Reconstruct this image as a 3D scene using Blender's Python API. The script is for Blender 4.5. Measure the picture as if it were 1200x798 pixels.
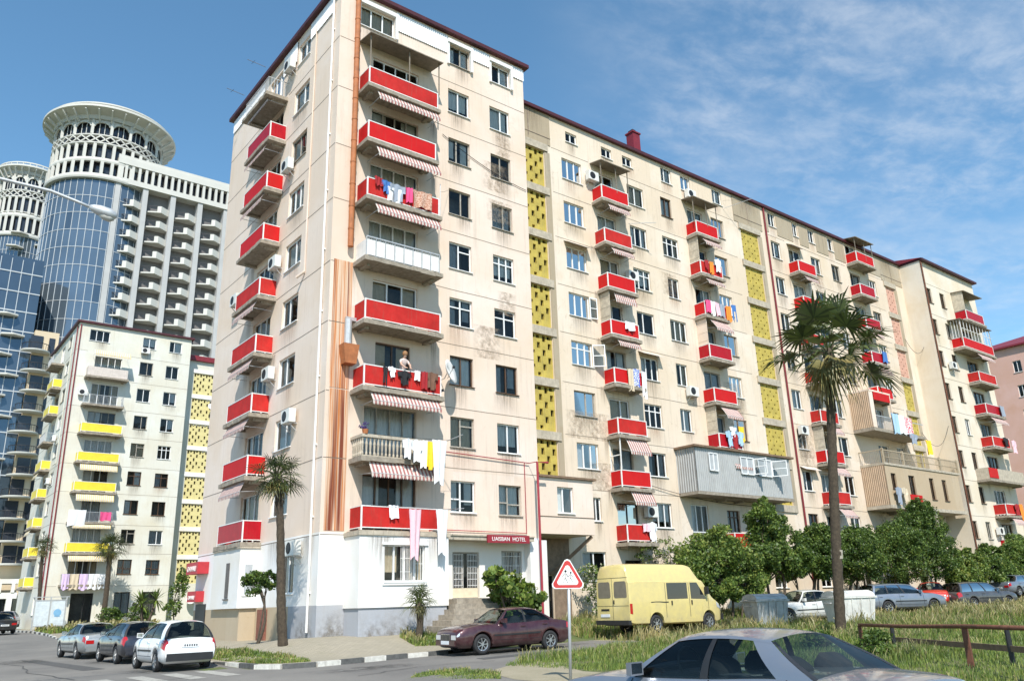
import bpy, bmesh, math, random
import numpy as np
from mathutils import Vector, Matrix, geometry
from mathutils import noise as mnoise

for o in list(bpy.data.objects):
    bpy.data.objects.remove(o)
random.seed(7)
rng = np.random.default_rng(7)
R = math.radians
scene = bpy.context.scene
COL = scene.collection

# ------------------------------------------------------------------ camera, sky, sun, exposure
cam_d = bpy.data.cameras.new("camera")
cam = bpy.data.objects.new("camera", cam_d)
COL.objects.link(cam)
scene.camera = cam
F_PX, PITCH, ROLL, YAW = 958.788356, 0.310525758, -0.0310278104, 0.899981735
fw = Vector((math.cos(YAW)*math.cos(PITCH), math.sin(YAW)*math.cos(PITCH), math.sin(PITCH)))
rt = Vector((math.sin(YAW), -math.cos(YAW), 0))
up = rt.cross(fw)
c_, s_ = math.cos(ROLL), math.sin(ROLL)
r2 = c_*rt + s_*up
u2 = -s_*rt + c_*up
mw = Matrix((( r2.x, u2.x, -fw.x, -13.77545667), (r2.y, u2.y, -fw.y, -29.43614774), (r2.z, u2.z, -fw.z, 0.92678923), (0,0,0,1)))
cam.matrix_world = mw
cam_d.sensor_width = 36
cam_d.lens = F_PX/1200*36
cam_d.clip_end = 6000
scene.render.resolution_x, scene.render.resolution_y = 1024, 680

SUN = Vector((-.58, -1.0, 1.30)).normalized()      # towards the sun
SUN_EL = math.asin(SUN.z)
SUN_ROT = math.atan2(SUN.x, SUN.y)
world = bpy.data.worlds.new("World")
scene.world = world
world.use_nodes = True
wn, wl = world.node_tree.nodes, world.node_tree.links
wn.clear()
w_out = wn.new('ShaderNodeOutputWorld')
w_bg = wn.new('ShaderNodeBackground')
sky = wn.new('ShaderNodeTexSky')
sky.sky_type = 'NISHITA'
sky.sun_disc = False
sky.sun_elevation = SUN_EL
sky.sun_rotation = SUN_ROT
sky.altitude = 0
sky.air_density = 1.0
sky.dust_density = 0.15
sky.ozone_density = 3.0
w_bg.inputs['Strength'].default_value = 0.135
# clouds: fractal noise on a flat layer high above the town
tc = wn.new('ShaderNodeTexCoord')
sep = wn.new('ShaderNodeSeparateXYZ')
wl.new(tc.outputs['Generated'], sep.inputs[0])
def wmath(op, a, b=None, clamp=False):
    n = wn.new('ShaderNodeMath'); n.operation = op; n.use_clamp = clamp
    for i, v in enumerate((a, b)):
        if v is None: continue
        if isinstance(v, (int, float)): n.inputs[i].default_value = v
        else: wl.new(v, n.inputs[i])
    return n.outputs[0]
zz = wmath('MAXIMUM', sep.outputs['Z'], 0.06)
px_ = wmath('DIVIDE', sep.outputs['X'], zz)
py_ = wmath('DIVIDE', sep.outputs['Y'], zz)
comb = wn.new('ShaderNodeCombineXYZ')
wl.new(px_, comb.inputs[0]); wl.new(py_, comb.inputs[1])
def wnoise(scale, detail, rough, loc, dist=0.0, sc=(1, 1, 1), rot=0):
    mp = wn.new('ShaderNodeMapping')
    mp.inputs['Location'].default_value = loc
    mp.inputs['Scale'].default_value = sc
    mp.inputs['Rotation'].default_value = (0, 0, rot)
    wl.new(comb.outputs[0], mp.inputs[0])
    n = wn.new('ShaderNodeTexNoise')
    n.inputs['Scale'].default_value = scale
    n.inputs['Detail'].default_value = detail
    n.inputs['Roughness'].default_value = rough
    n.inputs['Distortion'].default_value = dist
    wl.new(mp.outputs[0], n.inputs[0])
    return n.outputs['Fac']
def wramp(v, lo, hi):
    n = wn.new('ShaderNodeMapRange'); n.interpolation_type = 'SMOOTHSTEP'
    n.inputs[1].default_value = lo; n.inputs[2].default_value = hi
    wl.new(v, n.inputs[0]); return n.outputs[0]
big = wramp(wnoise(0.75, 4, .55, (3.1, 1.7, 0), .2, (1, 1.25, 1), R(25)), .34, .68)
fine = wramp(wnoise(7.5, 7, .62, (1.2, 4.4, 0), .2, (1, 1.5, 1), R(30)), .33, .80)
veil = wramp(wnoise(1.6, 6, .62, (7.2, 2.4, 0), .3, (1, 1.3, 1), R(25)), .34, .74)
# where in the sky the cloud field sits (to the right of the building, over the sea)
dirn = wn.new('ShaderNodeVectorMath'); dirn.operation = 'DOT_PRODUCT'
dirn.inputs[1].default_value = (0.8, 0.2, 0.566)
wl.new(tc.outputs['Generated'], dirn.inputs[0])
reg = wramp(dirn.outputs['Value'], .87, .98)
cl = wmath('ADD', wmath('MULTIPLY', fine, wmath('ADD', wmath('MULTIPLY', big, .62), .10)), wmath('MULTIPLY', veil, .26))
cl = wmath('MULTIPLY', cl, reg, True)
cl = wmath('MULTIPLY', cl, .70, True)
wmix = wn.new('ShaderNodeMix'); wmix.data_type = 'RGBA'
wl.new(cl, wmix.inputs[0])
hsv = wn.new('ShaderNodeHueSaturation'); hsv.inputs['Saturation'].default_value = 1.10; hsv.inputs['Value'].default_value = 1.12; hsv.inputs['Hue'].default_value = .487
wl.new(sky.outputs[0], hsv.inputs['Color']); wl.new(hsv.outputs[0], wmix.inputs[6])
wmix.inputs[7].default_value = (4.7, 5.0, 5.4, 1)
wl.new(wmix.outputs[2], w_bg.inputs['Color'])
wl.new(w_bg.outputs[0], w_out.inputs[0])

sun_d = bpy.data.lights.new("sun", 'SUN')
sun_o = bpy.data.objects.new("sun", sun_d)
COL.objects.link(sun_o)
sun_o.rotation_euler = SUN.to_track_quat('Z', 'Y').to_euler()
sun_d.energy = 4.4
sun_d.angle = R(.53)
sun_d.color = (1.0, .955, .885)
scene.view_settings.view_transform = 'Standard'
scene.view_settings.look = 'None'
scene.view_settings.gamma = 1
scene.view_settings.exposure = 0.44

# ------------------------------------------------------------------ materials
MATS = {}
class NT:
    def __init__(s, name):
        s.m = bpy.data.materials.new(name); s.m.use_nodes = True
        s.n, s.l = s.m.node_tree.nodes, s.m.node_tree.links
        s.b = s.n['Principled BSDF']
    def tex(s, kind='Object', scale=(1, 1, 1)):
        t = s.n.new('ShaderNodeTexCoord'); mp = s.n.new('ShaderNodeMapping')
        mp.inputs['Scale'].default_value = scale
        s.l.new(t.outputs[kind], mp.inputs[0]); return mp.outputs[0]
    def noise(s, vec, scale, detail=5, rough=.6, dist=0):
        n = s.n.new('ShaderNodeTexNoise')
        for k, v in (('Scale', scale), ('Detail', detail), ('Roughness', rough), ('Distortion', dist)):
            n.inputs[k].default_value = v
        s.l.new(vec, n.inputs[0]); return n.outputs['Fac']
    def rng(s, v, a, b, c=0., d=1.):
        n = s.n.new('ShaderNodeMapRange')
        for i, x in enumerate((a, b, c, d)): n.inputs[i+1].default_value = x
        s.l.new(v, n.inputs[0]); return n.outputs[0]
    def mul(s, a, b, op='MULTIPLY'):
        n = s.n.new('ShaderNodeMath'); n.operation = op; n.use_clamp = True
        for i, v in enumerate((a, b)):
            if isinstance(v, (int, float)): n.inputs[i].default_value = v
            else: s.l.new(v, n.inputs[i])
        return n.outputs[0]
    def mix(s, f, a, b):
        n = s.n.new('ShaderNodeMix'); n.data_type = 'RGBA'
        for i, v in ((0, f), (6, a), (7, b)):
            if isinstance(v, (int, float)): n.inputs[i].default_value = v
            elif isinstance(v, tuple): n.inputs[i].default_value = v+(1,) if len(v) == 3 else v
            else: s.l.new(v, n.inputs[i])
        return n.outputs[2]
    def col(s, c): s.l.new(c, s.b.inputs['Base Color'])
    def bump(s, v, st=.3, d=.02):
        n = s.n.new('ShaderNodeBump'); n.inputs['Strength'].default_value = st; n.inputs['Distance'].default_value = d
        s.l.new(v, n.inputs['Height']); s.l.new(n.outputs[0], s.b.inputs['Normal'])

def plain(name, c, rough=.6, metal=0, var=.12, vscale=4., coat=0, bump=0, dirt=None):
    if name in MATS: return MATS[name]
    t = NT(name)
    t.b.inputs['Roughness'].default_value = rough
    t.b.inputs['Metallic'].default_value = metal
    t.b.inputs['Coat Weight'].default_value = coat
    v = t.tex()
    n = t.noise(v, vscale, 6, .65)
    lo = tuple(max(0, x*(1-var)) for x in c); hi = tuple(min(1, x*(1+var*.7)) for x in c)
    k = t.mix(t.rng(n, .3, .7), lo, hi)
    if dirt:
        st = t.noise(t.tex(scale=(5, 5, .6)), 2.2, 7, .7)
        k = t.mix(t.rng(st, .52, .72, 0, dirt), k, (.16, .12, .085))
    t.col(k)
    if bump: t.bump(n, bump, .01)
    MATS[name] = t.m
    return t.m

def plaster(name, c, dirtc=(.33, .26, .19), streak=.4, blotch=.35, seed=0.):
    if name in MATS: return MATS[name]
    t = NT(name); t.b.inputs['Roughness'].default_value = .9
    v = t.tex()
    big_ = t.noise(v, .22+seed*.02, 6, .6, .4)
    k = t.mix(t.rng(big_, .38, .68), c, tuple(x*y for x, y in zip(c, (.90, .83, .72))))
    patch = t.noise(v, .6, 9, .72, .6)
    k = t.mix(t.rng(patch, .56, .74, 0, blotch), k, tuple(x*y for x, y in zip(c, (.78, .66, .5))))
    sx = t.n.new('ShaderNodeSeparateXYZ'); t.l.new(v, sx.inputs[0])
    def cell(o, sz, off):
        a = t.n.new('ShaderNodeMath'); a.operation = 'ADD'; t.l.new(o, a.inputs[0]); a.inputs[1].default_value = off
        d = t.n.new('ShaderNodeMath'); d.operation = 'DIVIDE'; t.l.new(a.outputs[0], d.inputs[0]); d.inputs[1].default_value = sz
        f = t.n.new('ShaderNodeMath'); f.operation = 'FLOOR'; t.l.new(d.outputs[0], f.inputs[0]); return f.outputs[0]
    cb_ = t.n.new('ShaderNodeCombineXYZ'); t.l.new(cell(sx.outputs[0], 3.35, .6), cb_.inputs[0]); t.l.new(cell(sx.outputs[2], 2.81, -.82), cb_.inputs[2]); cb_.inputs[1].default_value = seed
    wnz = t.n.new('ShaderNodeTexWhiteNoise'); t.l.new(cb_.outputs[0], wnz.inputs[0])
    k = t.mix(t.rng(wnz.outputs['Value'], .35, 1.0, 0, min(1, .35+blotch)), k, tuple(x*y for x, y in zip(c, (.90, .84, .76))))
    st = t.noise(t.tex(scale=(3.2, 3.2, .16)), 1.6, 8, .7)
    st = t.mul(st, t.rng(t.noise(v, .45, 4, .6), .3, .7, -.08, .06), 'ADD')
    k = t.mix(t.rng(st, .52, .70, 0, streak*.62), k, dirtc)
    ed = t.noise(t.tex(scale=(1.2, 1.2, 1.2)), 1.1, 10, .8, 1.5)
    k = t.mix(t.rng(ed, .575, .62, 0, blotch*1.1), k, tuple(x*y for x, y in zip(c, (.72, .66, .58))))
    fine_ = t.noise(v, 26, 4, .7)
    k = t.mix(t.rng(fine_, .3, .75, 0, .16), k, tuple(x*.7 for x in c))
    t.col(k); t.bump(t.noise(v, 14, 8, .7), .25, .02)
    MATS[name] = t.m
    return t.m

def glass(name, tint=(.86, .89, .90), spec=1.0, through=.8):
    if name in MATS: return MATS[name]
    m = bpy.data.materials.new(name); m.use_nodes = True
    n, l = m.node_tree.nodes, m.node_tree.links
    n.remove(n['Principled BSDF'])
    out = n['Material Output']
    tr = n.new('ShaderNodeBsdfTransparent'); tr.inputs[0].default_value = tint+(1,)
    gl = n.new('ShaderNodeBsdfGlossy'); gl.inputs['Roughness'].default_value = .03
    gl.inputs[0].default_value = (.62, .60, .57, 1)
    fr = n.new('ShaderNodeFresnel'); fr.inputs[0].default_value = 1.42
    mr = n.new('ShaderNodeMapRange'); mr.inputs[3].default_value = (1-through)*.12; mr.inputs[4].default_value = 1
    l.new(fr.outputs[0], mr.inputs[0])
    # slightly uneven panes
    tcx = n.new('ShaderNodeTexCoord'); nz = n.new('ShaderNodeTexNoise'); nz.inputs['Scale'].default_value = .9
    bp = n.new('ShaderNodeBump'); bp.inputs['Strength'].default_value = .22; bp.inputs['Distance'].default_value = .05
    l.new(tcx.outputs['Object'], nz.inputs[0]); l.new(nz.outputs['Fac'], bp.inputs['Height'])
    l.new(bp.outputs[0], gl.inputs['Normal'])
    mx = n.new('ShaderNodeMixShader')
    l.new(mr.outputs[0], mx.inputs[0]); l.new(tr.outputs[0], mx.inputs[1]); l.new(gl.outputs[0], mx.inputs[2])
    l.new(mx.outputs[0], out.inputs[0])
    MATS[name] = m
    return m

def leafmat(name, c, trans=.35, rough=.5):
    if name in MATS: return MATS[name]
    m = bpy.data.materials.new(name); m.use_nodes = True
    n, l = m.node_tree.nodes, m.node_tree.links
    b = n['Principled BSDF']; out = n['Material Output']
    b.inputs['Roughness'].default_value = rough
    oi = n.new('ShaderNodeTexCoord'); nz = n.new('ShaderNodeTexNoise'); nz.inputs['Scale'].default_value = 1.4
    nz.inputs['Detail'].default_value = 4
    l.new(oi.outputs['Object'], nz.inputs[0])
    mx = n.new('ShaderNodeMix'); mx.data_type = 'RGBA'
    mr = n.new('ShaderNodeMapRange'); mr.inputs[1].default_value = .35; mr.inputs[2].default_value = .68
    l.new(nz.outputs['Fac'], mr.inputs[0]); l.new(mr.outputs[0], mx.inputs[0])
    mx.inputs[6].default_value = (c[0]*.65, c[1]*.7, c[2]*.65, 1)
    mx.inputs[7].default_value = (min(1, c[0]*1.35), min(1, c[1]*1.2), c[2]*1.1, 1)
    l.new(mx.outputs[2], b.inputs['Base Color'])
    t = n.new('ShaderNodeBsdfTranslucent'); l.new(mx.outputs[2], t.inputs[0])
    ms = n.new('ShaderNodeMixShader'); ms.inputs[0].default_value = trans
    l.new(b.outputs[0], ms.inputs[1]); l.new(t.outputs[0], ms.inputs[2]); l.new(ms.outputs[0], out.inputs[0])
    MATS[name] = m
    return m

def carpaint(name, c, metal=.35, dirt=.15):
    if name in MATS: return MATS[name]
    t = NT(name)
    t.b.inputs['Metallic'].default_value = metal; t.b.inputs['Roughness'].default_value = .34
    t.b.inputs['Coat Weight'].default_value = .8; t.b.inputs['Coat Roughness'].default_value = .06
    v = t.tex()
    dn = t.noise(v, 3.5, 8, .7)
    sepx = t.n.new('ShaderNodeSeparateXYZ'); t.l.new(v, sepx.inputs[0])
    low = t.rng(sepx.outputs[2], .75, .2, 0, 1)
    f = t.mul(t.mul(t.rng(dn, .35, .7), t.mul(low, .55, 'ADD')), dirt)
    t.col(t.mix(f, c, (.30, .26, .21)))
    t.l.new(t.rng(f, 0, dirt, .3, .55), t.b.inputs['Roughness'])
    MATS[name] = t.m
    return t.m

M_peach = plaster('peach_plaster', (.76, .64, .55), streak=.5, blotch=.26)
M_pink = plaster('pink_plaster', (.79, .67, .575), streak=.36, blotch=.22, dirtc=(.42, .30, .22), seed=1)
M_cream = plaster('cream_plaster', (.74, .645, .535), streak=.7, blotch=.55, seed=2)
M_white = plaster('white_plaster', (.82, .82, .81), streak=.1, blotch=.06, seed=3)
M_offwhite = plaster('offwhite_plaster', (.70, .70, .63), streak=.35, blotch=.22, seed=4)
M_greybase = plaster('grey_base_paint', (.40, .42, .46), streak=.25, blotch=.2)
M_tan = plaster('tan_base', (.50, .41, .29), streak=.2, blotch=.3)
M_conc = plaster('weathered_concrete', (.42, .36, .27), dirtc=(.10, .08, .06), streak=.7, blotch=.6, seed=5)
M_slab = plain('slab_concrete', (.32, .275, .215), .9, var=.35, vscale=5, bump=.5, dirt=.6)
M_red = plain('red_panel', (.52, .013, .013), .55, var=.12, vscale=1.3, dirt=.18)
M_red2 = plain('red_panel_faded', (.47, .024, .02), .65, var=.28, vscale=1.1, dirt=.35)
M_red3 = plain('red_panel_deep', (.40, .010, .018), .38, var=.16, vscale=2.3, dirt=.25)
for m_ in (M_red, M_red2, M_red3): m_.node_tree.nodes['Principled BSDF'].inputs['Specular IOR Level'].default_value = .15
M_yel = plain('yellow_panel', (.80, .62, .045), .45, var=.12, vscale=1.3, dirt=.2)
M_whitep = plain('white_painted_metal', (.78, .76, .72), .45, var=.1, dirt=.25)
M_pvc = plain('white_window_frame', (.80, .80, .78), .4, var=.05)
M_brownf = plain('brown_window_frame', (.10, .055, .03), .5, var=.3)
M_oldf = plain('old_grey_window_frame', (.36, .33, .28), .7, var=.3)
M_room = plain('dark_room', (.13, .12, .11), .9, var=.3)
M_roof = plain('dark_red_roof', (.070, .012, .015), .5, var=.3, vscale=2)
M_redmetal = plain('red_roof_metal', (.20, .016, .022), .45, var=.2, vscale=2)
M_joint = plain('panel_joint', (.24, .185, .14), .9, var=.3)
M_steel = plain('galvanised_steel', (.50, .51, .51), .5, .35, var=.15)
M_dark = plain('dark_metal', (.03, .03, .032), .5, .3, var=.2)
M_pink_grille = plain('pink_block', (.60, .34, .25), .85, var=.2, dirt=.4)
M_yel_grille = plain('yellow_block', (.48, .37, .075), .85, var=.28, vscale=2, dirt=.6)
M_pale_grille = plain('pale_yellow_block', (.66, .57, .26), .8, var=.12, vscale=2, dirt=.3)
M_conc_band = plain('grille_band_concrete', (.46, .40, .31), .9, var=.25, dirt=.6)
M_glass = glass('window_glass')
M_carglass = glass('car_glass', (.60, .68, .66), through=.8)
M_curt = plain('white_curtain', (.72, .71, .68), .9, var=.1)
M_curt2 = plain('beige_curtain', (.55, .44, .30), .9, var=.15)
M_curt3 = plain('grey_curtain', (.40, .42, .43), .9, var=.15)
M_awn_w = plain('awning_white', (.60, .53, .47), .85, var=.12, dirt=.2)
M_awn_r = plain('awning_red', (.34, .135, .12), .85, var=.15, dirt=.2)
M_awn_y = plain('awning_yellow', (.70, .55, .24), .85, var=.12, dirt=.2)
M_wood = plain('old_wood', (.20, .13, .08), .8, var=.35, bump=.4)
M_rubber = plain('tyre_rubber', (.022, .022, .023), .8, var=.3)
M_alloy = plain('alloy_rim', (.55, .55, .55), .3, .8, var=.1)
M_black = plain('black_plastic', (.02, .02, .021), .5, var=.2)
M_chrome = plain('chrome_trim', (.65, .65, .66), .15, 1., var=.05)
M_seat = plain('seat_fabric', (.022, .022, .025), .9, var=.2)
M_tail = plain('tail_light_red', (.42, .012, .012), .15, var=.1, coat=.8)
M_lamp = plain('headlamp_glass', (.70, .72, .74), .08, .3, var=.1, coat=1)
M_plate = plain('number_plate', (.75, .76, .76), .5, var=.05)
M_greybox = plain('grey_corrugated', (.40, .40, .385), .5, .2, var=.12, vscale=1.4, dirt=.3)
M_browncor = plain('brown_corrugated', (.50, .36, .24), .6, var=.15, vscale=1.5, dirt=.35)
M_whitecor = plain('white_corrugated', (.80, .80, .80), .5, var=.06, dirt=.12)
M_acw = plain('ac_casing', (.70, .69, .64), .5, var=.08, dirt=.2)

def rust_mat():
    t = NT('rust_stain'); t.b.inputs['Roughness'].default_value = .9
    st = t.noise(t.tex(scale=(9, 9, .12)), 1.5, 6, .65)
    st2 = t.noise(t.tex(scale=(3.5, 3.5, .07)), 1.2, 4, .6)
    k = t.mix(t.rng(st, .44, .60), (.66, .50, .36), (.52, .17, .04))
    k = t.mix(t.rng(st2, .50, .62), k, (.19, .045, .02))
    t.col(k); return t.m
M_rust = rust_mat()
M_terra = plain('terracotta_pipe', (.42, .145, .05), .7, var=.3, vscale=3)
M_rustpipe = plain('rusted_iron', (.17, .07, .04), .8, .2, var=.4, vscale=8, bump=.3)

# ------------------------------------------------------------------ mesh builder
class MB:
    def __init__(s): s.v = []; s.f = []; s.m = []; s.mi = 0
    def add(s, pts, faces):
        o = len(s.v); s.v.extend([tuple(p) for p in pts])
        for f in faces: s.f.append(tuple(i+o for i in f)); s.m.append(s.mi)
    def quad(s, a, b, c, d): s.add((a, b, c, d), ((0, 1, 2, 3),))
    def box(s, x0, y0, z0, x1, y1, z1):
        if x0 > x1: x0, x1 = x1, x0
        if y0 > y1: y0, y1 = y1, y0
        if z0 > z1: z0, z1 = z1, z0
        s.add([(x0,y0,z0),(x1,y0,z0),(x1,y1,z0),(x0,y1,z0),(x0,y0,z1),(x1,y0,z1),(x1,y1,z1),(x0,y1,z1)],
              [(0,3,2,1),(4,5,6,7),(0,1,5,4),(1,2,6,5),(2,3,7,6),(3,0,4,7)])
    def bar(s, a, b, w, h=None):
        a, b = Vector(a), Vector(b); h = h or w
        d = (b-a).normalized(); ref = Vector((0,0,1)) if abs(d.z) < .95 else Vector((1,0,0))
        u = d.cross(ref).normalized()*w/2; v = d.cross(u).normalized()*h/2
        p = [a-u-v, a+u-v, a+u+v, a-u+v, b-u-v, b+u-v, b+u+v, b-u+v]
        s.add(p, [(0,3,2,1),(4,5,6,7),(0,1,5,4),(1,2,6,5),(2,3,7,6),(3,0,4,7)])
    def tube(s, pts, r, n=8, cap=True):
        pts = [Vector(p) for p in pts]; rs = r if isinstance(r, (list, tuple)) else [r]*len(pts)
        rings = []; prev = None
        for i, p in enumerate(pts):
            d = (pts[min(i+1, len(pts)-1)]-pts[max(i-1, 0)])
            d = d.normalized() if d.length > 1e-9 else Vector((0,0,1))
            if prev is None:
                ref = Vector((0,0,1)) if abs(d.z) < .9 else Vector((1,0,0))
                u = d.cross(ref).normalized()
            else:
                u = (prev-d*prev.dot(d)); u = u.normalized() if u.length > 1e-6 else d.orthogonal().normalized()
            prev = u; w = d.cross(u)
            rings.append([p+(u*math.cos(2*math.pi*k/n)+w*math.sin(2*math.pi*k/n))*rs[i] for k in range(n)])
        vs = [q for rg in rings for q in rg]; fs = []
        for i in range(len(pts)-1):
            for k in range(n):
                a = i*n+k; b = i*n+(k+1) % n
                fs.append((a, b, b+n, a+n))
        if cap: fs.append(tuple(range(n-1, -1, -1))); fs.append(tuple((len(pts)-1)*n+k for k in range(n)))
        s.add(vs, fs)
    def lathe(s, prof, n=24, c=(0,0,0), axis='z', closed=False, a0=0, a1=2*math.pi):
        full = abs(a1-a0-2*math.pi) < 1e-6; cnt = n if full else n+1
        vs = []
        for r, z in prof:
            for k in range(cnt):
                a = a0+(a1-a0)*k/n
                x, y = r*math.cos(a), r*math.sin(a)
                if axis == 'z': vs.append((c[0]+x, c[1]+y, c[2]+z))
                else: vs.append((c[0]+x, c[1]+z, c[2]+y))
        fs = []
        m = len(prof)
        for i in range(m if closed else m-1):
            j = (i+1) % m
            for k in range(n):
                k2 = (k+1) % cnt
                fs.append((i*cnt+k, i*cnt+k2, j*cnt+k2, j*cnt+k))
        s.add(vs, fs)
    def prism(s, poly, axis, a, b):
        n = len(poly)
        def P(p, t):
            if axis == 'y': return (p[0], t, p[1])
            if axis == 'x': return (t, p[0], p[1])
            return (p[0], p[1], t)
        s.add([P(p, a) for p in poly]+[P(p, b) for p in poly],
              [tuple(range(n)), tuple(range(2*n-1, n-1, -1))]+[(i, (i+1) % n, n+(i+1) % n, n+i) for i in range(n)])
    def corr(s, u0, u1, z0, z1, y, pitch=.16, amp=.025, axis='x'):
        n = max(2, int((u1-u0)/pitch*4)); vs = []
        for i in range(n+1):
            u = u0+(u1-u0)*i/n; d = amp*(1 if (i//2) % 2 else -1)
            for z in (z0, z1): vs.append((u, y+d, z) if axis == 'x' else (y+d, u, z))
        s.add(vs, [(2*i, 2*i+2, 2*i+3, 2*i+1) for i in range(n)])
    def wall(s, u0, u1, z0, z1, ops, depth=.22, y=0., zc=None):
        us = sorted(set([u0, u1]+[min(max(o[i], u0), u1) for o in ops for i in (0, 1)]))
        zs = sorted(set([z0, z1]+[min(max(o[i], z0), z1) for o in ops for i in (2, 3)]))
        idx = {}
        vs = []
        def V(u, z):
            k = (round(u, 4), round(z, 4))
            if k not in idx: idx[k] = len(vs); vs.append((u, y, z))
            return idx[k]
        fs = []
        for i in range(len(us)-1):
            for j in range(len(zs)-1):
                cu, cz = (us[i]+us[i+1])/2, (zs[j]+zs[j+1])/2
                if any(o[0] < cu < o[1] and o[2] < cz < o[3] for o in ops): continue
                fs.append((V(us[i], zs[j]), V(us[i+1], zs[j]), V(us[i+1], zs[j+1]), V(us[i], zs[j+1])))
        s.add(vs, fs)
        for a, b, c, d in [o[:4] for o in ops if z0 < (o[2]+o[3])/2 < z1 and u0 < (o[0]+o[1])/2 < u1]:
            p = [(a, c), (b, c), (b, d), (a, d)]
            for k in range(4):
                q, r_ = p[k], p[(k+1) % 4]
                s.quad((q[0], y, q[1]), (q[0], y+depth, q[1]), (r_[0], y+depth, r_[1]), (r_[0], y, r_[1]))
    def mesh(s, name, mats, smooth=False, normals=True):
        me = bpy.data.meshes.new(name)
        me.from_pydata(s.v, [], s.f)
        if not isinstance(mats, (list, tuple)): mats = [mats]
        for m in mats: me.materials.append(m)
        if len(mats) > 1: me.polygons.foreach_set('material_index', s.m)
        if normals:
            bm = bmesh.new(); bm.from_mesh(me); bmesh.ops.remove_doubles(bm, verts=bm.verts[:], dist=.0004); bmesh.ops.recalc_face_normals(bm, faces=bm.faces[:]); bm.to_mesh(me); bm.free()
        if smooth: me.polygons.foreach_set('use_smooth', [True]*len(me.polygons))
        me.update()
        return me

def link(name, me, parent=None, loc=(0,0,0), rz=0., rot=None):
    o = bpy.data.objects.new(name, me); COL.objects.link(o)
    if parent is not None: o.parent = parent
    o.location = loc; o.rotation_euler = rot if rot else (0, 0, rz)
    return o
def build(mb, name, mats, parent=None, loc=(0,0,0), rz=0., smooth=False, normals=True):
    return link(name, mb.mesh(name, mats, smooth, normals), parent, loc, rz)
def smooth_by_angle(me, ang=35):
    me.polygons.foreach_set('use_smooth', [True]*len(me.polygons))
    try: me.set_sharp_from_angle(angle=R(ang))
    except Exception: pass
def tag(o, label=None, cat=None, group=None, kind=None):
    if label: o['label'] = label
    if cat: o['category'] = cat
    if group: o['group'] = group
    if kind: o['kind'] = kind
    return o
def thing(name, label, cat, loc=(0,0,0), rz=0., group=None):
    return tag(link(name, None, None, loc, rz), label, cat, group)
def dup(o, parent=None, loc=None, rz=None):
    c = o.copy(); COL.objects.link(c)
    if parent is not None: c.parent = parent
    if loc is not None: c.location = loc
    if rz is not None: c.rotation_euler = (0, 0, rz)
    for ch in list(o.children): dup(ch, c)
    return c

# ------------------------------------------------------------------ ground
def sstep(a, b, x):
    t = min(1, max(0, (x-a)/(b-a))); return t*t*(3-2*t)
def base_h(x, y):
    b = -.66+.0145*min(max(x, -22), 62)
    b += .62*sstep(14, 46, y)
    b -= .13*sstep(-16.5, -20.5, y)*sstep(6, -1, x)
    return b
def rect_d(x, y, x0, y0): return math.hypot(max(0, x0-x), max(0, y0-y))
def ground_h(x, y):
    b = base_h(x, y)
    d = rect_d(x, y, 0, 0)
    t = sstep(5.2, .6, d)
    zw = -.05-.17*sstep(0, 3, y)*sstep(1, 0, x)+.10*sstep(11, 20, x)
    b = b*(1-t)+zw*t if zw > b else b
    return b
def pave_h(x, y):
    b = base_h(x, y)+.13
    d = rect_d(x, y, 0, 0)
    t = sstep(4.3, .3, d)
    zw = -.035-.17*sstep(0, 3, y)*sstep(1, 0, x)
    return max(b*(1-t)+zw*t, ground_h(x, y)+.015)

def ground_mat():
    t = NT('grassy_earth'); t.b.inputs['Roughness'].default_value = .95
    v = t.tex()
    a = t.noise(v, .35, 7, .65); b = t.noise(v, 6, 8, .7)
    k = t.mix(t.rng(a, .40, .68), (.085, .125, .028), (.19, .165, .08))
    k = t.mix(t.rng(b, .35, .75, 0, .7), k, (.06, .065, .022))
    t.col(k); t.bump(b, .6, .05); return t.m
def asphalt_mat():
    t = NT('worn_asphalt'); t.b.inputs['Roughness'].default_value = .88
    v = t.tex()
    a = t.noise(v, .25, 6, .6); b = t.noise(v, 60, 3, .7); c = t.noise(t.tex(scale=(1, .25, 1)), .9, 8, .75, 1.2)
    k = t.mix(t.rng(a, .3, .7), (.145, .136, .122), (.245, .228, .198))
    k = t.mix(t.rng(b, .3, .7, 0, .35), k, (.07, .066, .06))
    k = t.mix(t.rng(c, .58, .72, 0, .5), k, (.085, .08, .075))
    t.col(k); t.bump(b, .3, .01); return t.m
def pavement_mat():
    t = NT('dusty_pavement'); t.b.inputs['Roughness'].default_value = .95
    v = t.tex()
    br = t.n.new('ShaderNodeTexBrick'); br.inputs['Scale'].default_value = 2.2
    br.inputs['Color1'].default_value = (.36, .315, .235, 1); br.inputs['Color2'].default_value = (.30, .265, .20, 1)
    br.inputs['Mortar'].default_value = (.20, .18, .125, 1); br.inputs['Mortar Size'].default_value = .02
    t.l.new(v, br.inputs[0])
    a = t.noise(v, .7, 8, .7)
    k = t.mix(t.rng(a, .4, .7, 0, .75), br.outputs[0], (.27, .24, .17))
    k = t.mix(t.rng(t.noise(v, 1.7, 8, .75), .58, .72, 0, .6), k, (.15, .155, .07))
    t.col(k); t.bump(a, .3, .02); return t.m
def dirt_mat():
    t = NT('dry_dirt'); t.b.inputs['Roughness'].default_value = .95
    v = t.tex(); a = t.noise(v, .8, 8, .7); b = t.noise(v, 18, 6, .7)
    k = t.mix(t.rng(a, .3, .7), (.36, .31, .22), (.25, .22, .14))
    k = t.mix(t.rng(b, .45, .75, 0, .5), k, (.14, .14, .06))
    t.col(k); t.bump(b, .4, .02); return t.m
M_ground, M_asph, M_pave, M_dirt = ground_mat(), asphalt_mat(), pavement_mat(), dirt_mat()

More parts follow.
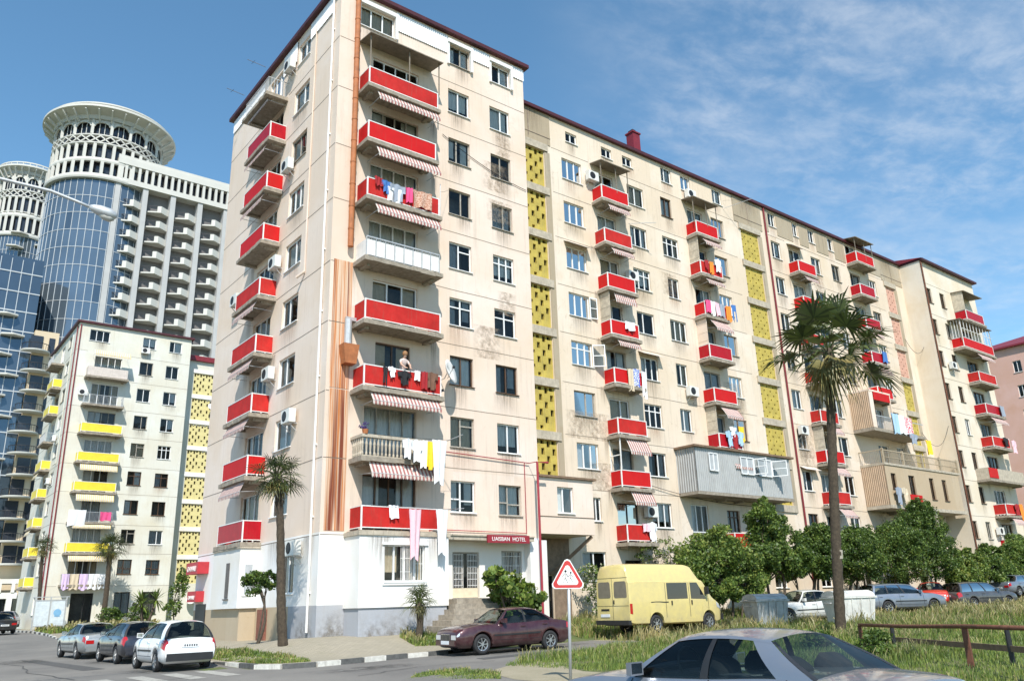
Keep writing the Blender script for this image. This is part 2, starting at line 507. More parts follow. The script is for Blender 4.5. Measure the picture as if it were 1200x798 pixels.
xs = [-2500, -900, -300, -120, -60, -35]+[-22+i for i in range(0, 85)]+[65, 70, 80, 100, 140, 300, 900, 2500]
ys = [-2500, -900, -300, -120, -70, -50]+[-40+i for i in range(0, 101)]+[63, 68, 80, 100, 140, 300, 900, 2500]
mb = MB()
nx, ny = len(xs), len(ys)
mb.add([(x, y, ground_h(x, y)) for y in ys for x in xs],
       [(j*nx+i, j*nx+i+1, (j+1)*nx+i+1, (j+1)*nx+i) for j in range(ny-1) for i in range(nx-1)])
tag(build(mb, 'ground', M_ground, smooth=True), kind='structure')

def sheet(name, poly, hf, off, mat, step=1.0, kind='structure'):
    """a polygon laid over the ground, cut into a fine grid and draped"""
    bm = bmesh.new()
    vs = [bm.verts.new((x, y, 0)) for x, y in poly]
    bm.faces.new(vs)
    bmesh.ops.triangulate(bm, faces=bm.faces[:])
    x0, x1 = min(p[0] for p in poly), max(p[0] for p in poly)
    y0, y1 = min(p[1] for p in poly), max(p[1] for p in poly)
    for (lo, hi, nrm) in ((x0, x1, (1,0,0)), (y0, y1, (0,1,0))):
        k = math.ceil(lo/step)
        while k*step < hi:
            bmesh.ops.bisect_plane(bm, geom=bm.verts[:]+bm.edges[:]+bm.faces[:], plane_co=(k*step*nrm[0], k*step*nrm[1], 0), plane_no=nrm)
            k += 1
    for v in bm.verts: v.co.z = hf(v.co.x, v.co.y)+off
    bmesh.ops.recalc_face_normals(bm, faces=bm.faces[:])
    me = bpy.data.meshes.new(name); 
    for f in bm.faces:
        if f.normal.z < 0: f.normal_flip()
    bm.to_mesh(me); bm.free(); me.materials.append(mat)
    me.polygons.foreach_set('use_smooth', [True]*len(me.polygons))
    o = link(name, me); return tag(o, kind=kind)

KERB = [(-2.2, 80), (-2.6, 36), (-3.9, 18), (-4.0, 6), (-3.95, -1), (-3.75, -4.0), (-3.3, -4.9), (-2.4, -5.28), (0, -5.15), (2.4, -5.05)]
road = [(-60, 80), (-2.2, 80)]+KERB[1:]+[(2.45, -5.0), (9.2, -4.6), (9.6, -8.2), (6, -8.9), (3.0, -9.6), (.9, -10.6), (-1.0, -12.0), (-1.7, -14), (-1.6, -18), (-1.6, -40), (-60, -40)]
sheet('road', road, ground_h, .006, M_asph)
sheet('pavement', KERB+[(6.8, -4.4), (10.5, -1.0), (10.6, 1.0), (10.6, 1.7), (1, .2), (.2, 1), (.1, 15), (2.0, 20), (11, 22), (11, 57.4), (2, 57.4), (.2, 57.6), (.2, 80)], pave_h, 0, M_pave)
sheet('dirt_track', [(9.0, -8.2), (9.2, -4.6), (14, -4.0), (30, -3.8), (60, -5), (60, -9), (40, -8.4), (22, -7.9)], ground_h, .004, M_dirt)
sheet('footpath', [(-1.0, -11.9), (.9, -10.6), (2.4, -10.6), (1.2, -12.2), (.3, -14), (.2, -18.5), (-1.7, -18.5), (-1.75, -14)], ground_h, .012, M_dirt)
# painted crossing bars, worn
M_paint = plain('worn_road_paint', (.36, .345, .30), .85, var=.3, vscale=9)
for k in range(6):
    x = -5.2-.95*k*1.0
    sheet('road_marking', [(x, -5.6), (x+.45, -5.6), (x+.45, -2.9), (x, -2.9)], ground_h, .012, M_paint)

M_patch = plain('asphalt_patch', (.085, .082, .076), .9, var=.25, vscale=7)
for poly in ([(-9.2, -7.5), (-6.4, -8.1), (-6.2, -7.2), (-8.9, -6.5)], [(-7.2, 2), (-6.5, 2.1), (-6.9, 12), (-7.5, 12)], [(1.5, -8.4), (5.2, -8.3), (5.0, -7.6), (1.7, -7.7)]): sheet('road_patch', poly, ground_h, .011, M_patch)
# kerb: blocks painted alternately black and white round the corner
M_kw = plain('kerb_white', (.60, .58, .52), .9, var=.25, vscale=6, dirt=.5)
M_kb = plain('kerb_black', (.10, .10, .095), .9, var=.4, vscale=6)
mb = MB()
def resample(pts, step):
    out = [Vector(pts[0])]; 
    for a, b in zip(pts[:-1], pts[1:]):
        a, b = Vector(a), Vector(b); L = (b-a).length; n = max(1, round(L/step))
        for i in range(1, n+1): out.append(a+(b-a)*i/n)
    return out
kp = resample([Vector((x, y)) for x, y in KERB], .95)
for i in range(len(kp)-1):
    a, b = kp[i], kp[i+1]; d = (b-a); n = Vector((d.y, -d.x)).normalized()*(-1)
    # n points to the pavement (left of travel is road side): keep the block on the pavement side
    n = Vector((-d.y, d.x)).normalized()
    g = .012; a2, b2 = a+d.normalized()*g, b-d.normalized()*g
    mb.mi = i % 2
    za, zb = base_h(*a2), base_h(*b2)
    top = .145+random.uniform(-.012, .012)
    P = [(a2.x-n.x*.08, a2.y-n.y*.08), (b2.x-n.x*.08, b2.y-n.y*.08), (b2.x+n.x*.08, b2.y+n.y*.08), (a2.x+n.x*.08, a2.y+n.y*.08)]
    z4 = [za, zb, zb, za]
    mb.add([(p[0], p[1], z-.1) for p, z in zip(P, z4)]+[(p[0], p[1], z+top) for p, z in zip(P, z4)],
           [(0,3,2,1),(4,5,6,7),(0,1,5,4),(1,2,6,5),(2,3,7,6),(3,0,4,7)])
tag(build(mb, 'kerb', [M_kw, M_kb]), kind='structure')

# ------------------------------------------------------------------ windows, balconies and other repeated parts of the blocks
FL = 2.81
def F(k): return 3.75+FL*k
_cache = {}
def window_meshes(w, h, style, fm, curt, seed):
    key = (round(w, 2), round(h, 2), style, fm.name, curt, seed)
    if key in _cache: return _cache[key]
    rd = random.Random(repr(key))
    f = MB(); t = .055; y0, y1 = .10, .16
    f.box(0, y0, 0, w, y1, t); f.box(0, y0, h-t, w, y1, h); f.box(0, y0, t, t, y1, h-t); f.box(w-t, y0, t, w, y1, h-t)
    def vbar(x, za=t, zb=h-t): f.box(x-.03, y0-.008, za, x+.03, y1+.008, zb)
    def hbar(z, xa=t, xb=w-t): f.box(xa, y0-.004, z-.028, xb, y1+.004, z+.028)
    if style == '2': vbar(w*rd.choice((.4, .5, .5, .58)))
    elif style == '3': vbar(w/3); vbar(w*2/3)
    elif style == 'T': vbar(w*.45); hbar(h*.72, w*.45+.03)
    elif style == 'C': vbar(w*.5); hbar(h*.68)
    elif style == 'M': vbar(w/3); vbar(w*2/3); hbar(h*.7)
    elif style == '4': [vbar(w*q/4) for q in (1, 2, 3)]
    elif style == 'D': vbar(w*.42); hbar(h*.42, t, w*.42-.03); hbar(.5, w*.42+.03)
    elif style == 'N': vbar(w*.5)
    # sill
    f.box(-.05, -.07, -.035, w+.05, y0, -.002)
    # dark room behind
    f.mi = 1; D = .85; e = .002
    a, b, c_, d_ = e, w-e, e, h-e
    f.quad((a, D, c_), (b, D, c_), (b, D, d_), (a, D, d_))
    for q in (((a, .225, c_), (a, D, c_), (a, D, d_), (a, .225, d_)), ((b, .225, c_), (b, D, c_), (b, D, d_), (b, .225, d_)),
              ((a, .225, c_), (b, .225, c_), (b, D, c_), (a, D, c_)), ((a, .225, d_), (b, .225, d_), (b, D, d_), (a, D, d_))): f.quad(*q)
    g = MB(); g.quad((t, .13, t), (w-t, .13, t), (w-t, .13, h-t), (t, .13, h-t))
    cm = None
    if curt:
        cm = MB(); n = max(8, int(w/.05))
        spans = {1: [(0, 1)], 2: [(0, .34), (.68, 1)], 3: [(0, .45)], 4: [(.5, 1)]}[curt]
        for sa, sb in spans:
            vs = []; lo = .0 if rd.random() < .75 else h*.25
            for i in range(n+1):
                u = t+(w-2*t)*(sa+(sb-sa)*i/n); yy = .24+.028*math.sin(i*1.55+rd.random()*.7)
                vs += [(u, yy, lo+.02), (u, yy, h-.03)]
            cm.add(vs, [(2*i, 2*i+2, 2*i+3, 2*i+1) for i in range(n)])
        cm = cm.mesh('curtain', [M_curt, M_curt, M_curt2, M_curt3][rd.randrange(4)], True)
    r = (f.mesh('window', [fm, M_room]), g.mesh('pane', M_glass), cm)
    _cache[key] = r
    return r

class Fac:
    """a facade: u to the right as seen from outside, outward is -y, z up"""
    def __init__(s, root, origin, rz):
        s.root, s.o, s.rz = root, Vector(origin), rz; s.ops = []
        s.rot = Matrix.Rotation(rz, 3, 'Z')
    def at(s, u, y, z): return s.o+s.rot @ Vector((u, y, z))
    def part(s, mb, name, mats, u=0, y=0, z=0, parent=None, smooth=False, normals=True):
        return build(mb, name, mats, s.root, s.at(u, y, z), s.rz, smooth, normals)
    def inst(s, name, me, u, y, z): return link(name, me, s.root, s.at(u, y, z), s.rz)
    def window(s, u0, u1, z0, z1, style='2', fm=None, curt=None, seed=None, name='window', y=0.):
        fm = fm or M_pvc
        if curt is None: curt = random.choice((0, 1, 1, 1, 2, 2, 3, 4))
        if seed is None: seed = random.randrange(5)
        if fm is M_pvc and random.random() < .22: fm = M_oldf
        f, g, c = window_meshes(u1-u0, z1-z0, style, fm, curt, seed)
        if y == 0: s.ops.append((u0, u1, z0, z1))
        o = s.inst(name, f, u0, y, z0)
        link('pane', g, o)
        if c: link('curtain', c, o)
        return o

def panel_mesh(key, fn, mats, name):
    if key not in _cache:
        m = MB(); fn(m); _cache[key] = m.mesh(name, mats)
    return _cache[key]

def balcony(fc, u0, u1, z, d=.86, style='red', mat=None, open_left=False):
    """slab whose top is at z, railing panels and white frame as sub-parts"""
    w = u1-u0; mat = mat or M_red
    if mat is M_red: mat = random.choice((M_red, M_red, M_red2, M_red3))
    k = (round(w, 2), round(d, 2), style)
    rd = random.Random(repr((k, round(z))))
    m = MB(); n = 10
    # slab with a chipped front edge
    for i in range(n):
        a = -.12+(w+.24)*i/n; b = -.12+(w+.24)*(i+1)/n
        e = rd.uniform(-.02, .015); lo = rd.uniform(-.01, .02)
        m.box(a, -d-.12+e, -.19+lo, b, .0, -.001)
    m.box(.15, -d*.75, -.30, .32, 0, -.17); m.box(w-.32, -d*.75, -.30, w-.15, 0, -.17)
    slab = fc.part(m, 'balcony', M_slab, u0, 0, z)
    def sub(name, fn, mats, key):
        return link(name, panel_mesh((name, key)+k+(mat.name,), fn, mats, name), slab)
    zt = .92
    if style in ('red',):
        sub('railing_panel', lambda q: q.box(.03, -d+.0, .12, w-.03, -d+.025, zt-.03), mat, 'f')
        sub('railing_panel', lambda q: q.box(0, -d+.03, .12, .025, -.01, zt-.03), mat, 'l')
        sub('railing_panel', lambda q: q.box(w-.025, -d+.03, .12, w, -.01, zt-.03), mat, 'r')
        def fr(q):
            for x in (.0, w):
                q.box(x-.028, -d-.012, .0, x+.028, -d+.04, zt+.02)
            q.box(.028, -d-.01, zt-.032, w-.028, -d+.035, zt+.012); q.box(.028, -d-.008, .085, w-.028, -d+.033, .122)
            for x in (-.006, w-.022):
                q.box(x, -d+.04, zt-.03, x+.028, -.005, zt+.01); q.box(x, -d+.04, .085, x+.028, -.005, .12)
        sub('railing_frame', fr, M_whitep, 'fr')
    elif style == 'white':
        def fr(q):
            for i in range(8):
                a = w*i/8
                q.box(a+.03, -d, .10, a+w/8-.03, -d+.02, zt-.12)
            for s_ in (0, 1):
                q.box(s_*w-.012, -d+.02, .1, s_*w+.012, -.02, zt-.12)
        sub('railing_panel', fr, M_whitep, 'w')
        def f2(q):
            for i in range(9): q.box(w*i/8-.015, -d-.01, 0, w*i/8+.015, -d+.03, zt)
            q.box(0, -d-.02, zt-.02, w, -d+.04, zt+.03)
            for i in range(32): q.box(w*i/32, -d, zt-.12, w*i/32+.012, -d+.012, zt-.02)
        sub('railing_frame', f2, M_steel, 'w2')
    elif style == 'balusters':
        prof = [(.035, .05), (.05, .12), (.03, .2), (.045, .42), (.058, .5), (.03, .62), (.045, .72), (.045, .76)]
        def fr(q):
            nb = int(w/.17)
            for i in range(nb+1): q.lathe(prof, 8, (w*i/nb, -d+.03, 0))
            for i in range(1, 6):
                q.lathe(prof, 8, (0, -d+.03+(d-.05)*i/6, 0)); q.lathe(prof, 8, (w, -d+.03+(d-.05)*i/6, 0))
        sub('baluster_row', fr, M_conc_band, 'b')
        def f2(q):
            q.box(-.06, -d-.05, .76, w+.06, -d+.11, .88); q.box(-.06, -d-.05, .0, w+.06, -d+.11, .05)
            for x in (0, w): q.box(x-.06, -d+.11, .76, x+.06, 0, .88)
        sub('hand_rail', f2, M_conc_band, 'b2')
    elif style == 'bars':
        def f2(q):
            n_ = int(w/.11)
            for i in range(n_+1): q.box(w*i/n_-.008, -d, 0, w*i/n_+.008, -d+.016, zt)
            q.box(0, -d-.012, zt-.015, w, -d+.028, zt+.02); q.box(0, -d-.008, .08, w, -d+.024, .11)
            for x in (0, w):
                q.box(x-.012, -d+.03, zt-.015, x+.012, 0, zt+.02)
                for i in range(1, 7): q.box(x-.008, -d+d*i/7, 0, x+.008, -d+d*i/7+.016, zt)
        sub('railing_bars', f2, M_steel, 'bars')
    elif style == 'bare':
        def f2(q):
            q.box(0, -d, 0, w, -d+.03, zt); q.box(0, -d+.03, 0, .03, 0, zt); q.box(w-.03, -d+.03, 0, w, 0, zt)
        sub('railing_panel', f2, mat, 'bare')
    return slab

def awning(fc, u0, u1, z, d=.8, drop=.55, out=.45, mats=None, stripe=.085):
    """striped cloth awning with a scalloped valance, hung at z at the edge of the slab above"""
    mats = mats or [M_awn_w, M_awn_r, M_steel]
    w = u1-u0; key = ('awn', round(w, 2), round(d, 2), drop, out, mats[1].name)
    if key not in _cache:
        m = MB(); n = int(w/stripe)
        for i in range(n):
            a, b = w*i/n, w*(i+1)/n; m.mi = i % 2
            sag = .03*math.sin(i*1.3)
            m.quad((a, -d, 0), (b, -d, 0), (b, -d-out*.5, -drop*.42-.03), (a, -d-out*.5, -drop*.42-.03))
            m.quad((a, -d-out*.5, -drop*.42-.03), (b, -d-out*.5, -drop*.42-.03), (b, -d-out, -drop), (a, -d-out, -drop))
            mid = (a+b)/2
            m.add([(a, -d-out, -drop), (b, -d-out, -drop), (b, -d-out-.01+sag*.3, -drop-.12), (mid, -d-out-.01, -drop-.19), (a, -d-out-.01, -drop-.12)], [(0, 1, 2, 3, 4)])
        m.mi = 2
        m.tube([(.02, -d-out+.01, -drop), (w-.02, -d-out+.01, -drop)], .018, 6)
        for x in (.06, w-.06): m.bar((x, -.05, -.42), (x, -d-out, -drop), .02)
        _cache[key] = m.mesh('awning', mats)
    return fc.inst('awning', _cache[key], u0, 0, z)

def grille(fc, u0, u1, z0, z1, mat, kind='slot', seed=0):
    """one storey of pierced blocks lighting the stairs"""
    w, h = u1-u0, z1-z0; key = ('gr', round(w, 2), round(h, 2), mat.name, kind, seed)
    if key not in _cache:
        m = MB(); ops = []; rd = random.Random(seed+3)
        if kind == 'slot':
            nc = max(3, int(w/.30)); cw = w/nc; nr = 6; rh = h/nr
            for c in range(nc):
                for r_ in range(nr):
                    if (c+r_) % 2 and rd.random() < .93 and not (r_ == 0 and c % 3 == 0):
                        hh = rh*rd.choice((.95, .95, .55)); ww = cw*.56
                        ops.append((c*cw+(cw-ww)/2, c*cw+(cw+ww)/2, r_*rh+(rh-hh)/2+.02, r_*rh+(rh+hh)/2-.02))
                    elif r_ == nr-1: ops.append((c*cw+.03, c*cw+cw*.7, h-rh*.55, h-.02))
        else:
            nc = max(3, int(w/.33)); cw = w/nc; nr = 8; rh = h/nr
            for c in range(nc):
                for r_ in range(nr):
                    if (c+r_) % 2: ops.append((c*cw+cw*.28, c*cw+cw*.68, r_*rh+rh*.35, r_*rh+rh*.72))
                    elif r_ == nr-1: ops.append((c*cw+.04, c*cw+cw*.5, h-rh*.35, h-.02))
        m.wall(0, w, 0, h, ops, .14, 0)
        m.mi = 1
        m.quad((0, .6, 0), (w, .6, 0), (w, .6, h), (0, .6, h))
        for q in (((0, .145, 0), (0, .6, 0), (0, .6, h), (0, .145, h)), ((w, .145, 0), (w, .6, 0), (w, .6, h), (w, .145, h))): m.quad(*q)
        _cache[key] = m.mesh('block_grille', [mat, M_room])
    fc.ops.append((u0, u1, z0, z1))
    return fc.inst('block_grille', _cache[key], u0, .06, z0)

def joint(fc, u0, u1, z, h=.024):
    m = MB(); n = max(1, int((u1-u0)/1.2)); rd = random.Random(int(z*100+u0))
    pts = [(u0+(u1-u0)*i/n, z+rd.uniform(-.012, .012)) for i in range(n+1)]
    for a, b in zip(pts[:-1], pts[1:]):
        m.add([(a[0], -.008, a[1]-h/2), (b[0], -.008, b[1]-h/2), (b[0], -.008, b[1]+h/2), (a[0], -.008, a[1]+h/2),
               (a[0], .05, a[1]-h/2), (b[0], .05, b[1]-h/2), (b[0], .05, b[1]+h/2), (a[0], .05, a[1]+h/2)],
              [(0,1,2,3),(0,4,5,1),(3,2,6,7)])
    return fc.part(m, 'panel_joint', M_joint, 0, 0, 0)
def canopy_roof(fc, u0, u1, z, d, posts=True, tilt=.18):
    m = MB(); w = u1-u0
    m.add([(0, -d, -tilt), (w, -d, -tilt), (w, 0, 0), (0, 0, 0), (0, -d, -tilt+.05), (w, -d, -tilt+.05), (w, 0, .05), (0, 0, .05)],
          [(0,3,2,1),(4,5,6,7),(0,1,5,4),(1,2,6,5),(2,3,7,6),(3,0,4,7)])
    if posts:
        for x in (.12, w*.55, w-.12): m.bar((x, -d+.22, -1.9), (x, -d+.22, -tilt+.02), .045)
    return fc.part(m, 'balcony_canopy', plain('canopy_sheet', (.22, .185, .14), .8, var=.3, dirt=.5), u0, 0, z)

# ------------------------------------------------------------------ things fixed to the walls: AC units, dishes
def make_ac(label, loc, rz, w=.82, h=.58, d=.30, group='air conditioners on the facades', mat=None):
    t = thing('air_conditioner', label, 'air conditioner', loc, rz, group)
    m = MB(); m.box(-w/2, -d-.12, 0, w/2, -.12, h)
    me = m.mesh('casing', mat or M_acw); link('casing', me, t)
    m = MB(); m.lathe([(.0, -.02), (.06, -.022), (.2, -.016), (.225, -.002)], 20, (-w*.12, -d-.122, h*.5), 'y')
    for k in range(6):
        a = k*math.pi/6; m.bar((-w*.12-math.cos(a)*.21, -d-.14, h*.5-math.sin(a)*.21), (-w*.12+math.cos(a)*.21, -d-.14, h*.5+math.sin(a)*.21), .008)
    build(m, 'fan_grille', M_dark, t)
    m = MB()
    for x in (-w*.35, w*.35):
        m.box(x-.02, -d-.1, -.04, x+.02, 0, -.001); m.bar((x, -.01, -.36), (x, -d-.06, -.03), .025)
    build(m, 'bracket', M_steel, t)
    return t
def make_dish(label, loc, rz, r=.55, mat=None, tilt=30, side=0):
    t = thing('satellite_dish', label, 'satellite dish', loc, rz, 'satellite dishes on the facades')
    m = MB(); prof = [(r*q, .16*q*q*r/.5) for q in (0, .25, .5, .75, 1)]
    m.lathe(prof+[(r*.99, .16*r/.5+.015), (r*.5, .06)], 24)
    o = link('reflector', m.mesh('reflector', mat or M_whitep, True), t, (0, -.55, .1)); o.rotation_euler = (R(90-tilt), 0, R(side))
    m = MB(); m.tube([(0, 0, -.1), (0, -.3, -.1), (0, -.5, .08)], .022, 6); build(m, 'arm', M_steel, t)
    m = MB(); m.tube([(0, -.55, -.15), (0, -1.0, .22)], .012, 6); m.box(-.04, -1.08, .18, .04, -.98, .28); build(m, 'feed_horn', M_dark, t)
    return t

# ------------------------------------------------------------------ laundry
CL = {}
def cloth_mat(name, c, pattern=None):
    if name not in CL:
        if pattern:
            t = NT(name); t.b.inputs['Roughness'].default_value = .9
            n = t.noise(t.tex(), 14, 2, .5)
            t.col(t.mix(t.rng(n, .47, .53), c, pattern)); CL[name] = t.m
        else: CL[name] = plain(name, c, .9, var=.08, vscale=5)
    return CL[name]
C_W = cloth_mat('white_cloth', (.80, .80, .80)); C_K = cloth_mat('black_cloth', (.015, .015, .018)); C_B = cloth_mat('blue_cloth', (.05, .16, .42))
C_P = cloth_mat('pink_cloth', (.72, .08, .22)); C_LP = cloth_mat('pale_pink_cloth', (.78, .50, .55)); C_Y = cloth_mat('yellow_cloth', (.80, .55, .03))
C_O = cloth_mat('orange_cloth', (.80, .24, .03)); C_G = cloth_mat('grey_cloth', (.28, .32, .38)); C_R = cloth_mat('dark_red_cloth', (.32, .015, .02))
C_BE = cloth_mat('beige_cloth', (.60, .50, .36)); C_LB = cloth_mat('light_blue_cloth', (.35, .52, .68)); C_LV = cloth_mat('lilac_cloth', (.62, .48, .68))
C_RUG = cloth_mat('patterned_rug', (.60, .40, .30), (.42, .20, .13)); C_BW = cloth_mat('blue_check_cloth', (.08, .14, .50), (.65, .68, .75))
C_ST = cloth_mat('red_flower_cloth', (.80, .78, .78), (.62, .03, .05)); C_BR = cloth_mat('brown_cloth', (.16, .08, .05))
def cloth(fc, kind, label, u, y, z, w, h, mat, taper=0., lean=0., group='laundry hung on the balconies'):
    """a piece of washing hung from a line at z; shirt, towel or trousers outline, folded over and rippled"""
    m = MB(); n, r_ = 10, 8; ph = random.uniform(0, 6)
    vs = []
    for j in range(r_+1):
        t = j/r_
        for i in range(n+1):
            s_ = i/n-.5; ww = w*(1-taper*t)
            x = s_*ww+lean*t
            if kind == 'hanging_shirt':
                if t < .38: x = s_*ww*1.25
                else: x = s_*ww*.78
            yy = .045*math.sin(ph+s_*13+t*1.5)*(.4+t)+.03*math.sin(ph*2+s_*5)+.02*math.sin(s_*29+ph*3)*t
            zz_ = -h*t*(1+.06*math.sin(ph+s_*7))+.012*math.cos(s_*14)-(.10*h*abs(s_)*2 if kind == 'hanging_shirt' and t < .38 else 0)
            vs.append((x, yy, zz_))
    fs = []
    for j in range(r_):
        for i in range(n):
            if kind == 'hanging_trousers' and j > 2 and i in (4, 5): continue
            a = j*(n+1)+i; fs.append((a, a+1, a+n+2, a+n+1))
    m.add(vs, fs)
    m.add([(p[0], p[1]+.03+.01*(k % 3), p[2] if k < n+1 else p[2]*.55) for k, p in enumerate(vs[:4*(n+1)])],
          [(j*(n+1)+i, j*(n+1)+i+1, (j+1)*(n+1)+i+1, (j+1)*(n+1)+i) for j in range(3) for i in range(n)])
    me = m.mesh(kind, mat, True, False)
    o = link(kind, me, None, fc.root.matrix_basis @ fc.at(u, y, z) if False else fc.at(u, y, z)+Vector(fc.root.location), fc.rz)
    return tag(o, label, kind.replace('hanging_', ''), group)

# ------------------------------------------------------------------ the corner block (built twice: peach with red balconies, off-white with yellow ones)
def fac_world(fc, u, y, z): return fc.at(u, y, z)+Vector(fc.root.location)
WIN = (.95, 2.30)
def roof_slab(root, x0, y0, x1, y1, z, over=.38, ridge=1.3, name='roof'):
    m = MB()
    m.box(x0-over, y0-over, z-.16, x1+over, y1+over, z+.04)
    a, b, c, d = (x0-over, y0-over), (x1+over, y0-over), (x1+over, y1+over), (x0-over, y1+over)
    ins = min(x1-x0, y1-y0)*.42
    e, f, g, h = (x0+ins, y0+ins), (x1-ins, y0+ins), (x1-ins, y1-ins), (x0+ins, y1-ins)
    P = [(p[0], p[1], z+.042) for p in (a, b, c, d)]+[(p[0], p[1], z+ridge) for p in (e, f, g, h)]
    m.add(P, [(0,1,5,4), (1,2,6,5), (2,3,7,6), (3,0,4,7), (4,5,6,7)])
    return build(m, name, M_roof, root)

def corner_block(red):
    if red:
        root = thing('apartment_building', 'tall peach apartment block on the corner with long red balconies and a rust-stained edge', 'apartment building', (0, 0, 0))
        wallm, gabm, panel = M_peach, M_pink, M_red
    else:
        root = thing('apartment_building', 'off-white apartment block with yellow balconies standing below the glass towers', 'apartment building', (.3, 57.5, 0))
        wallm, gabm, panel = M_offwhite, M_offwhite, M_yel
    W_, D_, ZT = 10.9, 14.0, 28.95
    A = Fac(root, (0, 0, 0), 0)
    G = Fac(root, (0, 0, 0), R(-90))        # u = -y
    awn = None if red else [M_awn_w, M_awn_y, M_steel]
    # ---- front windows
    sty = {7: ('2', '2'), 6: ('2', '2'), 5: ('2', '2'), 4: ('T', 'M'), 3: ('C', 'C'), 2: ('2', '2'), 1: ('T', '2'), 0: ('D', 'D')}
    for k in range(8):
        fm = M_brownf if (k in (2,) or (not red and k in (0, 3))) else M_pvc
        A.window(5.98, 7.26, F(k)+WIN[0], F(k)+WIN[1], sty[k][0], fm)
        A.window(8.56, 9.84, F(k)+WIN[0]-.03, F(k)+WIN[1]-.03, sty[k][1], fm)
    for a, b, st in ((1.0, 2.85, '3'), (6.04, 7.32, '2'), (8.7, 9.95, '2')):
        A.window(a, b, 27.22, 28.38, st, M_pvc)
    # ---- balcony doors with their glazing
    dsty = {7: '4', 6: '4', 5: '4', 4: '4', 3: '3', 2: '2', 1: '4', 0: '4'}
    for k in range(8):
        u0, u1 = (1.75, 4.25) if k not in (2,) else (2.2, 3.9)
        if k == 3: u0 = 2.0
        A.window(u0, u1, F(k)+.03, F(k)+2.28, dsty[k], M_brownf if (k in (0, 2) and red) else M_pvc, None, k % 3, 'balcony_door')
    # ---- balconies
    styl = ['red', 'balusters', 'red', 'red', 'white', 'red', 'red', 'red'] if red else ['bars', 'red', 'bars', 'red', 'red', 'red', 'bars', 'bare']
    for k in range(8):
        x0 = 1.08+.03*(7-k)*.8; x1 = x0+3.65-(.15 if k == 6 else 0)
        balcony(A, x0, x1, F(k), .96, styl[k], panel if styl[k] != 'bare' else M_awn_w)
    if red:
        for k, dr, o in ((6, .42, .25), (5, .52, .30), (4, .46, .30), (1, .42, .28), (0, .50, .30)):
            awning(A, 1.5, 4.75, F(k+1)-.16, .92, dr, o)
        canopy_roof(A, 1.0, 4.95, F(8)-.02, 1.15)
    else:
        for k, dr, o in ((7, .5, .5), (3, .55, .3), (2, .6, .3), (1, .3, .3), (0, .45, .3)):
            awning(A, 1.45, 4.75, F(k+1)-.16, .92, dr, o, awn)
    # plain wall patches behind some balconies
    # ---- gable windows and balconies
    gst = ['2', '2', '2', '2', '2', '3', '2', '2']
    for k in range(8):
        G.window(-4.92, -3.18, F(k)+WIN[0], F(k)+WIN[1], gst[k], M_pvc)
        G.window(-8.5, -6.3, F(k)+.03, F(k)+2.2, '3', M_pvc, None, k % 3, 'balcony_door')
        balcony(G, -8.88, -5.84, F(k), .82, 'red' if red or k not in (5,) else 'bars', panel)
    for k in ((7, 6, 5, 3, 2, 1, 0) if red else (6, 3, 1)):
        awning(G, -8.7, -6.0, F(k+1)-.16, .78, .42 if k else .5, .22, awn)
    G.window(-4.7, -3.3, 27.2, 28.4, '2', M_pvc)
    G.window(-8.4, -6.6, F(8)+.2, F(8)+2.0, '3', M_pvc, None, 0, 'balcony_door')
    balcony(G, -9.0, -5.9, F(8)-.25, 1.05, 'bars')
    # ---- ground floor
    if red:
        A.window(6.05, 7.42, 1.20, 3.06, '2', M_pvc, 0, 0, 'hotel_door')
        A.window(8.62, 9.76, 1.86, 3.14, '3', M_pvc, 2)
        G.window(-3.5, -2.2, 1.55, 3.1, 'N', M_pvc, 3)
    else:
        A.window(2.3, 4.2, .35, 3.0, '2', M_dark, 0, 0, 'entrance_door')
        A.window(6.0, 7.4, 1.0, 3.05, 'N', M_dark, 1)
        A.window(8.55, 9.9, 1.0, 3.05, 'N', M_dark, 0)
        G.window(-4.6, -3.2, 1.2, 2.8, '2', M_pvc)
    # ---- walls
    zsplit = 3.72
    m = MB(); m.wall(0, W_, zsplit, ZT, A.ops); A.part(m, 'wall', wallm)
    m = MB(); m.wall(0, W_, 1.07, zsplit, A.ops); A.part(m, 'ground_floor_wall', M_white if red else wallm)
    m = MB(); m.wall(0, W_, -1.0, 1.07, A.ops, .1); A.part(m, 'base', M_greybase if red else wallm)
    m = MB(); m.wall(-D_, 0, zsplit, ZT, G.ops); G.part(m, 'wall', gabm)
    m = MB(); m.wall(-D_, 0, 1.07, zsplit, G.ops); G.part(m, 'ground_floor_wall', M_white if red else wallm)
    m = MB(); m.wall(-2.55, 0, -1.0, 1.07, []); G.part(m, 'base', M_greybase if red else wallm)
    m = MB(); m.wall(-D_, -2.55, -1.0, 1.07, []); G.part(m, 'base', M_tan if red else wallm)
    m = MB(); m.quad((W_, 0, -1), (W_, D_, -1), (W_, D_, ZT), (W_, 0, ZT)); m.quad((0, D_, -1), (W_, D_, -1), (W_, D_, ZT), (0, D_, ZT))
    build(m, 'wall', wallm, root)
    roof_slab(root, 0, 0, W_, D_, ZT+.13, .26)
    for k in range(9):
        z = F(k)-.12+(.14 if k % 2 else 0)
        joint(A, 5.0, W_, z); joint(A, .02, 1.0, z)
        joint(G, -5.7, -.03, z); joint(G, -D_, -9.05, z)
    # thin drainpipe on the gable
    m = MB(); m.tube([(-.62, -.07, .12), (-.62, -.07, 28.7)], .05, 8)
    for q in range(10): m.box(-.70, -.075, 1.5+q*2.81, -.54, 0, 1.56+q*2.81)
    G.part(m, 'drainpipe', M_whitep if red else plain('dark_red_pipe', (.20, .02, .025), .5), smooth=False)
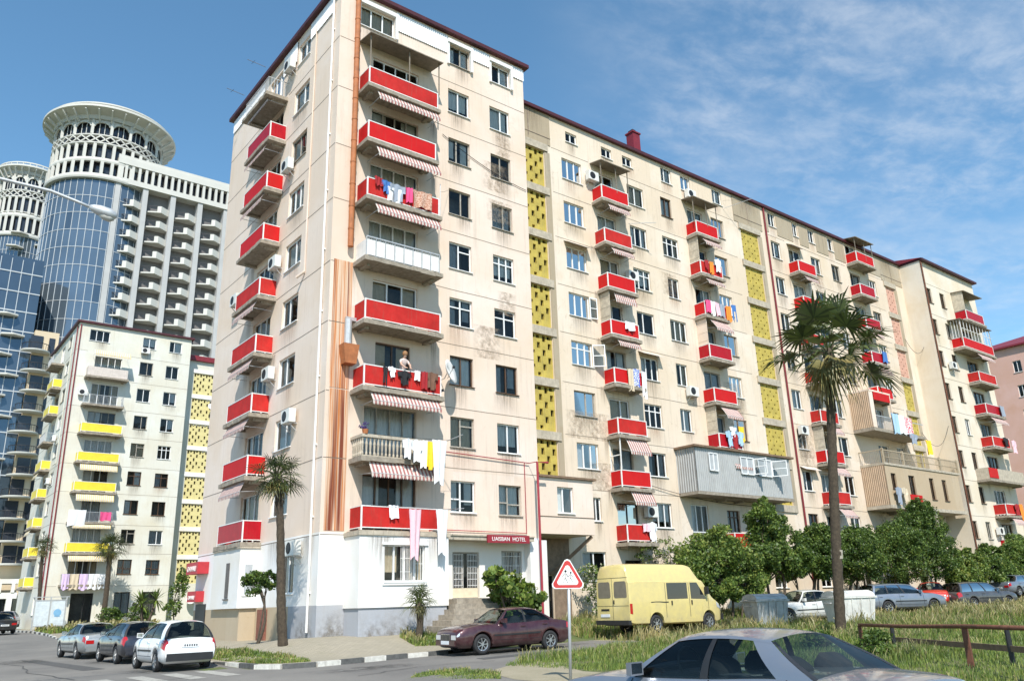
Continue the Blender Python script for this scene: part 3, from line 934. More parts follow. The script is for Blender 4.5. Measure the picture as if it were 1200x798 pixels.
    m = MB(); m.tube([(-2.55, -.04, 15.2), (-2.55, -.04, 28.3)], .035, 6); m.tube([(-2.55, -.05, 15.2), (-2.9, -.25, 15.0)], .06, 8); G.part(m, 'vent_pipe', wallm)
    if not red:
        m = MB(); m.tube([(.12, -.08, 1.0), (.12, -.08, 28.7)], .06, 8); A.part(m, 'drainpipe', MATS['dark_red_pipe'])
    # attic cladding in white corrugated sheet
    if red:
        for fc_, u0, u1, z0 in ((A, 2.95, 5.95, 27.75), (A, 7.42, 8.6, 28.0), (A, 10.05, W_, 28.1), (G, -3.2, -.7, 27.9), (G, -6.5, -4.8, 27.6), (G, -13.9, -9.1, 28.0)):
            m = MB(); m.corr(u0, u1, z0, 28.8, -.05, .12, .018); fc_.part(m, 'attic_cladding', M_whitecor, normals=False)
        for a, b in ((1.0, 2.85), (6.04, 7.32), (8.7, 9.95)):
            m = MB(); m.box(a-.12, -.16, 28.40, b+.14, -.003, 28.62); m.box(b+.003, -.16, 27.14, b+.14, -.003, 28.4); m.box(a-.12, -.1, 27.14, a-.003, -.003, 28.4)
            A.part(m, 'window_surround', M_whitep)
        # rust: stained strip by the corner, flue pipe and its hopper
        for q in range(4):
            m = MB(); m.box(.16, -.014, 5.0+q*2.81-1.22, 1.02, -.003, 5.0+(q+1)*2.81-1.26); A.part(m, 'rust_stained_strip', M_rust)
        m = MB(); m.tube([(.78, -.22, 15.6), (.78, -.22, 29.0)], .125, 14)
        for q in range(12): m.tube([(.78, -.22, 16.4+q*1.08), (.78, -.22, 16.46+q*1.08)], .14, 14)
        A.part(m, 'flue_pipe', M_terra)
        m = MB(); m.tube([(.80, -.22, 11.25), (.80, -.22, 12.3)], .15, 12); m.box(.72, -.2, 12.3, 1.3, -.05, 12.45)
        A.part(m, 'flue_pipe', M_steel)
        m = MB(); m.add([(.5, -.5, 11.2), (1.2, -.5, 11.2), (1.2, -.02, 11.2), (.5, -.02, 11.2), (.62, -.42, 10.4), (1.12, -.42, 10.4), (1.12, -.02, 10.4), (.62, -.02, 10.4)],
                        [(0,1,2,3),(4,7,6,5),(0,4,5,1),(1,5,6,2),(2,6,7,3),(3,7,4,0)])
        A.part(m, 'pipe_hopper', M_terra)
        # ---- ground floor extension under the first balcony, its window, ledge, door recess and steps
        ops = [(2.14, 3.94, 1.84, 3.2)]
        E_ = Fac(root, (0, -1.21, 0), 0)
        E_.window(2.14, 3.94, 1.84, 3.2, '4', M_pvc, 2)
        m = MB(); m.wall(1.06, 5.04, .93, 3.54, E_.ops)
        m.quad((1.06, 0, .93), (1.06, 1.205, .93), (1.06, 1.205, 3.54), (1.06, 0, 3.54)); m.quad((5.04, 0, .93), (5.04, 1.205, .93), (5.04, 1.205, 3.54), (5.04, 0, 3.54))
        m.quad((1.06, 0, .93), (5.04, 0, .93), (5.04, 1.205, .93), (1.06, 1.205, .93))
        E_.part(m, 'extension_wall', M_white)
        m = MB(); m.box(1.12, .06, -1, 4.98, 1.2, .925); E_.part(m, 'extension_base', M_greybase)
        m = MB(); m.box(2.05, -.05, 1.72, 4.02, -.002, 1.82); m.box(2.02, -.06, 3.2, 4.06, -.002, 3.28); E_.part(m, 'window_surround', M_white)
        m = MB()
        for i in range(9): m.box(2.86+i*.06, .03, 1.9, 2.875+i*.06, .045, 3.14)
        m.box(2.84, .028, 2.2, 3.36, .046, 2.22); m.box(2.84, .028, 2.7, 3.36, .046, 2.72)
        E_.part(m, 'window_bars', M_whitep)
        m = MB(); m.box(3.5, .032, 2.5, 3.88, .043, 2.52)
        for u in (3.5, 3.62, 3.74, 3.86): m.box(u, .03, 1.88, u+.018, .045, 3.16)
        E_.part(m, 'window_bars', M_whitep)
        m = MB(); m.box(1.0, -1.27, 3.545, 5.1, .0, 3.70); m.box(5.1, -.75, 3.50, 9.9, 0, 3.66); m.box(5.1, -.8, 3.66, 9.9, 0, 3.72)
        A.part(m, 'ledge', M_conc_band)
        # right hand pier and upper lintel of the hotel porch
        m = MB(); m.box(9.92, -.42, -1, W_-.01, -.004, 3.6); A.part(m, 'porch_pier', M_white)
        # grilles in the hotel door and window
        m = MB()
        for a, b in ((6.14, 6.62), (6.84, 7.34)):
            for i in range(7): m.box(a+(b-a)*i/6-.006, .06, 1.62, a+(b-a)*i/6+.006, .075, 2.98)
            for j in range(6): m.box(a, .058, 1.7+j*.25, b, .077, 1.72+j*.25)
        for i in range(12): m.box(8.68+i*.09, .05, 1.92, 8.694+i*.09, .065, 3.08)
        for j in range(3): m.box(8.66, .048, 2.1+j*.4, 9.72, .067, 2.12+j*.4)
        A.part(m, 'window_bars', M_whitep)
        m = MB(); m.box(6.1, .075, 1.22, 7.37, .098, 1.60); A.part(m, 'door_panel', plain('cream_door', (.72, .62, .44), .5))
        m = MB()
        for i in range(6):
            m.box(5.4-.27*i, -1.25-.30*i, -.8, 8.55+.002*i, -.005-.004*i, 1.17-.195*i)
        A.part(m, 'entrance_steps', M_slab)
        # bay under the gable balcony
        m = MB(); m.box(-9.05, -.86, 1.07, -5.78, -.003, 3.5); G.part(m, 'bay_wall', M_white)
        m = MB(); m.box(-9.9, -.70, -1, -5.9, -.004, 1.065); G.part(m, 'bay_base', M_tan)
        m = MB(); m.box(-9.1, -.92, 3.5, -5.72, -.002, 3.58); G.part(m, 'ledge', M_conc_band)
        m = MB(); m.box(-5.777, -.70, 1.55, -5.74, -.22, 2.9); m.mi = 1; m.box(-5.742, -.62, 1.62, -5.735, -.3, 2.83)
        G.part(m, 'bay_window', [M_pvc, M_curt3])
        m = MB(); m.box(-7.3, -.885, 1.5, -6.9, -.861, 2.95); m.box(-7.38, -.93, 1.42, -6.82, -.862, 1.47); G.part(m, 'bay_window', M_room)
        m = MB(); m.box(-5.4, -.12, -.9, -4.6, -.002, 1.0); G.part(m, 'side_door', plain('brick_red', (.23, .09, .06), .8, var=.4, vscale=12))
        # shop awnings at the far end of the gable
        m = MB(); m.box(-13.9, -.55, 2.75, -12.2, -.003, 3.3); G.part(m, 'shop_fascia', plain('shop_red', (.45, .03, .04), .5))
        m = MB(); m.box(-13.9, -.4, 1.45, -12.6, -.004, 1.95); G.part(m, 'shop_fascia', MATS['shop_red'])
        for z, s in ((2.88, .36), (1.57, .26)):
            bpy_text('OANALI', root, G.at(-13.75, -.555 if z > 2 else -.405, z), R(90), R(-90), s, M_white, 'lettering')
        m = MB(); m.box(-13.6, -.05, -.6, -12.2, -.001, 1.34); G.part(m, 'shop_door', M_dark)
        # red gas pipe running round the front and over to the next wing
        m = MB()
        m.tube([(10.35, -.62, -.3), (10.35, -.62, 7.08), (11.0, -.62, 7.10)], .055, 8)
        m.tube([(5.4, -.09, 7.25), (10.3, -.09, 7.1), (10.36, -.60, 7.1)], .022, 6)
        m.tube([(10.05, -.05, 3.9), (10.05, -.05, 7.1)], .018, 6); m.tube([(5.4, -.06, 3.95), (10.05, -.06, 3.92)], .018, 6)
        A.part(m, 'gas_pipe', plain('red_pipe_paint', (.33, .03, .045), .5))
    return root, A, G

def bpy_text(txt, parent, loc, rx, rz, size, mat, name, extrude=.012, align='LEFT'):
    cu = bpy.data.curves.new('text', 'FONT'); cu.body = txt; cu.size = size; cu.extrude = extrude; cu.align_x = align
    tmp = bpy.data.objects.new('tmp', cu); COL.objects.link(tmp)
    dg = bpy.context.evaluated_depsgraph_get()
    me = bpy.data.meshes.new_from_object(tmp.evaluated_get(dg))
    bpy.data.objects.remove(tmp); me.materials.clear(); me.materials.append(mat)
    o = link(name, me, parent, loc); o.rotation_euler = (rx, 0, rz)
    return o

rootA, A, G = corner_block(True)
rootY, AY, GY = corner_block(False)

# stair wing of the yellow block (pale yellow pierced blocks, set back from its front)
W2 = Fac(rootY, (0, 1.8, 0), 0)
for k in range(0, 8): grille(W2, 12.0, 15.4, F(k)+.1, F(k)+2.42, M_pale_grille, 'slot', 1)
m = MB(); m.wall(10.9, 30, -1, 27.2, W2.ops); W2.part(m, 'stair_wing_wall', M_offwhite)
m = MB(); m.box(10.95, 1.5, 27.2, 30, 13, 27.75); build(m, 'stair_wing_roof', M_redmetal, rootY)
for k in range(1, 9): m = MB(); m.box(11.9, -.06, F(k)-.36, 15.5, -.003, F(k)+.06); W2.part(m, 'grille_band', M_white)

# ------------------------------------------------------------------ the long middle wing, set back 1.8 m
rootB = thing('apartment_building', 'long cream apartment wing with yellow pierced stair panels between red balconies', 'apartment building', (10.9, 1.8, 0))
B = Fac(rootB, (-10.9, 0, 0), 0)
ZB = 28.2
for k in range(1, 8):
    z0, z1 = F(k)+WIN[0], F(k)+WIN[1]
    B.window(15.12, 16.68, z0, z1, {7: '3', 6: '3', 5: '3', 4: '3', 3: 'M', 2: '2', 1: '3'}[k])
    B.window(20.52, 22.0, z0-.05, z1-.05, ('3', '2', 'M')[k % 3])
    nar = k in (7, 5, 3, 2)
    B.window(23.6 if nar else 23.45, 24.62 if nar else 24.95, z0, z1, '2' if nar else ('M' if k == 6 else '3'), M_brownf if k in (7,) else M_pvc)
    B.window(28.65, 30.0, z0-.05, z1-.05, ('2', '3')[k % 2], M_brownf if k == 2 else M_pvc)
    B.window(35.5, 36.65, z0, z1, '2'); B.window(40.6, 41.9, z0-.03, z1-.03, '2'); 
    if k not in (3, 2, 1): B.window(43.45, 44.6, z0, z1, '2')
    B.window(48.85, 50.12, z0-.05, z1-.05, '3')
    for u in (17.75, 26.2, 37.65, 46.1):
        B.window(u, u+1.55, F(k)+.03, F(k)+2.2, '2', M_pvc, None, k % 3, 'balcony_door')
for a, b in ((15.54, 16.45), (18.48, 19.38), (20.31, 21.19)): B.window(a, b, 26.93, 27.62, '2', M_pvc, 0)
for a, b in ((23.89, 24.9), (25.83, 26.81), (29.11, 30.12), (35.52, 36.4), (38.6, 39.3), (40.7, 41.53), (43.4, 44.15)):
    B.window(a, b, 26.9, 28.05, '2', M_pvc)
B.window(46.0, 47.6, F(8)+.02, F(8)+1.9, '2', M_pvc, None, 0, 'balcony_door')
# ground floor
B.window(16.0, 16.62, 4.84, 6.05, 'N', M_pvc, 3)
B.window(15.1, 16.75, 1.0+.9, 3.3, '2', M_pvc, 3)
B.window(18.0, 19.3, F(0)-.9+.0, F(0)-.1, '2', M_pvc, 0) if False else None
B.window(17.8, 19.4, F(0)+.03, F(0)+2.1, '2', M_dark, None, 1, 'balcony_door')
B.window(20.5, 22.1, F(0)+.9, F(0)+2.25, '3', M_pvc)
B.window(23.75, 25.3, F(0)+.75, F(0)+2.3, '3', M_pvc)
B.window(27.0, 28.2, F(0)+.8, F(0)+2.1, 'M', M_brownf)
B.window(31.0, 32.0, F(0)+.8, F(0)+2.2, '2', M_pvc)
B.window(35.5, 36.65, F(0)+.9, F(0)+2.25, '2', M_brownf); B.window(40.6, 41.9, F(0)+.9, F(0)+2.25, '2'); B.window(48.9, 50.1, F(0)+.9, F(0)+2.25, '2')
B.window(37.65, 39.2, F(0)+.03, F(0)+2.2, '2', M_pvc, None, 1, 'balcony_door')
B.window(18.1, 19.5, 1.5, 2.9, '2', M_dark, 0)
B.window(12.1, 13.1, -.4, 2.15, 'N', M_dark, 0, 0, 'entrance_door')
for u in (21, 24, 27.5, 31, 36, 41, 46, 49): B.window(u, u+1.3, 1.35, 2.7, '2', M_pvc)
# stair grilles
for k in range(1, 8): 
    grille(B, 12.28, 13.76, F(k)-.12, F(k)+2.22, M_yel_grille, 'slot', 2)
    grille(B, 31.95, 33.95, F(k)-.12, F(k)+2.22, M_yel_grille, 'dot', 2)
    grille(B, 51.7, 53.1, F(k)-.12, F(k)+2.22, M_pink_grille if k > 4 else M_yel_grille, 'dot', 3)
m = MB(); m.wall(10.9, 34.9, -1, ZB, B.ops); B.part(m, 'wall', M_cream)
m = MB(); m.wall(34.9, 54.8, -1, ZB, B.ops); B.part(m, 'wall', plaster('cream_plaster_far', (.73, .63, .52), streak=.55, blotch=.5, seed=6))
m = MB(); m.quad((10.9, 11, -1), (54.8, 11, -1), (54.8, 11, ZB), (10.9, 11, ZB)); B.part(m, 'wall', M_cream)
roof_slab(rootB, .4, .1, 43.5, 11, ZB+.14, .32, 1.1)
# concrete frames round the grilles and bare concrete attic panels
for u0, u1, g0, g1 in ((11.0, 14.28, 12.28, 13.76), (31.3, 34.6, 31.95, 33.95), (51.2, 54.7, 51.7, 53.1)):
    for k in range(1, 9): m = MB(); m.box(g0-.25, -.10, F(k)-.58, g1+.25, -.003, F(k)-.14); B.part(m, 'grille_band', M_conc_band)
    m = MB(); m.box(u0, -.03, F(8)-.1, u1, -.004, ZB-.02); B.part(m, 'concrete_panel', M_conc)
    m = MB(); m.box(g1+.03, -.045, 6.0, g1+.42, -.004, F(8)-.62); B.part(m, 'concrete_panel', M_conc)
    m = MB(); m.box((u0+u1)/2-.03, -.04, F(8)+.1, (u0+u1)/2+.03, -.031, ZB-.1); m.box(u0, -.05, F(8)+.35, u1, -.031, F(8)+.39); B.part(m, 'panel_joint', M_joint)
for a, b in ((34.95, 35.42), (36.5, 38.5), (39.4, 40.6), (41.63, 43.3), (44.25, 45.8), (48.6, 51.2)): m = MB(); m.box(a, -.03, F(8)+.1, b, -.004, ZB-.03); B.part(m, 'concrete_panel', M_conc)
for k in range(1, 9):
    z = F(k)-.14
    for a, b in ((14.35, 17.3), (19.8, 25.9), (28.2, 31.2), (34.95, 37.3), (39.8, 45.6), (48.2, 51.1)): joint(B, a, b, z+random.uniform(-.05, .05))
# balconies of the wing
for k in range(1, 8):
    balcony(B, 17.48, 19.68, F(k), .80, 'red'); balcony(B, 25.95, 28.1, F(k), .84, 'red')
    balcony(B, 37.45, 39.62, F(k), .80, 'red')
    if k not in (3, 2): balcony(B, 45.85, 48.0, F(k), .84, 'red')
balcony(B, 17.62, 19.72, F(0), .80, 'red'); balcony(B, 45.95, 48.55, F(8), .9, 'red'); balcony(B, 37.45, 39.62, F(0), .8, 'red'); balcony(B, 26.6, 28.6, F(0)-.2, .7, 'red')
canopy_roof(B, 17.4, 19.9, F(8)-.2, 1.0); canopy_roof(B, 25.7, 28.3, F(8)-.15, 1.05); canopy_roof(B, 45.9, 48.7, F(8)+2.25, 1.1)
for k, u0, u1, dr, o in ((6, 17.9, 19.6, .35, .2), (5, 17.9, 19.6, .35, .25), (4, 17.9, 19.6, .5, .15), (3, 17.9, 19.6, .3, .2), (1, 18.0, 19.6, .75, .35), (0, 18.1, 19.7, .6, .3),
                         (6, 26.4, 28.0, .45, .35), (4, 26.3, 28.0, .75, .55), (2, 26.4, 28.0, .7, .5), (1, 26.4, 28.0, .95, .7), (5, 26.3, 28.0, .35, .3),
                         (6, 37.9, 39.5, .3, .25), (2, 37.9, 39.5, .5, .4), (1, 37.9, 39.5, .55, .4), (0, 37.9, 39.5, .55, .45), (4, 46.2, 47.9, .6, .5), (5, 46.2, 47.9, .35, .3)):
    awning(B, u0, u1, F(k+1)-.16, .76, dr, o)
# enclosed sides of some balconies: boards on the left
M_board = plain('side_board', (.52, .46, .36), .8, var=.25, dirt=.3); M_boardy = plain('yellow_board', (.66, .50, .24), .8, var=.15, dirt=.2)
for u, k, mt in ((17.50, 4, M_board), (25.97, 6, M_board), (25.97, 4, M_pink), (25.97, 2, M_board), (25.97, 1, M_boardy), (37.47, 2, M_board)):
    m = MB(); m.box(u+.0, -.78, F(k)+.95, u+.03, -.01, F(k)+2.6)
    for j in range(3): m.box(u-.012, -.79, F(k)+1.15+j*.55, u-.001, -.01, F(k)+1.19+j*.55)
    B.part(m, 'side_screen', mt)
m = MB()
for a in (0, .78): m.box(17.5, -.8+a-.02, F(1)+.95, 17.54, -.78+a+.02, F(1)+2.6)
m.box(17.5, -.78, F(1)+1.7, 17.54, -.02, F(1)+1.75)
B.part(m, 'side_screen', M_pvc)
# little hoods over windows
m_h = MB(); m_h.add([(-.1, -.45, -.12), (1.7, -.45, -.12), (1.7, 0, .12), (-.1, 0, .12), (-.1, -.45, -.10), (1.7, -.45, -.10), (1.7, 0, .14), (-.1, 0, .14)], [(0,3,2,1),(4,5,6,7),(0,1,5,4),(1,2,6,5),(2,3,7,6),(3,0,4,7)])
hood = m_h.mesh('window_hood', M_awn_w)
for u, k in ((15.05, 5), (20.45, 3), (23.5, 1), (37.6, 7), (35.4, 1)): B.inst('window_hood', hood, u, 0, F(k)+2.42)
# drainpipe, chimney
m = MB(); m.tube([(34.95, -.1, -.3), (34.95, -.1, 28.1)], .065, 8); B.part(m, 'drainpipe', MATS['dark_red_pipe'])
m = MB(); m.box(22.2, .6, 28.2, 22.85, 1.2, 30.3); m.box(22.14, .54, 30.3, 22.91, 1.26, 30.4); m.mi = 1; m.box(22.3, .7, 30.41, 22.6, 1.1, 30.6)
build(m, 'chimney', [M_redmetal, M_dark], rootB, (-10.9, 0, 0))
# entrance block over the passage, with its dark passage and brace
m = MB()
E2 = Fac(rootB, (-10.9, -1.72, 0), 0)
E2.window(12.1, 13.12, 4.92, 6.15, '2', M_pvc, 3)
m.wall(10.93, 14.42, 3.95, 6.55, E2.ops)
m.quad((14.42, 0, 3.95), (14.42, 1.715, 3.95), (14.42, 1.715, 6.55), (14.42, 0, 6.55)); m.quad((10.93, 0, 3.95), (14.42, 0, 3.95), (14.42, 1.715, 3.95), (10.93, 1.715, 3.95))
m.quad((10.93, 0, 6.55), (14.42, 0, 6.55), (14.42, 1.715, 6.55), (10.93, 1.715, 6.55))
E2.part(m, 'entrance_block', M_peach)
m = MB(); m.box(10.93, -.12, 6.56, 14.6, 1.7, 6.66); m.bar((14.3, .1, 3.9), (12.9, 1.6, 2.2), .1, .16); m.bar((10.98, -.02, 4.75), (14.4, -.02, 4.75), .02)
E2.part(m, 'entrance_canopy', M_wood)
m = MB(); m.box(11.0, -.03, -1, 12.08, -.004, 3.9); m.box(13.12, -.03, -1, 14.2, -.004, 3.9); m.box(12.08, -.03, 2.17, 13.12, -.004, 3.9); B.part(m, 'passage_wall', plain('passage_brown', (.24, .17, .115), .9, var=.3, dirt=.5))  # panels over the wall: brown paint, coloured darker for the shade under the block
# grey corrugated enclosed balcony
m = MB(); m.corr(22.86, 32.0, 6.62, 9.1, -1.38, .17, .022); m.corr(-1.38, -.01, 6.62, 9.1, 22.86, .17, .022, 'y'); m.corr(-1.38, -.01, 6.62, 9.1, 32.0, .17, .022, 'y')
B.part(m, 'corrugated_cladding', M_greybox, normals=False)
m = MB(); m.box(22.7, -1.55, 9.1, 32.3, -.005, 9.22); m.mi = 1; m.box(22.84, -1.4, 6.44, 32.02, -.005, 6.61)
B.part(m, 'enclosure_roof', [M_wood, M_slab])
gb = Fac(rootB, (-10.9, -1.42, 0), 0)
for a, b, st in ((24.0, 24.75, '2'), (26.9, 28.1, '2'), (28.6, 29.9, 'C')):
    f, g, c = window_meshes(b-a, .95, st, M_pvc, 0, 1)
    m = MB(); m.box(a, -.03, 7.85, b, .0, 8.8); gb.part(m, 'enclosure_window', M_curt3)
    m = MB()
    for x in (a, (a+b)/2, b): m.box(x-.03, -.07, 7.82, x+.03, -.031, 8.83)
    m.box(a, -.07, 7.80, b, -.031, 7.86); m.box(a, -.07, 8.79, b, -.031, 8.85)
    gb.part(m, 'window_frame', M_pvc)
# open casement swung out
m = MB(); m.box(0, -.02, 0, .62, .02, 1.0); 
# brown corrugated enclosed balconies and the terrace on columns
m = MB(); m.corr(-1.6, -.01, 12.3, 15.0, 42.85, .14, .022, 'y'); B.part(m, 'corrugated_cladding', M_browncor, normals=False)
m = MB(); m.box(42.83, -1.62, 12.05, 50.5, -.005, 12.28); B.part(m, 'terrace_slab', M_slab)
m = MB(); m.box(42.85, -1.62, 15.0, 45.96, -.005, 15.12); m.box(45.86, -1.6, 12.3, 45.96, -1.5, 15.0); m.box(42.87, -1.6, 12.3, 43.4, -1.5, 15.0); B.part(m, 'loggia_frame', M_pink)
m = MB(); m.box(43.5, -1.62, 14.4, 45.8, -1.58, 15.0); B.part(m, 'railing_panel', M_red)
m = MB()
for i in range(48): m.box(43.4+i*.1, -1.6, 12.3, 43.415+i*.1, -1.585, 13.2)
m.box(43.4, -1.61, 13.18, 50.4, -1.57, 13.24); B.part(m, 'railing_bars', M_steel)
m = MB(); m.corr(-1.8, -.01, 6.75, 9.55, 42.98, .14, .022, 'y'); B.part(m, 'corrugated_cladding', M_browncor, normals=False)
T2 = Fac(rootB, (-10.9, -1.8, 0), 0)
for a, b, zz0 in ((43.7, 44.4, 7.9), (46.2, 47.1, 7.4), (49.3, 50.0, 7.4), (51.3, 52.0, 7.4)): T2.window(a, b, zz0, 9.0, 'N', M_brownf, 0)
m = MB(); m.wall(43.0, 54.2, 6.75, 9.55, T2.ops, .1); T2.part(m, 'enclosure_wall', plaster('stained_cladding', (.50, .40, .28), streak=.8, blotch=.4))
m = MB(); m.box(42.96, -1.86, 9.55, 54.6, -.004, 9.70); m.box(42.96, -1.84, 6.5, 54.6, -.004, 6.74); B.part(m, 'terrace_slab', M_conc_band)
m = MB()
for q in range(5):
    m.box(42.98+q*2.85, -1.84, 9.7, 43.13+q*2.85, -1.7, 10.75)
    for i in range(1, 20): m.box(43.13+q*2.85+i*.136-.012 if q < 4 else 54.4, -1.80, 9.72, 43.13+q*2.85+i*.136+.012 if q < 4 else 54.41, -1.78, 10.6)
m.box(42.98, -1.82, 10.58, 54.4, -1.76, 10.66); m.box(42.98, -1.82, 10.1, 54.4, -1.76, 10.14)
for i in range(12): m.box(42.97, -1.6+i*.135, 9.72, 42.99, -1.58+i*.135, 10.6)
m.box(42.96, -1.75, 10.58, 43.0, -.02, 10.66)
B.part(m, 'terrace_railing', M_conc)
m = MB(); m.box(46.0, -1.86, 6.78, 47.7, -1.805, 7.6); B.part(m, 'railing_panel', M_red)
for u in (46.0, 49.5): m = MB(); m.box(u, -1.75, -1, u+.28, -1.5, 6.5); B.part(m, 'terrace_column', M_conc_band)

# ------------------------------------------------------------------ the projecting end block
rootD = thing('apartment_building', 'projecting cream end block with a plain attic and balconies crowded with washing', 'apartment building', (54.8, 0, 0))
Dd = Fac(rootD, (-54.8, 0, 0), 0)
for k in range(0, 8):
    Dd.window(55.25, 55.98, F(k)+WIN[0], F(k)+WIN[1], 'N', M_brownf); Dd.window(57.5, 58.38, F(k)+WIN[0], F(k)+WIN[1], 'N' if k % 3 else '2', M_brownf if k % 3 else M_pvc)
    Dd.window(60.3, 62.4, F(k)+.03, F(k)+2.2, '3', M_pvc if k % 2 else M_brownf, None, k % 3, 'balcony_door')
m = MB(); m.wall(54.8, 64.8, -1, 28.1, Dd.ops)
m.quad((54.8, 0, -1), (54.8, 14, -1), (54.8, 14, 28.1), (54.8, 0, 28.1)); m.quad((64.8, 0, -1), (64.8, 14, -1), (64.8, 14, 28.1), (64.8, 0, 28.1))
Dd.part(m, 'wall', M_cream if False else plaster('end_plaster', (.74, .67, .56), streak=.25, blotch=.15, seed=7))
m = MB(); z = 28.1
m.mi = 1; m.box(0-.05, -.35, z, 10.3, 14, z+.16); m.mi = 0
m.add([(-.15, -.3, z+.165), (10.3, -.3, z+.165), (10.3, 14, z+.165), (-.15, 14, z+.165), (-.15, 7, z+1.7), (10.3, 7, z+1.7)], [(0,1,5,4),(2,3,4,5),(0,4,3),(1,2,5)])
build(m, 'roof', [M_redmetal, M_roof], rootD)
balcony(Dd, 59.85, 63.2, F(7), .95, 'red'); balcony(Dd, 58.1, 63.9, F(6), .95, 'red')
for k in (5, 4, 3): balcony(Dd, 59.85, 63.1, F(k), .95, 'red')
balcony(Dd, 57.6, 64.4, F(2), 1.0, 'bare', M_conc_band); balcony(Dd, 59.6, 62.6, F(1), .95, 'red'); balcony(Dd, 59.6, 62.4, F(0), .95, 'red')
canopy_roof(Dd, 59.7, 63.4, F(8)-.1, 1.15, False, .12)
m = MB(); m.box(59.8, -.95, F(7)+.95, 59.86, -.02, F(8)-.12); m.box(60.0, -.98, F(7)+1.75, 63.2, -.93, F(8)-.2) if False else None
Dd.part(m, 'side_screen', M_board)
canopy_roof(Dd, 57.9, 64.1, F(7)-.25, 1.1, True, .1)
m = MB()
for i in range(10): m.box(58.1+i*.62, -.97, F(6)+.95, 58.14+i*.62, -.93, F(7)-.28)
for i in range(4): m.box(58.08, -.95+i*.24, F(6)+.95, 58.12, -.91+i*.24, F(7)-.28)
m.box(58.1, -.97, F(6)+1.7, 64, -.94, F(6)+1.74); Dd.part(m, 'balcony_glazing_bars', M_whitep)
for k in (5, 3, 0): awning(Dd, 60.2, 63.0, F(k+1)-.16, .9, .5, .4)
m = MB(); m.box(57.6, -1.06, F(2)+.1, 59.2, -1.01, F(2)+.9); Dd.part(m, 'railing_panel', M_red)
m = MB(); m.tube([(54.86, -.1, 0), (54.86, -.1, 28.0)], .07, 8); Dd.part(m, 'drainpipe', M_rustpipe)
for k in range(1, 9): joint(Dd, 54.95, 59.5, F(k)-.1)

# ------------------------------------------------------------------ pink building beyond, its west side towards us
rootE = thing('apartment_building', 'salmon pink building with a red roof beyond the end block', 'apartment building', (88, -8, 0))
Ew = Fac(rootE, (0, 0, 0), R(-90))      # u = -(y+8)
M_salmon = plaster('salmon_plaster', (.68, .43, .36), streak=.15, blotch=.1, seed=8)
for k in range(9):
    for u, w in ((-14.2, .9), (-12.6, 1.0), (-9.9, 1.5), (-6.2, 1.5), (-3.4, 1.5)):
        Ew.window(u, u+w, 1.2+k*2.85+.4, 1.2+k*2.85+1.75, '2', M_pvc, 0, 1)
m = MB(); m.wall(-21, 0, -1, 27.4, Ew.ops); Ew.part(m, 'wall', M_salmon)
m = MB(); m.quad((0, 0, -1), (12, 0, -1), (12, 0, 27.4), (0, 0, 27.4)); build(m, 'wall', M_salmon, rootE)
m = MB(); m.box(-.4, -.4, 27.4, 12, 21.3, 27.6); m.add([(-.4, -.4, 27.6), (12, -.4, 27.6), (12, 21.3, 27.6), (-.4, 21.3, 27.6), (6, 5, 30.2), (6, 11, 30.2)], [(0,1,4),(1,2,5,4),(2,3,5),(3,0,4,5)])
build(m, 'roof', M_redmetal, rootE)

# ------------------------------------------------------------------ hotel towers far behind
M_tw = plain('tower_cream', (.56, .55, .50), .7, var=.06, vscale=.3)
M_twg = plain('tower_grey_concrete', (.44, .44, .43), .8, var=.1, vscale=.3)
M_beige = plain('tower_beige_stone', (.62, .50, .34), .8, var=.1, vscale=.3)
def towerglass(name, c, r=.06):
    t = NT(name); t.b.inputs['Roughness'].default_value = r; t.b.inputs['Metallic'].default_value = .55
    n = t.noise(t.tex(), .12, 3, .5)
    t.col(t.mix(t.rng(n, .3, .7), tuple(x*.75 for x in c), c)); return t.m  # reflective office glass
M_tg = [towerglass('blue_glass_%s' % n, c) for n, c in (('deep', (.10, .14, .18)), ('mid', (.16, .21, .255)), ('light', (.26, .31, .34)))]
M_tdark = plain('tower_window_dark', (.03, .035, .045), .12, var=.2)

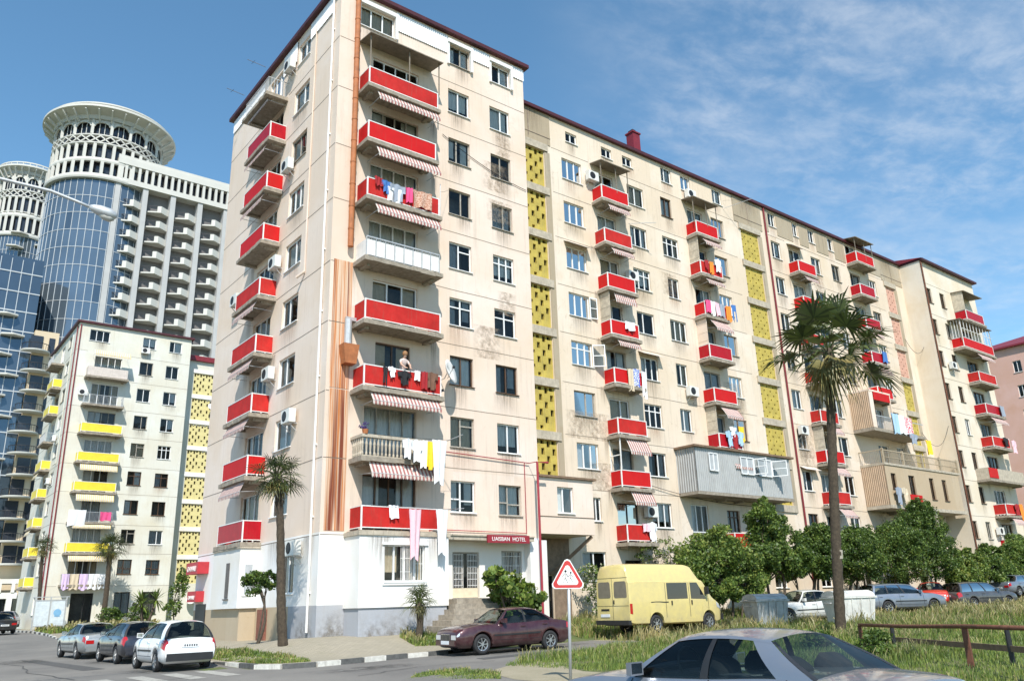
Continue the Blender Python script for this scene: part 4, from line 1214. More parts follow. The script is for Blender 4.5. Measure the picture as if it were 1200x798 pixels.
def crowned_cylinder(root, R_, z0, zg, levels, nb, na, seed):
    """glass drum with a pale crown of colonnades and round arches. levels: list of ring heights above zg"""
    rd = random.Random(seed)
    n = 48; floors = int((zg-z0)/3.25)
    m = MB()
    for j in range(floors):
        za, zb = z0+(zg-z0)*j/floors, z0+(zg-z0)*(j+1)/floors
        for k in range(n):
            a, b = 2*math.pi*k/n, 2*math.pi*(k+1)/n
            m.mi = rd.choice((0, 1, 1, 1, 2)) if rd.random() < .25 else 1
            t = rd.uniform(-.015, .015)
            m.quad((R_*math.cos(a)+t, R_*math.sin(a)+t, za), (R_*math.cos(b)+t, R_*math.sin(b), za), (R_*math.cos(b), R_*math.sin(b)+t, zb), (R_*math.cos(a), R_*math.sin(a), zb))
    build(m, 'curtain_wall', M_tg, root)
    m = MB()
    for j in range(floors+1):
        z = z0+(zg-z0)*j/floors; m.lathe([(R_+.02, z-.05), (R_+.07, z-.05), (R_+.07, z+.05), (R_+.02, z+.05)], n)
    for k in range(n):
        a = 2*math.pi*k/n; m.bar((R_*1.003*math.cos(a), R_*1.003*math.sin(a), z0), (R_*1.003*math.cos(a), R_*1.003*math.sin(a), zg), .10)
    build(m, 'mullions', plain('tower_mullion', (.45, .48, .50), .5), root)
    l0, l1, l2, l3, l4 = levels
    def ring(z, h, r, t=.5): 
        q = MB(); q.lathe([(r-t, z), (r+.02, z), (r+.12, z+h*.3), (r+.12, z+h*.7), (r+.02, z+h), (r-t, z+h)], 64, closed=True); return q
    core = MB(); core.lathe([(R_*.93, zg), (R_*.93, l3)], 48); build(core, 'crown_glazing', M_tdark, root, smooth=True)
    for z, h, r, nm in ((zg, .9, R_*1.06, 'ring_cornice'), (l1, .8, R_*1.03, 'ring_cornice'), (l2, .35, R_*1.02, 'ring_cornice'), (l2+1.6, .35, R_*1.02, 'ring_cornice'), ((l1+l2)/2-1.2, .3, R_*1.0, 'ring_cornice')):
        build(ring(z, h, r), nm, M_tw, root, smooth=False)
    m = MB()
    for k in range(nb):
        a = 2*math.pi*(k+.5)/nb; ca, sa = math.cos(a), math.sin(a)
        for za, zb, r in ((zg+.9, l1, R_*1.03), (l1+.8, l2, R_*1.0)):
            m.bar((r*ca, r*sa, za), (r*ca, r*sa, zb), .62, .5)
    build(m, 'colonnade', M_tw, root)
    # trellis band
    m = MB(); nt = nb
    for k in range(nt):
        a, b = 2*math.pi*k/nt, 2*math.pi*(k+1)/nt; r = R_*1.02
        m.bar((r*math.cos(a), r*math.sin(a), l2+.35), (r*math.cos(b), r*math.sin(b), l2+1.6), .2); m.bar((r*math.cos(b), r*math.sin(b), l2+.35), (r*math.cos(a), r*math.sin(a), l2+1.6), .2)
    build(m, 'trellis', M_tw, root)
    # arcade
    m = MB(); za = l2+1.95; hh = l3-za
    for k in range(na):
        a, b = 2*math.pi*k/na, 2*math.pi*(k+1)/na; r = R_*1.0
        P = lambda t, z, rr=r: (rr*math.cos(a+(b-a)*t), rr*math.sin(a+(b-a)*t), z)
        m.bar(P(0, za), P(0, l3), .62, .45)
        prev = None
        for q in range(11):
            th = math.pi*q/10; t = .5-.42*math.cos(th); zq = za+hh*.58+hh*.30*math.sin(th)
            if prev:
                m.bar(prev[0], P(t, zq), .3, .35)
                m.quad(prev[0], P(t, zq), P(t, l3), P(prev[1], l3))
            prev = (P(t, zq), t)
        for t in (.36, .64): m.bar(P(t, za, r*.97), P(t, za+hh*.8, r*.97), .1)
    build(m, 'arcade', M_tw, root)
    # flaring top
    m = MB(); Rc = R_*1.26
    m.lathe([(R_*.97, l3), (R_*1.03, l3+.1), (R_*1.05, l3+.8), (Rc*.97, l3+1.35), (Rc, l3+1.45), (Rc, l3+1.85), (Rc*.96, l3+1.9), (Rc*.94, l3+1.6), (R_*1.05, l3+1.2), (R_*1.03, l4-.1), (R_*.9, l4), (0, l4)], 64)
    m.lathe([(Rc*.90, l4-.15), (Rc*.925, l4-.15), (Rc*.925, l4+.12), (Rc*.90, l4+.12)], 64, closed=True)
    for k in range(32): a = 2*math.pi*k/32; m.bar((Rc*.912*math.cos(a), Rc*.912*math.sin(a), l3+1.5), (Rc*.912*math.cos(a), Rc*.912*math.sin(a), l4), .14)
    build(m, 'crown_cornice', M_tw, root)
    for k in range(32):
        a = 2*math.pi*k/32; m = MB(); m.bar((R_*1.03*math.cos(a), R_*1.03*math.sin(a), l3-.4), (Rc*.98*math.cos(a), Rc*.98*math.sin(a), l3+1.1), .22, .4); build(m, 'crown_bracket', M_tw, root)

rootT = thing('hotel_tower', 'tall hotel tower with round blue glass drum, arched white crown and grey balcony slab', 'tower', (12.27, 126, 0))
crowned_cylinder(rootT, 9.2, -1, 75.0, (75.0, 78.4, 82.0, 86.9, 89.6), 36, 18, 1)
x1, y0 = 46-12.27, -9.2
cols = [15.2, 20.0, 24.9, 29.85, 34.75]        # bays of the slab
for x in [12.85, 17.55, 22.45, 27.4, 32.3, 37.2]: m = MB(); m.box(x-12.27-.45, y0-.25, -1, x-12.27+.45, y0+2, 75.2); build(m, 'pilaster', M_twg, rootT)
m = MB(); m.box(12.5-12.27, y0+1.6, -1, x1, y0+14, 75.2); build(m, 'slab_core', plain('tower_back_wall', (.20, .19, .185), .8), rootT)
m = MB(); m.box(.1, y0-.45, 75.2, x1+.2, y0+14, 76.2); m.box(.1, y0-.45, 79.0, x1+.2, y0+14, 80.2); m.box(.1, y0-.3, 80.2, x1, y0+.1, 80.8)
for q in range(28): m.box(.2+q*1.16, y0-.35, 76.2, .2+q*1.16+.45, y0+.2, 79.0)
build(m, 'top_gallery', M_tw, rootT)
m = MB(); m.box(.3, y0+.8, 76.1, x1, y0+13, 79.1); build(m, 'gallery_glazing', M_tdark, rootT)
mbal = MB(); mbal.prism([(-1.95, 0), (1.95, 0), (1.95, -1.1), (.2, -2.2), (-1.95, -1.1)], 'z', -.25, 0)
mbal2 = MB(); mbal2.prism([(-.4, -1.86), (.2, -2.2), (1.95, -1.1), (1.95, -1.0), (.2, -2.08)], 'z', 0, 1.05)
mbal3 = MB()
for i in range(9): mbal3.box(-1.95+i*.19, -1.15-i*.085, 0, -1.91+i*.19, -1.11-i*.085, 1.05)
mbal3.bar((-1.95, -1.12, 1.05), (-.35, -1.86, 1.05), .08)
mw_ = MB(); mw_.box(-.9, 1.45, 0, 1.5, 1.58, 2.5)
mA, mB_, mC, mD = mbal.mesh('tower_balcony', M_tw), mbal2.mesh('parapet', M_tw), mbal3.mesh('railing_bars', M_dark), mw_.mesh('glazed_door', M_tg[0])
for cx in cols[:4]:
    for j in range(15):
        o = link('tower_balcony', mA, rootT, (cx-12.27+.25, y0+1.6, 71.3-j*3.0)); link('parapet', mB_, o); link('railing_bars', mC, o); link('glazed_door', mD, o, (0, -.05, 0))

rootT2 = thing('hotel_tower', 'smaller round glass tower half hidden behind the big hotel drum', 'tower', (3.9, 165, 0))
crowned_cylinder(rootT2, 5.6, -1, 78.5, (78.5, 83, 87.5, 93.0, 95.6), 26, 14, 2)
rootT3 = thing('hotel_tower', 'beige apartment tower with curved white balconies and tall dark windows', 'tower', (2.0, 112, 0))
m = MB(); m.box(1.0, 0, -1, 4.4, 10, 44); build(m, 'wall', M_beige, rootT3)
m = MB(); m.box(-16, 1, -1, .9, 12, 56); build(m, 'curtain_wall', M_tg[0], rootT3)
m = MB()
for j in range(22):
    if j < 17: m.box(-16.1, .9, 2+j*3.2, .95, .995, 2.18+j*3.2)
for j in range(11): m.box(-15.6+j*1.5, .88, -1, -15.5+j*1.5, .994, 55.5)
build(m, 'mullions', MATS['tower_mullion'], rootT3)
mcb = MB(); mcb.lathe([(0, -.12), (2.0, -.12), (2.05, 0), (2.05, .12), (0, .12)], 16, (0, 0, 0), 'z', a0=math.pi, a1=2*math.pi)
mcr = MB(); 
for k in range(15): a = math.pi+math.pi*k/14; mcr.bar((1.9*math.cos(a), 1.9*math.sin(a), .12), (1.9*math.cos(a), 1.9*math.sin(a), 1.1), .05)
mcr.tube([(1.9*math.cos(math.pi+math.pi*k/14), 1.9*math.sin(math.pi+math.pi*k/14), 1.1) for k in range(15)], .05, 6)
mdw = MB(); mdw.box(-.85, -.12, .12, .85, -.01, 2.7)
m1, m2, m3 = mcb.mesh('curved_balcony', M_tw), mcr.mesh('railing_bars', M_dark), mdw.mesh('glazed_door', M_tdark)
for j in range(2, 13):
    s_ = (0, .35, .7, .35)[j % 4]
    o = link('curved_balcony', m1, rootT3, (1.4+s_, -.02, 3.2*j+2)); link('railing_bars', m2, o); link('glazed_door', m3, o)
    for u in (3.9,) if j % 2 else (3.5,):
        mq = MB(); mq.box(u-.42, -.1, 3.2*j+2.1, u+.42, -.004, 3.2*j+4.6); build(mq, 'tall_window', M_tdark, rootT3)
mst = MB(); mst.prism([(-1.6, 0), (1.6, 0), (1.6, -.8), (0, -1.5), (-1.6, -.8)], 'z', -.12, .12); ms = mst.mesh('tower_balcony', M_tw)
for j in range(2, 15):
    for u in (-4.4, -8.2, -12.2):
        link('tower_balcony', ms, rootT3, (u+1.2+(j % 2)*1.3, .98, 3.2*j+1.2+(1.1 if u == -8.2 else 0)))
for j in range(12, 26):
    link('tower_balcony', ms, rootT2, (3.4+(j % 2)*.5, -4.4, 3.2*j+.5), R(35)); link('tower_balcony', ms, rootT2, (-1.5+(j % 3)*.5, -5.5, 3.2*j-1.0), 0)
# low arcade at its foot
m = MB(); m.box(-9, -6, 3.6, 3, -1, 4.4); m.box(-9, -6, 5.6, 3, -1, 6.2)
for q in range(8): m.box(-9+q*1.6, -6.1, 4.4, -8.6+q*1.6, -5.6, 5.6)
for q in range(4): m.box(-9+q*3.6, -6, -1, -8.3+q*3.6, -5.3, 3.6)
build(m, 'entrance_arcade', M_white, rootT3)
m = MB(); m.box(-8.8, -4.6, -1, 2.8, -1.2, 3.6); build(m, 'entrance_glazing', M_tdark, rootT3)

# ------------------------------------------------------------------ street furniture
def street_lamp():
    bx, by = -14.6, -9.35; g = ground_h(bx, by)
    t = thing('street_lamp', 'grey street lamp with a long bent arm reaching across the sky before the glass towers', 'street lamp', (bx, by, g))
    P = lambda x, y, z: (x-bx, y-by, z-g)
    m = MB(); m.tube([(0, 0, 0), (0, 0, 4), (0, 0, 9.8)], [.11, .09, .07], 12); m.tube([(0, 0, 0), (0, 0, .7)], .15, 12); build(m, 'pole', M_steel, t, smooth=True)
    m = MB(); m.tube([(0, 0, 9.7), P(-14.2, -9.37, 10.28), P(-13.4, -9.42, 10.42), P(-12.56, -9.47, 10.40), P(-11.55, -9.56, 10.36), P(-10.95, -9.62, 10.22), P(-10.62, -9.68, 10.12)], [.06, .05, .045, .042, .04, .036, .035], 10)
    build(m, 'arm', M_steel, t, smooth=True)
    a, b = Vector(P(-10.72, -9.67, 10.155)), Vector(P(-10.13, -9.78, 10.0)); d = (b-a)
    m = MB(); pts = [a+d*q for q in (0, .12, .35, .7, .92, 1.0)]; m.tube(pts, [.05, .09, .13, .14, .10, .03], 14)
    o = build(m, 'lamp_head', M_steel, t, smooth=True)
    m = MB(); m.tube([a+d*.38-Vector((0, 0, .075)), a+d*.55-Vector((0, 0, .105)), a+d*.75-Vector((0, 0, .105)), a+d*.9-Vector((0, 0, .07))], [.06, .09, .09, .05], 12)
    build(m, 'lamp_glass', plain('lamp_diffuser', (.45, .44, .40), .3), t, smooth=True)
street_lamp()

def warning_sign():
    x, y = -1.34, -15.4; g = ground_h(x, y)-.06; top = 2.86
    t = thing('traffic_sign', 'triangular red bordered children crossing sign on a grey pole', 'traffic sign', (x, y, g), R(-44))
    t.rotation_euler = (0, R(1.2), R(-44))
    m = MB(); m.tube([(0, .03, 0), (.02, .03, 2.5)], .034, 10); build(m, 'pole', M_steel, t, smooth=True)
    S = .70; h = S*.866; zb = 2.02
    def tri(q, s, y0, y1, ch):
        cz = zb+h*.37; pts = []
        for k in range(3):
            a = R(90+120*k); 
            for e in (-9, 0, 9):
                r_ = s*(.53 if e == 0 else .505); pts.append((math.cos(a+R(e))*r_, cz-.07+math.sin(a+R(e))*r_))
        q.prism(pts, 'y', y0, y1)
    m = MB(); tri(m, S*1.06, -.012, 0, 0); build(m, 'sign_plate', plain('sign_white', (.78, .78, .74), .4, var=.05), t)
    m = MB(); tri(m, S*.97, -.016, -.0125, 0); build(m, 'red_border', plain('sign_red', (.52, .04, .035), .4), t)
    m = MB(); tri(m, S*.70, -.02, -.0165, 0); build(m, 'white_field', MATS['sign_white'], t)
    m = MB(); cz = zb+h*.37-.085
    def kid(q, cx, s, mir):
        f = lambda a, b: (cx+a*s*mir, -.0225, cz+b*s)
        q.lathe([(0, -.001), (.036*s, -.001), (.036*s, .001), (0, .001)], 12, (cx+.01*s*mir, -.0225, cz+.20*s), 'y')
        q.bar(f(0, .16), f(0, .0), .07*s, .003)
        for a, b in (((.01, .01), (.075, -.14)), ((-.01, .01), (-.07, -.14)), ((.02, .14), (.09, .04)), ((-.02, .14), (-.09, .05))): q.bar(f(*a), f(*b), .032*s, .0034)
    kid(m, -.05, .74, 1); kid(m, .065, .58, 1)
    build(m, 'children_symbol', M_black, t)
warning_sign()

def dumpster(label, x, y, rz, w=1.5, mat=None):
    t = thing('dumpster', label, 'dumpster', (x, y, ground_h(x, y)), rz, 'dumpsters in the long grass')
    mat = mat or plain('dumpster_paint', (.66, .65, .60), .5, .05, var=.18, vscale=2, dirt=.55)
    m = MB(); d = 1.1
    P = [(-w*.44, -d*.4, .2), (w*.44, -d*.4, .2), (w*.44, d*.4, .2), (-w*.44, d*.4, .2), (-w*.5, -d*.5, 1.12), (w*.5, -d*.5, 1.12), (w*.5, d*.5, 1.12), (-w*.5, d*.5, 1.12)]
    m.add(P, [(0,3,2,1), (0,1,5,4), (1,2,6,5), (2,3,7,6), (3,0,4,7)])
    for q in range(4): x_ = -w*.36+q*w*.24; m.bar((x_, -d*.42, .25), (x_, -d*.51, 1.08), .05)
    m.box(-w*.53, -d*.54, 1.12, w*.53, d*.54, 1.18)
    build(m, 'body', mat, t)
    m = MB(); m.lathe([(0.0, 0), (d*.5, 0), (d*.5, w), (0, w)], 12, (0, 0, 0), 'z', a0=0, a1=math.pi)
    o = build(m, 'lid', mat, t, (-w/2, 0, 1.19)); o.rotation_euler = (R(90), 0, R(90)); o.scale = (1, .42, 1)
    m = MB()
    for sx in (-1, 1):
        for sy in (-1, 1): m = MB(); m.tube([(sx*w*.36-.03, sy*d*.32, .1), (sx*w*.36+.03, sy*d*.32, .1)], .1, 12); build(m, 'wheel', M_rubber, t)
        m = MB(); m.tube([(sx*w*.52, -.2, .95), (sx*(w*.52+.08), -.2, .95), (sx*(w*.52+.08), .2, .95), (sx*w*.52, .2, .95)], .02, 6); build(m, 'lifting_bar', M_steel, t)
dumpster('pale grey dumpster with a curved lid right of the tall palm trunk', 18.6, -10.2, R(-25), 1.75)
dumpster('dirty grey open dumpster just left of the tall palm trunk', 16.6, -7.6, R(-20), 1.5, plain('dumpster_dirty', (.42, .42, .40), .7, .1, var=.3, vscale=3, dirt=.9))

def railing():
    a, b = Vector((8.46, -16.45)), Vector((4.59, -21.03)); d = (b-a).normalized(); e = b+d*3.2; n = Vector((-d.y, d.x))
    if n.x < 0: n = -n
    t = thing('railing', 'rusty pipe railing on square posts standing in the grass', 'railing', (a.x, a.y, ground_h(a.x, a.y)))
    zt = .62
    L = lambda p, z: (p.x-a.x, p.y-a.y, z)
    m = MB(); m.tube([L(a, zt), L((a+b)/2, zt+.04), L(b, zt+.12), L(e, zt+.16)], .045, 10); build(m, 'top_rail', M_rustpipe, t, smooth=True)
    for p, z, w in ((a, zt, .09), (b, zt+.1, .11), (e, zt+.15, .1)):
        m = MB(); m.bar(L(p, -.3), L(p, z-.02), w, w*.6); build(m, 'post', M_rustpipe, t)
    t2 = thing('low_rail', 'low weathered plank rail on dark posts behind the rusty railing', 'railing', (a.x, a.y, ground_h(a.x, a.y)))
    q0, q1, q2 = a+n*.9+d*.1, b+n*.95-d*.3, e+n*.9
    m = MB(); m.bar(L(q0, .22), L(q1, .27), .05, .12); m.bar(L(q1, .27), L(q2, .3), .05, .12); build(m, 'plank', M_wood, t2)
    for p, z in ((q0-d*.2, .6), (q1+d*.1, .68)):
        m = MB(); m.tube([L(p, -.3), L(p, z)], .055, 8); build(m, 'post', M_dark, t2)
railing()

def billboard():
    x, y = -1.0, 45.5; g = ground_h(x, y)
    t = thing('poster_stand', 'framed street poster stand with pale posters by the far kerb', 'poster stand', (x, y, g), R(2))
    m = MB()
    for u in (-1.1, 0, 1.1): m.box(u-.04, -.04, -.2, u+.04, .04, 2.5)
    m.box(-1.3, -.03, 2.5, 1.3, .03, 2.56); m.box(-1.14, -.05, .35, 1.14, .05, .42); m.box(-1.14, -.05, 2.26, 1.14, .05, 2.33)
    build(m, 'frame', M_steel, t)
    pm = plain('poster_pale', (.62, .68, .70), .4, var=.2, vscale=3)
    for u in (-1.03, .06): m = MB(); m.box(u, -.02, .43, u+.97, .0, 2.25); build(m, 'poster', pm, t)
    m = MB(); m.lathe([(0, -.003), (.28, -.003), (.28, 0)], 20, (.55, -.021, 1.35), 'y'); m.box(.35, -.024, 1.05, .75, -.0235, 1.12); build(m, 'emblem', plain('poster_blue', (.20, .42, .62), .5), t)
billboard()

# hotel name over the porch
t = thing('shop_sign', 'narrow dark red hotel name sign over the porch door', 'sign', (7.23, -.84, 3.40))
m = MB(); m.box(0, -.06, 0, 2.28, 0, .33); build(m, 'sign_board', plain('sign_dark_red', (.28, .018, .03), .45), t)
o = bpy_text('LIAISBAN  HOTEL', t, (1.14, -.066, .085), R(90), 0, .235, M_white, 'lettering', .006, 'CENTER')

# poster in the window of the yellow block
# ------------------------------------------------------------------ vehicles
class Loft:
    def __init__(s, sec): s.sec = sec
    def mesh(s, xs, name, mats, cap=True):
        m = MB(); n = None; rows = []
        for x in xs:
            h = s.sec(x); pts = [(x, -y, z) for y, z in h]+[(x, y, z) for y, z in reversed(h) if abs(y) > 1e-6]
            rows.append(pts); n = len(pts)
        vs = [p for r_ in rows for p in r_]; fs = []
        for i in range(len(rows)-1):
            for k in range(n): a, b = i*n+k, i*n+(k+1) % n; fs.append((a, b, b+n, a+n))
        if cap: fs += [tuple(range(n)), tuple((len(rows)-1)*n+k for k in reversed(range(n)))]
        m.add(vs, fs)
        return m.mesh(name, mats, False)
    def pt(s, x, t, side, off=0.):
        """a point on the skin: t runs along the half section by vertex index"""
        h = s.sec(x); i = min(int(t), len(h)-2); f = t-i
        y = h[i][0]*(1-f)+h[i+1][0]*f; z = h[i][1]*(1-f)+h[i+1][1]*f
        dy, dz = h[i+1][0]-h[i][0], h[i+1][1]-h[i][1]; L = math.hypot(dy, dz) or 1
        ny_, nz_ = dz/L, -dy/L
        return Vector((x, side*(y+ny_*off), z+nz_*off))
    def patch(s, m, side, corners, off=.006, nu=8, nv=4):
        """skin-hugging patch; corners [(x,t)] around"""
        a, b, c, d = corners; vs = []
        for i in range(nu+1):
            for j in range(nv+1):
                u, v = i/nu, j/nv
                x = (a[0]*(1-u)+b[0]*u)*(1-v)+(d[0]*(1-u)+c[0]*u)*v; t = (a[1]*(1-u)+b[1]*u)*(1-v)+(d[1]*(1-u)+c[1]*u)*v
                vs.append(s.pt(x, t, side, off))
        m.add(vs, [(i*(nv+1)+j, (i+1)*(nv+1)+j, (i+1)*(nv+1)+j+1, i*(nv+1)+j+1) for i in range(nu) for j in range(nv)])

def interp(tab):
    X = [p[0] for p in tab]; Y = [p[1] for p in tab]
    n = len(X)
    sl = []
    for i in range(n):
        if i == 0: sl.append((Y[1]-Y[0])/(X[1]-X[0]))
        elif i == n-1: sl.append((Y[-1]-Y[-2])/(X[-1]-X[-2]))
        else:
            d0 = (Y[i]-Y[i-1])/(X[i]-X[i-1]); d1 = (Y[i+1]-Y[i])/(X[i+1]-X[i])
            sl.append(0 if d0*d1 <= 0 else 2*d0*d1/(d0+d1))
    def f(x):
        if x <= X[0]: return Y[0]
        if x >= X[-1]: return Y[-1]
        i = max(j for j in range(n-1) if X[j] <= x); h = X[i+1]-X[i]; t = (x-X[i])/h
        return (Y[i]*(1+2*t)*(1-t)**2+h*sl[i]*t*(1-t)**2+Y[i+1]*t*t*(3-2*t)+h*sl[i+1]*t*t*(t-1))
    return f

def wheel_meshes(r, w):
    key = ('wheel', r, w)
    if key not in _cache:
        m = MB(); m.lathe([(r*.64, -w/2), (r*.92, -w/2), (r, -w*.32), (r, w*.32), (r*.92, w/2), (r*.64, w/2), (r*.60, w*.3), (r*.60, -w*.3)], 28, closed=True, axis='y'); ty = m.mesh('tyre', M_rubber, True)
        m = MB(); m.lathe([(r*.64, -w*.47), (r*.58, -w*.44), (r*.56, -w*.2), (r*.56, w*.3), (r*.64, w*.45)], 28, axis='y')
        m.lathe([(0, -w*.44), (r*.14, -w*.44), (r*.16, -w*.36), (r*.0, -w*.3)], 16, axis='y')
        for k in range(7):
            a = 2*math.pi*k/7; m.bar((r*.1*math.cos(a), -w*.37, r*.1*math.sin(a)), (r*.60*math.cos(a), -w*.40, r*.60*math.sin(a)), r*.13, w*.12)
        rim = m.mesh('rim', M_alloy)
        m = MB(); m.lathe([(0, -w*.05), (r*.55, -w*.05)], 20, axis='y'); br = m.mesh('brake_disc', M_dark)
        _cache[key] = (ty, rim, br)
    return _cache[key]

def car(label, cat, loc, rz, paint, spec, name='parked_car', group=None, interior=False, plate=True):
    L, W, H, wb = spec['L'], spec['W'], spec['H'], spec['wb']
    fa = spec.get('fa', wb/2+.05); ra = fa-wb; r = spec.get('r', .31)
    t = thing(name, label, cat, loc, rz, group)
    zt = interp(spec['top']); hw = interp(spec['plan']); zb = interp([(-L/2, .34), (-L/2+.25, .22), (L/2-.3, .20), (L/2, .30)])
    boxy = spec.get('boxy', 0)
    def arch(x):
        z = 0
        for ax in (fa, ra):
            q = r+.055; dx = abs(x-ax)
            if dx < q: z = max(z, r+math.sqrt(q*q-dx*dx))
        return z
    def sec(x):
        w, top, bot = hw(x)*W/2, zt(x), zb(x); az = arch(x); lo = max(bot, az)
        zs = bot+.10; z1 = max(bot+.22, az+.015); z2 = top*.60+.10; z3 = top-.07
        z2 = max(z2, z1+.02); z3 = max(z3, z2+.02)
        cr = .03*(1 if boxy == 0 else .5)
        return [(0, lo if az else bot), (w*.80, lo), (w*.96, max(lo+.005, zs) if not az else lo+.003), (w*.995, z1), (w, z2), (w*.965, z3), (w*.91, top-.012), (w*.80, top+.004), (w*.4, top+cr), (0, top+cr*1.3)]
    lf = Loft(sec)
    st = set([-L/2+L*i/70 for i in range(71)])
    for ax in (fa, ra):
        for q in range(-14, 15): st.add(ax+(r+.055)*math.sin(q/14*math.pi/2)*.9999)
    me = lf.mesh(sorted(st), 'body', paint); smooth_by_angle(me, 40); link('body', me, t)
    # underbody filling the arches
    m = MB(); m.box(-L/2+.3, -W*.36, .2, L/2-.3, W*.36, .62); build(m, 'underbody', M_black, t)
    # cabin
    cb = spec['cab']; xf0, xf1, xr1, xr0 = cb['x']; wb_, wt = cb.get('wb', .90)*W/2, cb.get('wt', .66)*W/2
    zf0, zr0 = zt(xf0)-.02, zt(xr0)-.02; zs_ = cb.get('zs', zt((xf1+xr1)/2)-.01)
    Ht = H-.055
    def edge(s_):      # bottom and top point of the side surface at parameter s (0 front, 1 rear)
        xb = xf0-.10+(xr0+.06-xf0+.10)*s_; z0 = zt(xb)-.015
        xt = xf1+(xr1-xf1)*s_
        wbb = min(wb_, hw(xb)*W/2*.955)
        return Vector((xb, wbb, z0)), Vector((xt, wt*(1-.06*abs(2*s_-1)**3), Ht-.05*abs(2*s_-1)**2.2))
    def side_pt(s_, v, sd, off=0):
        a, b = edge(s_); p = a*(1-v)+b*v; p.y += .05*math.sin(math.pi*v)*.9-.0
        p.y = (p.y+off)*sd; return p
    def strip(m, s0, s1, v0, v1, sd, off, nu=8, nv=6, th=0):
        vs = [side_pt(s0+(s1-s0)*i/nu, v0+(v1-v0)*j/nv, sd, off) for i in range(nu+1) for j in range(nv+1)]
        m.add(vs, [(i*(nv+1)+j, (i+1)*(nv+1)+j, (i+1)*(nv+1)+j+1, i*(nv+1)+j+1) for i in range(nu) for j in range(nv)])
    pil = cb.get('pillars', [(0, .05), (.47, .51), (.93, 1.0)])
    m = MB()
    for sd in (1, -1):
        for s0, s1 in (pil[0], pil[-1]): strip(m, s0, s1, -.02, 1, sd, 0)
        strip(m, 0, 1, .93, 1.0, sd, 0.002, 20, 2)
    # front and rear screens + roof share one sheet
    def end_pt(s_, v, q):   # q -1..1 across
        l, rr = side_pt(s_, v, 1), side_pt(s_, v, -1); p = l*(1-(q+1)/2)+rr*((q+1)/2)
        bow = (1-q*q)*(.10 if s_ < .5 else -.05)*(1-v*.4); p.x += bow; return p
    def roof_pt(s_, q):
        l, rr = side_pt(s_, 1, 1), side_pt(s_, 1, -1); p = l*(1-(q+1)/2)+rr*((q+1)/2)
        p.z += (1-q*q)*(.055) ; 
        if s_ < .0001 or s_ > .9999: pass
        p.x += (1-q*q)*((.10 if s_ < .5 else -.05)*.6)*abs(2*s_-1)
        return p
    nu, nv = 16, 12
    vs = [roof_pt(i/nu, -1+2*j/nv) for i in range(nu+1) for j in range(nv+1)]
    m.add(vs, [(i*(nv+1)+j, (i+1)*(nv+1)+j, (i+1)*(nv+1)+j+1, i*(nv+1)+j+1) for i in range(nu) for j in range(nv)])
    def screen(q, s_, v0, v1, a, off=0):
        rows = []
        for j in range(7):
            v = v0+(v1-v0)*j/6
            row = []
            for i in range(13):
                p = end_pt(s_, v, -a+2*a*i/12)
                if j == 6 and v1 >= .999:
                    p2 = roof_pt(s_, -a+2*a*i/12); p = p2 if abs(v1-1) < 1e-6 else p
                p.x += off; row.append(p)
            rows.append(row)
        vs = [p for r_ in rows for p in r_]
        q.add(vs, [(j*13+i, j*13+i+1, (j+1)*13+i+1, (j+1)*13+i) for j in range(6) for i in range(12)])
    me = m.mesh('roof', paint); smooth_by_angle(me, 50); link('roof', me, t)
    g = MB(); screen(g, 0, 0, 1, .985); o = build(g, 'windscreen', M_carglass, t, smooth=True)
    g = MB(); screen(g, 1, 0, 1, .985); o = build(g, 'rear_window', M_carglass, t, smooth=True)
    # black surrounds of the screens
    for s_, off in ((0, .004), (1, -.004)):
        for sd in (1, -1):
            m = MB(); vs = []
            for j in range(9):
                v = j/8; 
                for q in (.90, .99): p = end_pt(s_, v*.985, sd*q); p.x += off; vs.append(p)
            m.add(vs, [(2*j, 2*j+1, 2*j+3, 2*j+2) for j in range(8)])
            build(m, 'screen_surround', M_black, t, smooth=True)
    for a, b in zip(pil[:-1], pil[1:]):
        for sd in (1, -1):
            g = MB(); strip(g, a[1], b[0], .0, .935, sd, -.012); build(g, 'side_window', M_carglass, t, smooth=True, normals=False)
    for sd in (1, -1):
        m = MB(); strip(m, pil[0][1], pil[-1][0], -.03, .015, sd, .004, 16, 1)
        for s0, s1 in pil[1:-1]: strip(m, s0, s1, 0, .94, sd, -.004)
        build(m, 'pillar_trim', M_black, t, normals=False)
    # interior
    m = MB(); xm = (xf0+xr0)/2; zbm = zt(xm)
    m.box(xr0+.15, -wb_*.86, zbm-.10, xf0-.25, wb_*.86, zbm+.012)
    for sx, ws in ((xm+.18, 0), (xm-.72, 1)):
        for sy in (-.36, .36):
            m.tube([(sx, sy, zbm-.05), (sx-.02, sy, zbm+.08), (sx-.05, sy, zbm+.15), (sx-.06, sy, zbm+.20)], [.2, .2, .17, .06], 14)
            if ws == 0: m.tube([(sx-.07, sy, zbm+.19), (sx-.075, sy, zbm+.24), (sx-.09, sy, zbm+.30), (sx-.095, sy, zbm+.335)], [.05, .105, .10, .04], 12)
    m.box(xf0-.42, -wb_*.84, zbm-.02, xf0-.2, wb_*.84, zbm+.05)
    build(m, 'seats', M_seat, t)
    if interior:
        m = MB(); pts = [(xm+.62+.04*math.sin(a), .36+.185*math.cos(a), zbm+.10+.17*math.sin(a)) for a in [2*math.pi*k/20 for k in range(21)]]
        m.tube(pts, .015, 6, False); m.bar((xm+.62, .19, zbm+.1), (xm+.62, .53, zbm+.1), .03); build(m, 'steering_wheel', M_black, t)
        m = MB(); m.box(xf1-.18, -.11, H-.19, xf1-.15, .11, H-.125); build(m, 'inner_mirror', M_black, t)
    # wheels
    ty, rim, br = wheel_meshes(r, .2)
